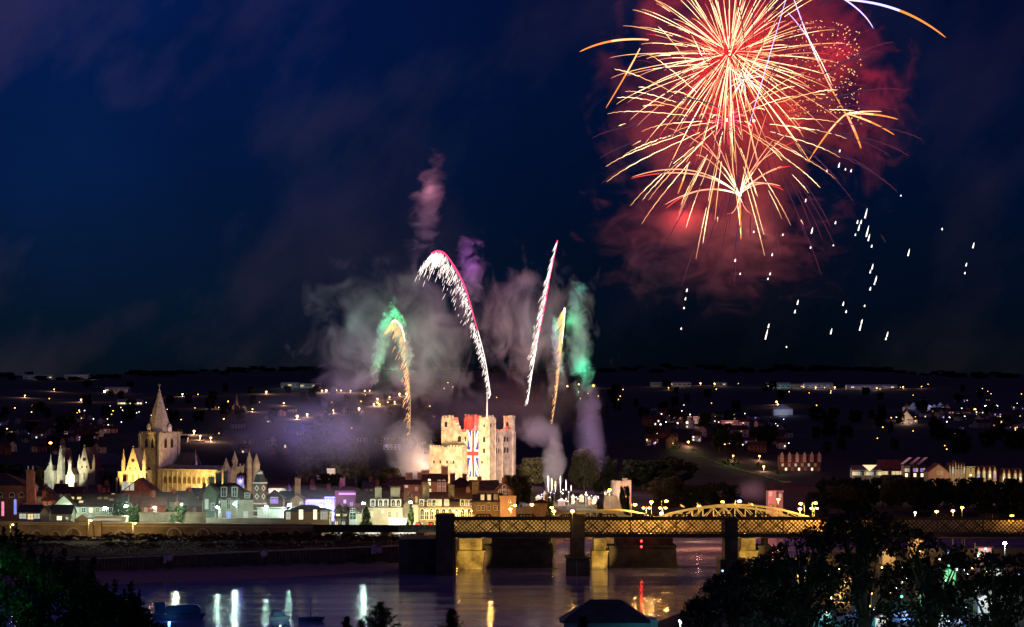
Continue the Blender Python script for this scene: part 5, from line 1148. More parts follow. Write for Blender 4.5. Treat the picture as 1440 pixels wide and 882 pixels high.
hs(44, 0, 170, 588, 640, .10, 'dim terraced house on the hill left of the cathedral', 'houses left of the cathedral')
hs(26, 90, 140, 606, 622, .45, 'brick house with lit windows on the hill behind the quire', 'lit houses behind the quire')
hs(40, 240, 620, 575, 640, .07, 'dim house on the smoky hillside between cathedral and castle', 'houses between cathedral and castle')
hs(34, 915, 1050, 575, 630, .22, 'dim house on the hillside above the lit verge', 'houses above the lit verge')
hs(12, 1050, 1110, 590, 640, .15, 'dim house on the middle of the right hillside', 'houses on the middle right hillside')
hs(44, 1258, 1440, 562, 604, .25, 'dim house on the upper right hillside', 'houses on the upper right hillside')
def fb(*a, **k): return building(*a, **k)
def at_row(px, row): return ray_ground(px, row, 1450)
# larger named hillside buildings: base row gives the distance
def hb(name, lb, cat, a, c, e, t, base, depth, roof, wm_, rm_, light=None, **k):
    D = at_row((a+c)/2, base); o = building(name, lb, cat, a, c, e, t, D, depth, roof, wm_, rm_, **k)
    if light: plight((a+c)/2, (e+base)/2-1, D-14*D/2500, light[0]*.06, light[1], 1.0, name='yard_light')
    return o
hb('gable_end_house','tall white gable end with a wide chimney beside an amber lamp, right hillside','house',1266,1284,589,578,596,10,'gable',white_r,slate,(90000,(1,.62,.42)),chim=[(.5,3,6)])
for i,(a,c,t,b_,lb) in enumerate(((1280,1289,566,576,'bluish-lit white house left in the row on the right hill'),(1303,1310,569,577,'bluish-lit white gable second in the row on the right hill'),(1310.5,1317,568,577,'bluish-lit white gable third in the row on the right hill'),(1318,1326,566,577,'white gable under an orange roof edge in the row on the right hill'),(1330,1336,571,577,'small bluish-lit white house at the end of the row on the right hill'))):
    hb('row_house',lb,'house',a,c,(t+b_)/2-1,t,b_,8,'gable',white_r,slate,(24000,(.45,.5,1)) if i%2==0 else None, group='row of pale houses on the right hill')
hb('peaked_hall','pale blue lit hall with a peaked roof below the far sheds','hall',1088,1115,576,568.5,584,20,'hip',white_r,white_p,(60000,(.55,.65,1)))
hb('pink_flats','pink lit flats with an orange window strip on the hillside','flats',1014,1038,593,592,601,10,'flat',pink_r,slate,(60000,(1,.35,.4)),wins=[(.5,595,8,1.2,win_lit)])
hb('pale_flats','pale low flats on the hillside left of the pink flats','flats',967,992,588,587,596,10,'flat',white_r,slate,(40000,(1,.5,.45)))
hb('gabled_row','row of gabled flats with pale arched fronts on the right slope','flats',1096,1154,642,633,664,10,'flat',brick,tile,(9000,(1,.6,.6)),wins=[(f,656+6*(i%2),1.5,1.9,(win_white,win_hot,win_dim,glass_dk)[i%4]) for i,f in enumerate(np.linspace(.08,.95,12))])
for i in range(6):
    px = 1100+i*10.5; D = at_row(1125, 664)-2; q = MB(); k = mpp(D); q.prism([(-1.0,0),(1.0,0),(1.0,4.4),(0,6.4),(-1.0,4.4)], 0, 3); q.build('projecting_gable', pink_r, None, (PX(px,D), D-.5, PZ(650,D)), label='%s narrow pale gable of the gabled flats' % ('leftmost','second','third','fourth','fifth','rightmost')[i], cat='gable')
for (a,c,e,t,lb,wm_,col,pw) in ((1075,1112,541.5,538.5,'long pale teal roofed shed on the skyline','x',(.6,1,.9),260000),(1113,1130,542,540,'yellow-lit shed beside the teal one on the skyline','x',(1,.8,.4),160000),(1131,1172,541.5,538.5,'wide grey-violet shed on the skyline','x',(.8,.75,1),260000),(1192,1262,543,541,'very long low violet shed on the skyline right','x',(.7,.6,1),160000),
    (915,930,538.5,537.5,'small pale shed far left of the two amber skyline lamps','x',(1,.75,.6),90000),(940,972,539,537.5,'long low pale shed left of the amber skyline lamps','x',(1,.7,.55),160000),(1008,1022,539,537.5,'low pale shed right of the amber skyline lamp','x',(1,.8,.7),90000),
    (32,75,529,527,'long skyline shed with a row of lit windows at the left','x',(.8,.85,1),100000),(90,124,528,526.5,'skyline shed with a red-white lamp at the left','x',(1,.8,.8),120000),(147,180,547,544.5,'orange lit long building left of the cathedral spire','x',(1,.45,.3),140000),(395,420,540,538,'pale warehouse roof on the far hill above the huge tree','x',(.8,1,.95),160000),(422,450,541,539.5,'dim warehouse beside the pale one on the far hill','x',(.5,.7,.9),60000)):
    D = ray_ground((a+c)/2, e+5, 2500); o = building('distant_shed', lb, 'shed', a, c, e, t, D, 30, 'ridge', white_r, white_r, wins=[(f, e+2.6, 5, 2.2, win_lit if rr.random()<.25 else glass_dk) for f in np.linspace(.1,.9,5)])
    plight((a+c)/2, e-3, D-40, pw*.04, col, 2, name='yard_light')
hb('school_block','long pale block with two rows of lit windows left of the spire','school',165,200,563,562,570,10,'flat',white_r,slate,wins=[(f,568.5,2.6,2.0,win_hot if i%3 else win_lit) for i,f in enumerate(np.linspace(.06,.94,9))])
hb('chimneyed_chapel','tiny dark spire on the smoky hill between cathedral and castle','church',329,336,572,571,580,8,'gable',stone_dk,lead)
D = at_row(332, 578); q = MB(); q.frustum(0,0,0,PZ(552,D)-PZ(572,D),2.6,.1,8); q.build('church_spire', lead, None, (PX(332,D), D+3, PZ(572,D)), label='thin dark church spire on the hill between cathedral and castle', cat='spire')
hb('lit_window_villa','dark villa with one lit gable window above the blue cupola','house',396,406,632,624,640,8,'gable',brick,tile,wins=[(.5,630,1.2,2.2,win_hot)])
hb('dark_gable_villa','dark gable beside the villa with one lit window','house',379,388,633,627,640,8,'gable',brick,tile)
B('white_tower_house','pale block tower house above the dark blue-lit tree','house',460,470,662,660.5,1300,8,'flat',white_r,white_r,wins=()); plight(465,664,1290,2500,(1,.75,.7),.5)
B('pale_tower_house','pink-grey stone house left of the pale tower','house',446,460,672,670,1290,8,'flat',pink_r,slate)
# riverside apartments on the right
G='riverside apartments on the right'
B('clubhouse','riverside clubhouse with a lit triangular gable and glazed front','clubhouse',1200,1238,663,656,1240,12,'ridge',cream_r,slate,wins=[(f,669,3.0,2.8,(win_lit,win_white,glass_dk)[i%3]) for i,f in enumerate(np.linspace(.06,.94,7))])
q=MB(); D=1236; q.prism([(-3.6,3.2),(3.6,3.2),(0,0)],0,.3); q.build('lit_gable_sign', emit('lit_panel',(1,.8,.45),1.1), None,(PX(1223,D),D,PZ(663,D)),label='glowing downward triangle in the clubhouse gable',cat='panel')
B('brick_apartment','long dark maroon apartment block with lit ground floor','flats',1238,1270,660,648,1260,14,'ridge',brick,tile,wins=[(f,668,2.4,2.0,win_lit if i!=2 else glass_dk) for i,f in enumerate(np.linspace(.08,.92,6))])
for i,px in enumerate((1275,1287,1297)):
    B('monopitch_flats',['narrow flats under the first white slanting roof','narrow flats under the second white slanting roof','narrow flats under the third white slanting roof'][i],'flats',px-4,px+5,655,654,1250,8,'flat',brick if i else cream_r,slate,wins=[(.3,664,1.3,2,win_purple if i else win_lit),(.7,664,1.3,2,win_white),(.4,671,1.6,2,win_hot)],group=G,parapet=0)
    D=1247; q=MB(); q.prism([(-2.2,0),(-1.7,0),(2.6,3.4),(2.1,3.4)],-1,6) ; q.build('slanting_roof', white_p, None,(PX(px,D),D,PZ(654,D)+.36),label=['first white slanting roof fin from the left','second white slanting roof fin from the left','third white slanting roof fin from the left'][i],cat='roof fin')
B('brick_gable_block','wide peach brick gable with two small windows on the right riverside','flats',1306,1334,664,653,1235,14,'gable',mat('peach_brick',(.50,.30,.19),.9,(.40,.23,.14)),tile,wins=[(.47,668,1.2,2,wd),(.65,668,1.2,2,wd)],group=G)
plight(1320,672,1218,2200,(1,.6,.4),.6)
for i,px in enumerate((1336,1340,1344,1348,1352,1356)):
    tall = i==2
    B('pointed_terrace_house',['first','second','tallest pointed','fourth','fifth','sixth'][i]+' narrow house front of the pointed riverside terrace','house',px-1.7,px+1.7,660,652 if not tall else 649,1238,8,'gable',pink_r if i%2 else cream_r,tile,wins=[(.5,666,.8,3.2,win_white if i in(1,5) else wd)],group='pointed terrace fronts')
plight(1346,672,1220,1800,(1,.65,.45),.6)
B('yellow_block','olive yellow block with one dark window beside the pointed terrace','flats',1359,1371,658,657,1236,10,'flat',mat('olive_render',(.5,.44,.2)),slate,wins=[(.5,664,1.4,2.4,wg),(.5,670,1.4,1.2,wh)],parapet=.2); plight(1365,672,1222,2000,(1,.85,.4),.5)
for i,(px,c_) in enumerate(((1376,win_blue),(1384,win_white),(1392,win_hot),(1399,win_purple),(1412,win_hot),(1419,win_hot),(1428,win_lit),(1435,win_hot))):
    yb = 664 if px < 1405 else 668
    B('tall_terrace_house',['first','second','third','fourth','fifth','sixth','seventh','last'][i]+' tall narrow lit house from the left in the riverside row at the right edge','house',px-2.4,px+2.4,yb,yb-8,1240,8,'gable',cream_r,tile,wins=[(.5,yb+3,1.0,1.8,wl),(.5,yb+8,1.2,1.8,c_)],group='tall terrace houses at the right edge')
plight(1388,676,1222,2200,(1,.7,.4),.6); plight(1415,680,1222,2800,(1,.6,.2),.6); plight(1432,680,1222,2600,(1,.6,.2),.6)
B('pink_turret_house','small pink lit house with a pointed roof right of the mauve smoke','house',1080,1092,690,680,1030,8,'hip',pink_r,tile,wins=[(.3,698,1.2,2,ww)]); B('pink_low_house','pink lit wall of the low house beside the pointed one','house',1091,1101,694,692,1034,8,'flat',pink_r,tile,wins=[(.6,700,1.2,3,ww)]); plight(1088,700,1018,6000,(1,.3,.35),.5)
# cars in the yard seen under the girder viaduct, red tail lamps on the road
def car(px, row, D, paint, label, group, rz=0):
    z0 = ground(PX(px,D),D); c = empty('parked_car',(PX(px,D),D,z0),rz,label,'car',group)
    q=MB(); q.prism([(-2.1,.35),(2.1,.35),(2.15,.85),(1.3,.98),(-2.0,.95),(-2.15,.7)],-.85,.85); q.build('body',paint,c)
    q=MB(); q.prism([(-1.6,.96),(1.2,.99),(.5,1.45),(-1.1,1.45)],-.75,.75); q.build('cabin',paint,c)
    q=MB(); q.prism([(-1.4,1.0),(.95,1.02),(.42,1.38),(-1.02,1.38)],-.78,-.753); q.build('side_window',glass_dk,c)
    for x in (-1.35,1.35):
        q=MB(); 
        for s_ in (-1,): q.frustum(0,0,0,.2,.33,.33,10)
        o=q.build('wheel',blk,c,(x,-.75,.33)); o.rotation_euler=(rad(90),0,0)
paint = mat('white_car_paint',(.7,.7,.7),.3,(.65,.65,.65),spec=.6)
for i,px in enumerate((478,486,497,521,527,541,548,559,578,585)): car(px,750,946,paint,'white parked car in the lit yard under the girder viaduct','cars in the yard under the viaduct',rr.uniform(-.3,.3))
for px in (482,500,524,545,562,581): plight(px,744,944,450,(1,.95,.8),.3,name='yard_light')
red_l = emit('tail_lamp',(1,.02,.02),12)
for i,(px,D,lb) in enumerate(((588,949,'dark car showing a red tail lamp by the pale column'),(606,949,'dark car showing a red tail lamp before the arcade'))):
    z0=PZ(739.5,D); c=empty('road_car',(PX(px,D),D,z0),rad(80),lb,'car'); q=MB(); q.prism([(-2.1,.35),(2.1,.35),(2.15,.85),(1.3,.98),(-2.0,.95),(-2.15,.7)],-.85,.85); q.prism([(-1.6,.96),(1.2,.99),(.5,1.45),(-1.1,1.45)],-.75,.75); q.build('body',blk,c)
    for y in (-.6,.6): q=MB(); q.box(-2.25,-2.12,y-.22,y+.22,.6,.85); q.build('tail_lamp',red_l,c)
    plight(px,737,D-3,150,(1,.05,.05),.2)
q=MB(); D=951; q.prism([(PX(575,D),5),(PX(668,D),5),(PX(668,D),PZ(738.5,D)),(PX(575,D),PZ(738.8,D))],D-4,D+20); q.build('esplanade_road', concrete, kind='structure')
for i,px in enumerate(range(1165,1450,15)): tree(px+rr.uniform(-4,4),(672 if px>1290 else 669)+rr.uniform(-3,5),1160+rr.uniform(-20,20),rr.uniform(24,38),'dark tree in the belt below the riverside apartments','dark','tree belt below the riverside apartments')
for i in range(150):
    px=rr.uniform(-10,1450); row=rr.uniform(545,640 if px<170 or px>900 else 600); y=ray_ground(px,row,1500)
    if y>5400: continue
    h=rr.uniform(9,16)/mpp(y); tree(px,row-h,y,h*rr.uniform(.6,1.1),'dark tree among the houses of the far hillside','dark','trees on the dark hillside')
for i in range(95):
    px=i*15.5-10+rr.uniform(-6,6); y=rr.uniform(5000,5560); z0=ground(PX(px,y),y); row=ROW0+(EYE-z0)/mpp(y); h=rr.uniform(5,13)/mpp(y); tree(px,row-h,y,h*rr.uniform(1.8,5.5),'dark tree standing on the skyline ridge','dark','trees on the skyline')
# ------------------------------------------------------------ foreground
blue_paint = mat('blue_boat_paint',(.03,.10,.22),.4,(.02,.06,.14)); 
D=655; z0=0; bo=empty('moored_barge',(PX(250,D),D,0),rad(6),'dark blue barge with a rounded wheelhouse and two thin masts at the lower left','boat')
q=MB(); q.prism([(-7,1.2),(-6,-.3),(6.2,-.3),(7.4,1.4)],-1.8,1.8); q.build('hull',blue_paint,bo)
q=MB(); q.prism([(-3.2,1.4),(6,1.4),(6,2.6),(5.3,3.5),(4.2,3.7),(-2.6,3.5),(-3.2,3.0)],-1.3,1.3); q.build('wheelhouse',blue_paint,bo)
q=MB(); q.box(-6,-3.25,-1.2,1.2,1.4,4.4); q.build('stern_cabin',blue_paint,bo)
for x,h in ((-1.2,9.8),(-.1,11.8)): q=MB(); q.tube([(x,0,3.5),(x,0,h)],[.12,.07],6); q.build('mast',mat('blue_mast',(.10,.25,.40)),bo)
q=MB(); 
for x in (6.3,7.2): q.tube([(x,-1,1.4),(x,-1,3.4)],.06,4)
q.tube([(6.3,-1,3.0),(7.2,-1,3.0)],.05,4); q.build('bow_rail',pole_m,bo)
plight(238,872,646,260,(.1,.4,1),.3,name='deck_light')
D=650; bo=empty('small_cruiser',(PX(392,D),D,0),0,'small white-topped cruiser at the bottom edge left of centre','boat'); q=MB(); q.prism([(-2.6,.9),(-2.2,-.2),(2.4,-.2),(3.2,1.1)],-1,1); q.build('hull',white_p,bo); q=MB(); q.prism([(-1.5,1.11),(1.6,1.11),(.9,2.2),(-1.2,2.2)],-.8,.8); q.build('cabin',mat('pale_blue_paint',(.3,.5,.6)),bo); plight(394,866,645,120,(.4,.9,1),.2,name='deck_light')
D=648; bo=empty('yacht',(PX(437,D),D,0),0,'small moored yacht with one bare mast at the bottom edge','boat'); q=MB(); q.prism([(-3.4,.9),(-3,-.3),(2.8,-.3),(3.8,1.1)],-1,1); q.build('hull',blue_paint,bo); q=MB(); q.tube([(0,0,1),(0,0,6.2)],[.1,.06],6); q.box(-.6,.6,-.05,.05,5.4,5.5); q.build('mast',mat('blue_mast',(.1,.25,.4)),bo)
# foreground house roof
D=400; k=mpp(D); zg=ground(PX(850,D),D); fh=empty('foreground_house',(PX(852,D),D,zg),rad(0),'dark-roofed house at the bottom edge with a lit chimney pot and a teal lit gable','house')
zr=PZ(846,D)-zg; ze=PZ(876,D)-zg; x0,x1=PX(790,D)-PX(852,D),PX(893,D)-PX(852,D)
q=MB(); q.box(x0+.5,x1+2.6,0,9,0,ze); q.build('wall',white_r,fh)
q=MB(); q.hip(x0+.2,x1+2.4,0,9,ze+.003,zr,5); q.build('roof',slate,fh)
q=MB(); q.box(-3.2,-2.2,1,2,ze,PZ(872,D)-zg); q.box(-3.4,-2.0,.8,2.2,PZ(872,D)-zg+.002,PZ(871,D)-zg); ch=q.build('chimney',brick,fh)
q=MB(); q.box(-3.1,-2.3,.9,.99,PZ(880,D)-zg,PZ(874,D)-zg); q.build('lit_pane',win_lit,ch)
q=MB(); q.box(x1+2.4,x1+3.6,-1,6,ze-3,PZ(871,D)-zg); q.build('dormer_side',white_r,fh)
plight(912,880,D-6,60,(.1,.9,1),.2); plight(898,884,D-5,30,(.1,.8,1),.2)
D=392; z0=PZ(884,D); q=MB(); q.tube([(0,0,0),(0,0,PZ(835,D)-z0)],[.12,.08],6); q.build('flag_mast',pole_m,None,(PX(813,D),D,z0-6),label='slim pale mast rising before the foreground house roof',cat='mast')
lamp(957,874,520,E_TEAL,1500,(.7,1,1),label='cyan-white street lamp right of the foreground house',r=.35)
# conifers poking up at the bottom edge
def conifer(px, top, D, wpx, lb, seed=0):
    z0=ground(PX(px,D),D); h=PZ(top,D)-z0; r=np.random.default_rng(seed); root=empty('conifer',(PX(px,D),D,z0),0,lb,'tree','dark conifers at the bottom edge')
    q=MB(); q.tube([(0,0,0),(0,0,h)],[.25,.03],6)
    C=[]; W=wpx*mpp(D)/2
    for z in np.arange(max(0,h-9),h,.16):
        f=(h-z)/2.4; n=6 if z>h-2.6 else 3
        for j in range(n):
            a=r.uniform(0,6.28); L_=W*(.1+1.0*min(f,1.6))*r.uniform(.5,1.15)+.08
            e=Vector((L_*math.cos(a),L_*math.sin(a),L_*.55)); q.tube([(0,0,z),(e.x,e.y,z+e.z)],[.03,.008],4,cap=False)
            m=int(18+L_*26); t=r.uniform(.15,1,m)[:,None]; C.append(np.array([0,0,z])+np.array([e.x,e.y,e.z])*t+r.normal(size=(m,3))*.05)
    q.build('trunk',bark,root); link('crown',quads_mesh('crown',leaf_quads(np.concatenate(C),.10,r,.22),leaf_d),root)
conifer(536,849,180,60,'tallest dark conifer at the bottom edge left of centre',1); conifer(488,868,185,30,'small dark conifer left of the tallest one',2); conifer(508,872,190,26,'smallest dark conifer beside the tallest one',3)
conifer(636,857,180,44,'dark conifer at the bottom edge near the middle',4); conifer(820,868,170,30,'dark conifer before the foreground house',5)
# big foreground trees
LD = 98.0
OUT = ([965,985,1000,1020,1045,1070,1100,1125,1150,1175,1195,1215,1245,1270,1300,1330,1365,1400,1445],[850,812,796,800,782,779,758,740,735,722,703,700,718,726,744,752,768,770,778])
OUT2 = ([965,1000,1060,1120,1160,1215,1300,1445],[890,850,800,775,745,730,770,810])
def fore_trees(defs, outx, outy, D0, seed, leafsz, nclump, per, lm_, spread=3.0, dens=None, cr=(.35,.75), rag=0):
    r=np.random.default_rng(seed); groups={i:[] for i in range(len(defs))}
    x0,x1=min(outx),max(outx)
    for c in range(nclump):
        px=r.uniform(x0,x1); top=float(np.interp(px,outx,outy)); rad_=r.uniform(*cr); D=D0+r.uniform(-spread,spread)
        row=top+ (rad_*.8)/mpp(D) + (905-top)*r.random()**1.15
        if dens is not None and r.random()>dens(px,row): continue
        n=int(per*(rad_/.55)**2*r.uniform(.6,1.3)); d=r.normal(size=(n,3)); d/=np.linalg.norm(d,axis=1)[:,None]; d*=(rad_*r.uniform(.2,1.0,size=n)**.55)[:,None]; d[:,2]*=.75
        gi=min(range(len(defs)),key=lambda i:abs(px-defs[i][0])); groups[gi].append(np.array([PX(px,D),D,PZ(row,D)])+d)
    for gi,(cx,lb) in enumerate(defs):
        z0=ground(PX(cx,D0),D0); root=empty('broadleaf_tree',(PX(cx,D0),D0,z0),0,lb,'tree'); o_=np.array([PX(cx,D0),D0,z0])
        C=np.concatenate(groups[gi])-o_; link('crown',quads_mesh('crown',leaf_quads(C,leafsz,r,.5),lm_),root)
        q=MB(); top=float(np.interp(cx,outx,outy)); ht_=PZ(top+35,D0)-z0; q.tube([(0,0,-.5),(.1,0,ht_*.4),(-.1,.1,ht_)],[.28,.2,.05],8)
        cent=[g.mean(0)-o_ for g in groups[gi]]; r.shuffle(cent)
        for c in cent[:26]:
            zb=max(.5,min(ht_*.9,c[2]*.55)); q.tube([(0,0,zb),(c[0]*.5,c[1]*.5,(zb+c[2])/2+.2),tuple(c)],[.09,.05,.015],5,cap=False)
        q.build('trunk',bark,root)
def dens_r(px,row):
    if 1110<px<1245 and row<800: return 1
    if 1245<=px and row<800: return .45
    if px<1110 and row<822: return .9
    return .62
fore_trees([(1035,'leafy tree left in the dark foreground mass on the right'),(1130,'dense leafy tree second from the left in the right foreground mass'),(1215,'tallest and densest leafy tree of the right foreground mass'),(1310,'sparse leafy tree with lights glinting through, right of the tallest'),(1400,'leafy tree at the right edge of the foreground')],*OUT,LD,3,.078,980,140,leafmat('foreground_leaves',(.028,.038,.018),(.014,.02,.01),.12),3.2,dens_r,(.15,.55),10)
# left foreground tree: dense lower mass and upright leafy sprigs
OL=([-20,0,12,24,34,48,65,95,125,150,168,185,200,212,226],[750,752,748,752,768,774,782,790,800,832,828,830,842,866,885])
fore_trees([(60,'bushy leafy tree filling the lower left corner, faintly green')],*OL,60.0,8,.052,190,330,leafmat('foreground_leaves_green',(.035,.075,.03),(.02,.045,.018),.25),1.6,None,(.22,.42))
r=np.random.default_rng(9); C=[]; q=MB()
spr=[(6,742),(24,734),(30,748),(64,768),(70,776),(92,772),(110,783),(133,785),(128,800),(150,822),(163,815),(176,830),(186,818),(197,830),(212,858),(84,790),(45,764)]
tr0=[o for o in bpy.data.objects if o.get('label','').startswith('bushy leafy tree filling')][0]; o_=tr0.location
for (px,row) in spr:
    D=60+r.uniform(-1.4,1.0); top=P(px,row,D)-o_; b_=P(px-r.uniform(4,22),row+r.uniform(50,70),D+r.uniform(-.3,.3))-o_; mid=(top+b_)/2+Vector((r.uniform(-.05,.05),0,0)); q.tube([b_,mid,top],[.014,.01,.003],4,cap=False)
    m=150; t=r.uniform(0,1,m); base=np.array([[(b_+(top-b_)*float(u))[i] for i in range(3)] for u in t]); w_=(.17*(1.05-t)+.03)[:,None]; C.append(base+r.normal(size=(m,3))*w_*.6)
q.build('twig',bark,tr0); link('sprig_leaves',quads_mesh('sprig_leaves',leaf_quads(np.concatenate(C),.055,r,.45),leafmat('foreground_leaves_dark',(.02,.03,.016),(.012,.018,.01),.1)),tr0)
plight(-40,842,57.5,26,(.15,1,.35),.2,name='leaf_light'); plight(-14,800,58.9,4,(.2,1,.3),.2,name='leaf_light')
# near right bank behind the trees: houses, vans and lamps glimpsed through the leaves
tealm=emit('teal_lit_canopy',(.05,.55,.75),.9); 
NB_=[(1040,858,640,'teal'),(1120,868,620,'teal'),(1160,860,600,'teal'),(1066,850,690,'violet'),(1250,772,800,'orange'),(1290,762,830,'orange'),(1385,770,790,'pink'),(1335,805,690,'green'),(1303,832,650,'green'),(1270,862,610,'blue'),(1320,858,600,'white'),(1385,842,620,'white'),(1212,850,620,'blue'),(1055,832,700,'yellow'),(1130,812,720,'yellow'),(1190,815,700,'orange'),(1400,800,680,'white'),(1240,870,580,'white'),(1345,868,590,'blue'),(1180,835,660,'orange'),(1010,850,700,'violet'),(1025,868,640,'white')]
CL={'teal':(.1,.9,1),'violet':(.5,.35,1),'orange':(1,.5,.12),'pink':(1,.4,.35),'green':(.15,1,.35),'blue':(.15,.35,1),'white':(.8,.95,1),'yellow':(1,.7,.25)}
for i,(px,row,D,c) in enumerate(NB_):
    o=building('bankside_house','house glimpsed through the foreground leaves, washed by %s light'%c,'house',px-9,px+9,row,row-5,D,7,'gable' if i%2 else 'ridge',white_r,slate,group='houses glimpsed through the foreground leaves',wins=[(.3,row+8,1.2,1.2,win_white),(.7,row+8,1.2,1.2,win_lit)])
    plight(px+3,row+4,D-7,2600,CL[c],.5,name='yard_light')
for i in range(80):
    px=rr.uniform(985,1440); row=rr.uniform(770,880); D=rr.uniform(575,760); c=rr.choice(('white','white','white','teal','orange','orange','yellow','yellow','blue','green')); z=PZ(row,D)
    z0=ground(PX(px,D),D)
    if z<z0+2: z=z0+2.5
    root=empty('garden_lamp',(PX(px,D),D,z0),0,'small %s lamp glinting through the foreground leaves'%c,'lamp','small lamps glinting through the foreground leaves'); q=MB(); q.tube([(0,0,0),(0,0,z-z0)],.07,4); q.build('pole',pole_m,root); q=MB(); q.sphere((0,0,0),.3,8,5); q.build('lamp_head',emit('small_lamp_'+c,CL[c],6),root,(0,0,z-z0))
for px,row,D in ((1250,742,880),(1300,735,890),(1200,728,890),(1170,738,880),(1330,742,880),(1280,748,870)): plight(px,row,D,900,SOD,.6)

for px,row,D,pw,c in ((1200,884,93,26,(.6,1,.95)),(1330,886,92,30,(.5,1,.8)),(1265,880,95,18,(.4,.7,1)),(1400,882,93,22,(.6,1,.7)),(1090,886,93,20,(.3,.9,1)),(1030,884,94,10,(.6,.5,1)),(1160,800,104,8,(1,.7,.3)),(1415,775,104,14,(.9,1,.9))): plight(px,row,D,pw,c,.15,name='leaf_light')  # unseen lights added under the canopy to make leaves glint
# ------------------------------------------------------------ fireworks
FD = 1270.0; kf = mpp(FD)
t_gold = emit('spark_gold', (1,.48,.18), 2.1); t_cream = emit('spark_cream', (1,.74,.38), 3.4); t_red = emit('spark_red', (1,.05,.04), 1.6); t_orange = emit('spark_orange', (1,.28,.05), 1.5)
t_white = emit('spark_white', (1,.84,.76), 2.3); t_pink = emit('spark_pink', (1,.05,.20), 1.7); t_violet = emit('spark_violet', (.55,.45,1), 2.2); t_salmon = emit('spark_salmon', (1,.36,.2), 1.7); t_hot = emit('spark_hot', (1,.7,.35), 8)
t_dimgold = emit('spark_dim_gold', (1,.6,.3), .7)
fr = random.Random(42)
def trail(root, pts, r0, mats, wob=0, name='star_trail', segs=None):
    """one burning star's path: tapered, cooling from mats[0] to mats[-1] along its length"""
    q = MB(); n = len(pts); m = len(mats)
    rs = []
    for i in range(n):
        u = i/(n-1); rs.append(r0*(.45+.75*math.sin(math.pi*min(1, .15+.8*u))) if i < n-1 else r0*.15)
    if wob: pts = [Vector(p)+Vector((0,0,wob*math.sin(i*2.1))) for i, p in enumerate(pts)]
    for j in range(m):
        a, b_ = int(j*(n-1)/m), int((j+1)*(n-1)/m); q.tube(pts[a:b_+1], rs[a:b_+1], 4, mi=j, cap=False)
    return q.build(name, list(mats), root)
def burst(px, row, name, label, n, R, droop, mats, r0, start=.04, seed=1, bias=None, wob=0, loc=None, flat=1.0, n_seg=14, rmin=.8):
    rg = random.Random(seed); c = P(px, row, FD) if loc is None else loc; root = empty(name, c, 0, label, 'firework')
    for i in range(n):
        z = 1-2*(i+.5)/n; a = i*2.39996+rg.uniform(-.1,.1); rr_ = math.sqrt(1-z*z); d = Vector((rr_*math.cos(a), rr_*math.sin(a), z)) + Vector((rg.gauss(0,.05),rg.gauss(0,.05),rg.gauss(0,.05)))
        d.normalize()
        if bias and not bias(d, rg): continue
        L_ = R*rg.uniform(rmin,1.05); s0 = start*rg.uniform(.8,2.5) if rg.random() < .7 else start*rg.uniform(2,7)
        pts = [];
        for j in range(n_seg+1):
            u = s0+(1-s0)*j/n_seg; e = (1-math.exp(-1.7*u))/(1-math.exp(-1.7)); pts.append(d*L_*e + Vector((0,0,-droop*u*u)))
        mm = rg.choice(mats); trail(root, pts, r0*rg.uniform(.7,1.2), mm, wob)
    q = MB(); q.sphere((0,0,0), r0*3, 8, 6); q.build('burst_core', t_hot, root)
    return root
G3 = (t_cream, t_gold); 
burst(1026,77,'shell_burst','upper golden shell burst filling the top of the sky',100,176*kf,4,[(t_cream,t_cream,t_gold),(t_cream,t_gold,t_salmon),(t_salmon,t_cream,t_gold)],.115,start=.05,seed=3)
burst(1026,72,'shell_burst','inner cream shell burst crowded round the upper core',36,112*kf,3,[(t_cream,t_gold),(t_salmon,t_gold)],.12,seed=8,rmin=.6)
burst(1022,170,'shell_burst','lower golden shell burst with wavering cream trails',100,178*kf,5,[(t_cream,t_cream,t_gold),(t_gold,t_cream),(t_cream,t_gold,t_salmon)],.12,start=.14,seed=5,bias=lambda d,g: d.z<.45 or g.random()<.3,wob=.18,n_seg=22)
burst(1024,88,'shell_burst','fine pink-gold shell burst nested inside the upper golden shell',58,148*kf,4,[(t_cream,t_salmon),(t_gold,t_salmon,t_red)],.10,start=.1,seed=31,rmin=.7)
burst(1022,168,'star_core','small pink star burst glowing at the lower core',34,34*kf,1,[(t_pink,t_salmon),(t_red,t_pink)],.15,seed=6)
burst(1046,112,'shell_burst','small crackling burst between the two golden shells',26,40*kf,3,[(t_white,t_gold)],.13,seed=9,rmin=.4)
# palm burst low down with its rising tail
pc_ = P(1040,274,FD); root = empty('palm_burst', pc_, 0, 'lowest palm-shaped red and gold burst with an upright orange tail', 'firework')
def arc(root, c, px0, row0, pxm, rowm, px1, row1, r0, mats, n=20, dy=0, name='star_trail'):
    a, m, b_ = P(px0,row0,FD), P(pxm,rowm,FD+dy/2), P(px1,row1,FD+dy); k = 2*m-(a+b_)/2
    trail(root, [((1-u)**2*a+2*u*(1-u)*k+u*u*b_)-c for u in [i/n for i in range(n+1)]], r0, mats, name=name)
S3=(t_cream,t_salmon,t_salmon)
for i,(xm,ym,x1,y1) in enumerate(((975,245,887,251),(972,240,889,249),(985,268,936,294),(990,267,935,288),(1075,245,1112,234),(1070,248,1100,234),(1062,257,1103,268),(1066,259,1098,262),(1010,225,972,180),(1005,232,978,218),(1015,215,985,150),(1060,235,1088,196),(1066,230,1128,195),(1058,222,1078,160),(1052,215,1064,140),(1030,250,1020,215),(1033,296,1022,300),(1046,290,1055,300),(1080,215,1130,170),(1000,215,940,180))):
    arc(root,pc_,1040,274,xm,ym,x1,y1,.26 if i<8 else .17,S3 if i%2 else (t_cream,t_salmon,t_salmon,t_red),dy=fr.uniform(-25,25))
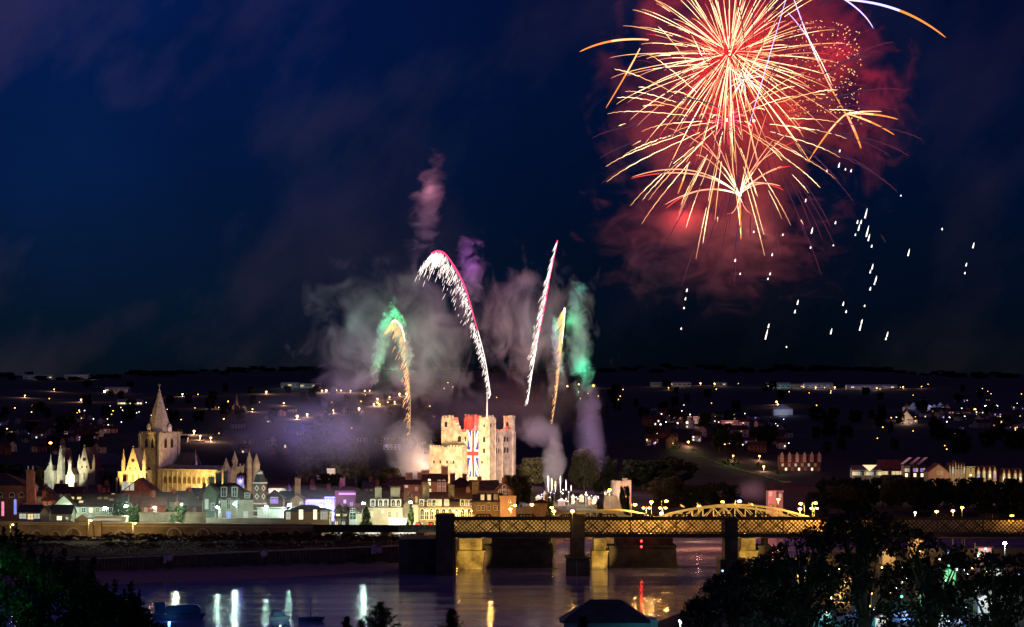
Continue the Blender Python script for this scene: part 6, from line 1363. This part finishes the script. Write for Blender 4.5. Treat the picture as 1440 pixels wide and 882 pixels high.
arc(root,pc_,1040,274,1041,305,1042,337,.42,(t_salmon,t_orange,t_orange),name='rising_tail')
q=MB(); q.sphere((0,0,0),1.0,8,6); q.build('burst_core',t_hot,root)
# crossing comets and stray stars
def single(name, label, pieces, cat='firework'):
    c = P(pieces[0][0],pieces[0][1],FD); root = empty(name, c, 0, label, cat)
    for (x0,y0,xm,ym,x1,y1,r0,mats) in pieces: arc(root,c,x0,y0,xm,ym,x1,y1,r0,mats)
    return root
single('crossing_comet','orange comet streaking down and splitting like a crow foot right of the shells',[(1190,160,1150,85,1110,-20,.28,(t_orange,t_salmon,t_white,t_violet)),(1190,160,1202,185,1211,209,.5,(t_salmon,t_orange)),(1190,160,1228,161,1263,168,.38,(t_gold,t_orange)),(1190,160,1225,172,1258,190,.34,(t_gold,t_orange)),(1190,160,1215,157,1240,157,.24,(t_cream,t_gold)),(1190,160,1165,186,1136,228,.34,(t_gold,t_orange))])
single('stray_comet','blue to orange comet arcing out at the top right',[(1190,0,1265,15,1330,53,.5,(t_violet,t_violet,t_orange,t_orange)),(1150,-20,1200,8,1228,40,.3,(t_violet,t_violet))])
single('stray_comet','orange comet arcing out on the upper left of the shells',[(912,56,860,58,815,73,.42,(t_gold,t_orange))])
single('stray_comet','short gold streak dropping beside the left shell edge',[(900,68,880,105,852,152,.3,(t_gold,t_orange))])
single('stray_comet','thin violet streak crossing the shells steeply',[(1105,0,1070,120,1052,180,.16,(t_violet,t_violet)),(1108,18,1140,60,1170,120,.2,(t_violet,t_white))])
single('stray_comet','short gold streak inside the lower left of the shells',[(968,230,960,255,953,273,.3,(t_gold,t_orange))])
# crackling glitter at the right rim
q=MB(); c0=P(1180,90,FD); rg=random.Random(4)
for k in range(15):
    a0=rg.uniform(-.9,.55); R=rg.uniform(60,150)
    for j in range(26):
        u=j/26; px=1110+u*105*math.cos(a0*.5)+rg.gauss(0,1.2); row=40+k*9-18*math.sin(math.pi*u*.9)+u*14+rg.gauss(0,1.2); p=P(px,row,FD+rg.uniform(-10,10))-c0
        if rg.random()<.75: q.tube([p,p+Vector((rg.uniform(-.9,.9),0,rg.uniform(-.9,.2)))],.11+.1*u,3)
q.build('glitter_trails',t_gold,None,c0,label='crackling gold glitter arcs at the right rim of the shells',cat='firework',kind='stuff')
# falling embers
G='falling embers drifting down below the shells'
em=[(1181,212,4),(1189,238,3),(1180,232,7),(1163,240,4),(1197,240,4),(1133,282,5),(1218,300,14),(1206,312,5),(1211,312,6),(1208,320,9),(1220,325,16),(1222,334,10),(1226,346,4),(1203,330,3),(1142,324,9),(1175,313,4),(1278,355,10),(1325,322,3),(1369,345,8),(1359,372,5),(1357,384,3),(1060,326,3),(1101,330,3),(1086,358,4),(1083,385,4),(1080,392,3),(1034,366,4),(1041,385,3),(966,408,5),(964,420,4),(962,433,3),(958,462,3),(1078,470,15),(1081,458,6),(1122,425,7),(1118,438,5),(1186,427,6),(1190,438,4),(1169,466,8),(1210,460,10),(1212,452,6),(1216,430,3),(1227,375,8),(1224,382,5),(1232,392,8),(1224,406,5),(1230,398,5),(1248,470,7),(1246,476,4),(1267,275,2),(1140,348,3),(1106,488,2),(1172,345,2)]
for (px,row,l) in em:
    a=P(px-l*.12,row+l/2,FD); v=P(px+l*.12,row-l/2,FD)-a; q=MB(); q.tube([Vector((0,0,0)),v*.6,v],[.36,.3,.06],5); q.build('falling_ember',t_white,None,a,label='small white-gold ember falling through the sky at the right',cat='ember',group=G)
# castle comets: a hot path shedding sparks
def comet(label, pts_px, head, tail_m, spark_m, side, spread, n, r_head, hw_frac, seed, drop=14):
    D=1262.0; rg=random.Random(seed); pw=[P(x,y,D) for x,y in pts_px]; o=pw[0].copy()
    # catmull-rom
    def cr(u):
        m=len(pw)-1; s=min(int(u*m),m-1); t=u*m-s; p0=pw[max(s-1,0)]; p1=pw[s]; p2=pw[s+1]; p3=pw[min(s+2,m)]
        return .5*((2*p1)+(-p0+p2)*t+(2*p0-5*p1+4*p2-p3)*t*t+(-p0+3*p1-3*p2+p3)*t**3)
    root=empty('comet',o,0,label,'firework')
    q=MB(); N=60; i0=int(N*hw_frac); q.tube([cr(i/N)-o for i in range(i0,N+1)],[r_head*(.35+.65*min(1,(i-i0)/12+.1)) for i in range(i0,N+1)],5); q.build('burning_head_path',head,root)
    q=MB(); q.tube([cr(i/N)-o for i in range(0,i0+1)],[.16]*(i0+1),4); q.build('launch_path',tail_m,root)
    q=MB()
    for i in range(n):
        u=rg.random()**.8; c=cr(u)-o; w=spread(u); d=abs(rg.gauss(0,.45))*w*rg.uniform(.3,1)
        L_=rg.uniform(.9,3.6)*(0.6+.8*u); s=c+Vector((side*d,rg.gauss(0,1.0),-d*rg.uniform(.9,1.5)-rg.uniform(0,.8))); e=s+Vector((side*L_*rg.uniform(.25,.6),rg.gauss(0,.2),-L_))
        q.tube([s,(s+e)/2,e],[.04,.105,.02],3,cap=False)
    q.build('spark_shower',spark_m,root,kind='stuff'); return root
comet('tall comet with a crimson crest bending left, shedding white sparks',[(690,556),(682,505),(669,455),(652,400),(630,362),(617,353),(606,357)],t_pink,t_white,t_white,-1,lambda u: 1.0+15*u**1.4*(1.0 if u<.75 else max(.3,1-(u-.75)*2.6)),620,.42,.3,1)
comet('straight tall comet with a pink tip, shedding white sparks',[(742,566),(749,520),(757,475),(766,430),(774,385),(784,338)],t_pink,t_white,t_white,-1,lambda u: .8+4.2*math.sin(math.pi*min(1,u*1.05)),330,.34,.35,2)
comet('shorter gold comet bending left in green smoke',[(576,612),(577,575),(575,530),(571,490),(565,462),(556,451),(550,455)],t_cream,t_dimgold,t_gold,-1,lambda u: .8+6.5*u*(1.15-u)*2,260,.44,.55,3)
comet('shorter gold comet at the right, standing almost upright',[(776,596),(783,552),(788,510),(791,475),(793,450),(794,433)],t_cream,t_dimgold,t_gold,-1,lambda u: .6+3.2*u,220,.42,.55,4)
# fountains in the castle gardens
G='gold and white fountains in the castle gardens'
for i,(px,r0,r1,w) in enumerate(((771,692,668,2.0),(776,691,672,1.5),(781,692,676,1.4),(788,690,668,1.1),(796,690,674,1.3),(803,691,682,1.0))):
    D=1165; o=P(px,r0,D); q=MB(); rg=random.Random(i)
    for j in range(34):
        a=rg.uniform(0,6.28); h=(r0-r1)*mpp(D)*rg.uniform(.3,1); s=w*rg.uniform(0,.6)*.5; q.tube([(0,0,0),(s*.5*math.cos(a),s*.5*math.sin(a),h*.7),(s*math.cos(a),s*math.sin(a),h)],[.05,.05,.015],3,cap=False)
    q.build('fountain',emit('fountain_white',(1,.8,.55),3.2),None,o,label=['tallest left fountain of sparks at the foot of the smoke column','fountain of sparks next to the tallest one','middle fountain of sparks in the gardens','slender fountain of sparks right of the smoke column','fifth fountain of sparks in the gardens','rightmost low fountain of sparks in the gardens'][i],cat='fountain',group=G)
for px,row,pw,c in ((777,668,52000,(1,.78,.55)),(800,688,9000,(1,.8,.6)),(756,690,14000,(.5,.45,1)),(822,690,12000,(1,.75,.45)),(842,694,10000,(1,.75,.45))): plight(px,row,1160,pw,c,1.0,name='fountain_light')
# crowd stalls and marquees by the gardens, each with a point light set in front
for i,(px,row,w,dh) in enumerate(((757,702,10,0),(766,699,6,.6),(790,704,14,-.8),(806,702,6,.2),(818,699,9,-.6),(829,703,5,-.2),(838,699,10,-1),(852,694,5,-.6),(860,697,8,-1.2))):
    D=1150; z0=ground(PX(px,D),D); zt0=PZ(row-6,D); q=MB(); k=w*mpp(D)/2*.7; root=empty('marquee',(PX(px,D),D,zt0-4.4),0,['first','second','third','fourth','fifth','sixth','seventh','eighth','last'][i]+' small bright marquee from the left in the castle gardens','marquee','marquees in the castle gardens')
    q.box(-k,k,0,4,0,3.0+dh); q.build('canvas_side',(white_r,cream_r,pink_r)[i%3],root); q=MB(); q.hip(-k,k,0,4,3.003+dh,4.4+dh*1.3,over=.3); q.build('canvas_roof',white_p,root)
    plight(px,row+1,D-4,420,((1,.8,.5),(1,.6,.5),(.6,.5,1),(1,.9,.7))[i%4],.4,name='stall_light')
for i in range(34):
    px=random.uniform(750,868); row=random.uniform(688,706); D=random.uniform(1120,1180); z0=ground(PX(px,D),D); zl=max(PZ(row,D),z0+1.5); root=empty('festoon_lamp',(PX(px,D),D,z0),0,'small lamp glittering among the marquees in the castle gardens','lamp','small lamps among the garden marquees')
    q=MB(); q.tube([(0,0,0),(0,0,zl-z0)],.06,4); q.build('pole',pole_m,root); q=MB(); q.sphere((0,0,0),random.uniform(.15,.32),6,4); q.build('lamp_head',(E_WHTF,emit('festoon_warm',(1,.75,.4),6),emit('festoon_violet',(.6,.5,1),5))[i%3],root,(0,0,zl-z0))
plight(815,705,1138,3500,(1,.85,.6),.5); plight(835,700,1140,2500,(1,.85,.6),.5)
wil = emit('glowing_trace_violet',(.62,.10,.26),.17); wil2 = emit('glowing_trace_blue',(.35,.16,.5),.12)  # smoke traces of a spent burst, their lit look put in as glow
burst(1060,170,'spent_willow_traces','faint glowing violet smoke traces of an older burst drooping wide around the golden shells',100,225*kf,26*kf,[(wil,wil2,wil),(wil2,wil)],.22,start=.16,seed=21,wob=.25,n_seg=26,rmin=.7)
# light of the shells on land, river and smoke
plight(1030,60,FD+85,330000,(1,.008,.012),14,name='shell_light'); plight(1022,165,FD+85,130000,(1,.012,.012),10,name='shell_light'); plight(960,303,FD+92,26000,(1,.06,.06),8,name='shell_light')
plight(1130,135,FD+95,46000,(1,.13,.01),8,name='shell_light'); plight(1200,60,FD+100,70000,(1,.01,.05),8,name='shell_light'); plight(1060,325,FD+100,22000,(1,.25,.2),6,name='shell_light')
plight(560,440,FD+10,15000,(.02,1,.22),5,name='comet_light'); plight(552,520,FD+12,13000,(.03,1,.3),5,name='comet_light'); plight(528,445,FD+12,9000,(.08,1,.45),5,name='comet_light'); plight(795,450,FD+12,13000,(.03,1,.28),5,name='comet_light'); plight(822,520,FD+16,15000,(.05,1,.5),5,name='comet_light'); plight(820,400,FD+16,9000,(.1,.8,.6),5,name='comet_light')
plight(650,440,FD+4,26000,(1,.3,.5),5,name='comet_light'); plight(765,440,FD+4,22000,(.55,.5,1),5,name='comet_light'); plight(655,360,FD+20,22000,(.7,.1,1),5,name='comet_light'); plight(600,265,FD+34,5500,(1,.35,.5),5,name='comet_light'); plight(690,540,FD,20000,(1,.35,.4),5,name='comet_light')
plight(480,600,1330,26000,(.4,.26,1),8,name='smoke_light'); plight(420,600,1300,17000,(.3,.28,1),8,name='smoke_light'); plight(360,625,1310,12000,(.5,.3,.9),8,name='smoke_light'); plight(540,560,1310,26000,(.9,.4,.6),8,name='smoke_light'); plight(450,560,1330,16000,(.6,.35,.8),8,name='smoke_light'); plight(500,440,FD+16,14000,(.4,.65,.55),6,name='smoke_light'); plight(470,500,FD+16,9000,(.7,.45,.6),6,name='smoke_light'); plight(620,500,FD+16,12000,(.3,.7,.6),6,name='smoke_light'); plight(720,520,FD+16,16000,(.8,.4,.6),6,name='smoke_light'); plight(600,655,1278,34000,(1,.6,.42),4,name='smoke_light'); plight(835,600,1250,60000,(.8,.5,1),5,name='smoke_light')
# ------------------------------------------------------------ smoke
def smoke_mat(name, dens, ns, lo, hi, stretch=(1,1,1), col=(.8,.8,.8), twist=.25, an=.2, seed=0, edge=.55, er=.34):
    m = bpy.data.materials.new(name); m.use_nodes = True; t = m.node_tree; t.nodes.clear()
    o = t.nodes.new('ShaderNodeOutputMaterial'); v = t.nodes.new('ShaderNodeVolumeScatter'); t.links.new(v.outputs[0], o.inputs['Volume'])
    v.inputs['Color'].default_value = (*col, 1); v.inputs['Anisotropy'].default_value = an
    tc = t.nodes.new('ShaderNodeTexCoord'); ge = t.nodes.new('ShaderNodeNewGeometry'); mp = t.nodes.new('ShaderNodeMapping'); mp.inputs['Scale'].default_value = stretch; mp.inputs['Location'].default_value = (seed*7.3, seed*3.1, seed)
    t.links.new(ge.outputs['Position'], mp.inputs[0])
    n = t.nodes.new('ShaderNodeTexNoise'); n.inputs['Scale'].default_value = ns; n.inputs['Detail'].default_value = 6; n.inputs['Roughness'].default_value = .6; n.inputs['Distortion'].default_value = twist
    t.links.new(mp.outputs[0], n.inputs[0])
    r = t.nodes.new('ShaderNodeMapRange'); r.inputs[1].default_value = lo; r.inputs[2].default_value = hi
    l = t.nodes.new('ShaderNodeVectorMath'); l.operation = 'LENGTH'; t.links.new(tc.outputs['Object'], l.inputs[0])
    f = t.nodes.new('ShaderNodeMapRange'); f.inputs[1].default_value = 1.0; f.inputs[2].default_value = .15; f.inputs[3].default_value = 0; f.inputs[4].default_value = 1; t.links.new(l.outputs['Value'], f.inputs[0])
    s_ = t.nodes.new('ShaderNodeMath'); s_.operation = 'MULTIPLY_ADD'; s_.inputs[1].default_value = er; s_.inputs[2].default_value = -er; t.links.new(f.outputs[0], s_.inputs[0])
    s2 = t.nodes.new('ShaderNodeMath'); s2.operation = 'ADD'; t.links.new(s_.outputs[0], s2.inputs[0]); t.links.new(n.outputs[0], s2.inputs[1]); t.links.new(s2.outputs[0], r.inputs[0])
    a = t.nodes.new('ShaderNodeMath'); a.operation = 'MULTIPLY'; t.links.new(r.outputs[0], a.inputs[0]); a.inputs[1].default_value = 1
    b = t.nodes.new('ShaderNodeMath'); b.operation = 'MULTIPLY'; t.links.new(a.outputs[0], b.inputs[0]); b.inputs[1].default_value = dens; t.links.new(b.outputs[0], v.inputs['Density'])
    m.cycles.volume_step_rate = .6
    return m
SPH = MB().sphere((0,0,0), 1.0, 24, 14).mesh('smoke', [])
def smoke(label, px, row, D, rx_, rz__, ry, m, tilt=0):
    me = SPH.copy(); me.materials.clear(); me.materials.append(m); o = link('smoke', me, None, P(px,row,D), label=label, cat='smoke', kind='stuff'); k = mpp(D)
    o.scale = (rx_*k, ry, rz__*k); o.rotation_euler = (0, rad(tilt), 0); return o
M1 = smoke_mat('red_smoke', .085, .03, .16, .66, (1,1,1.1), (.9,.8,.8), .5, seed=1, er=.55)
smoke('billowing smoke lit red behind the bursting shells',1040,110,FD+135,270,280,50,M1)
smoke('thin drifting mauve smoke hanging below the shells',1010,320,FD+120,270,170,40,smoke_mat('mauve_smoke',.05,.055,.28,.74,(.75,.8,1.2),(.8,.7,.8),1.2,seed=2,er=.45))
smoke('smoke puff glowing red under the palm burst',962,312,FD+100,60,42,14,smoke_mat('puff',.13,.06,.1,.62,(.7,1,1.3),(.85,.8,.8),.4,seed=3,er=.6),-12)
smoke('wisps of smoke trailing right of the shells',1225,150,FD+120,110,190,30,smoke_mat('wisps',.05,.07,.40,.66,(1,1,.8),(.8,.7,.9),1.0,seed=4))
M2 = smoke_mat('grey_smoke', .036, .065, .31, .70, (.9,.8,.8), (.8,.8,.82), .9, seed=5)
smoke('broad drifting smoke behind the castle comets on the left',565,480,FD+30,190,165,30,M2)
smoke('broad drifting smoke behind the castle comets on the right',740,460,FD+34,140,165,28,smoke_mat('grey_smoke_right',.06,.065,.37,.70,(1.3,.8,.7),(.8,.8,.82),.5,seed=6))
smoke('upper pink-grey smoke puffs rising left above the comets',601,290,FD+32,38,110,10,smoke_mat('puffs',.07,.13,.20,.66,(.8,.8,1.3),(.85,.8,.85),.8,seed=7,er=.55),8)
smoke('violet smoke column rising above the crimson comet',660,385,FD+26,34,92,8,smoke_mat('violet_column',.09,.14,.20,.66,(.9,.9,1.2),(.8,.8,.85),.8,seed=8,er=.55),4)
smoke('left green lit smoke ribbon',538,480,FD+8,18,84,6,smoke_mat('green_ribbon',.55,.34,.24,.62,(1,1,.7),(.85,.85,.85),1.2,seed=9,er=.5),14)
smoke('green lit smoke ribbon crossing behind the left gold comet',566,478,FD+10,18,72,6,smoke_mat('green_ribbon_two',.55,.34,.24,.62,(1,1,.7),(.85,.85,.85),1.2,seed=10,er=.5),-14)
smoke('thin green smoke ribbon left of the right gold comet',784,490,FD+10,14,74,6,smoke_mat('green_ribbon_three',.55,.34,.24,.62,(1,1,.7),(.85,.85,.85),1.2,seed=11,er=.5),-5)
smoke('tall teal smoke column right of the right gold comet',815,475,FD+14,28,130,9,smoke_mat('teal_column',.13,.16,.20,.62,(1,1,.8),(.8,.85,.85),1.0,seed=12,er=.5),-3)
smoke('pale warm smoke slanting up left of the keep',583,640,1285,56,74,14,smoke_mat('warm_plume',.11,.06,.02,.6,(1,1,1),(.9,.88,.85),.6,seed=13,er=.8),-38)
smoke('thick pale smoke column rising from the garden fountains',776,652,1190,25,64,9,smoke_mat('white_column',.34,.10,.0,.55,(1,1,.8),(.95,.93,.9),.6,seed=14,er=.8),4)
smoke('pale smoke bending left over the garden fountains',756,608,1200,52,34,9,smoke_mat('white_column_top',.12,.08,.02,.6,(1,1,1),(.95,.93,.9),.5,seed=15,er=.7),14)
smoke('mauve smoke column standing right of the garden fountains',832,615,1225,34,120,11,smoke_mat('mauve_column',.036,.09,.16,.66,(1,1,.6),(.85,.8,.88),.5,seed=16,er=.6),0)
smoke('low violet smoke lying over the town between cathedral and castle',450,610,1300,185,75,60,smoke_mat('town_smoke',.007,.02,.10,.66,(1,1,1.6),(.8,.8,.85),.4,seed=17,er=.5))
smoke('low mauve smoke behind the keep and the comets',690,575,1330,190,58,40,smoke_mat('keep_smoke',.011,.03,.14,.66,(1,1,1.6),(.85,.8,.82),.4,seed=18,er=.5))
smoke('small mauve smoke puff behind the crown of the big arch',1057,688,1060,34,26,9,smoke_mat('arch_puff',.08,.09,.05,.6,(1,1,1),(.85,.8,.85),.5,seed=19,er=.7))
plight(1062,700,1050,4000,(1,.4,.5),2,name='smoke_light')

for o in bpy.data.objects:
    if o.type == 'LIGHT' and o.name.split('.')[0] in ('shell_light','comet_light','smoke_light','fountain_light','blue_floodlight','bridge_fill_light'): o.data.specular_factor = 0; o.visible_glossy = False
smoke('thin bright mist drifting along the promenade lamps',380,716,968,290,34,24,smoke_mat('promenade_mist',.0028,.03,-.1,.4,(.6,1,1.5),(.9,.9,.9),.3,seed=20))
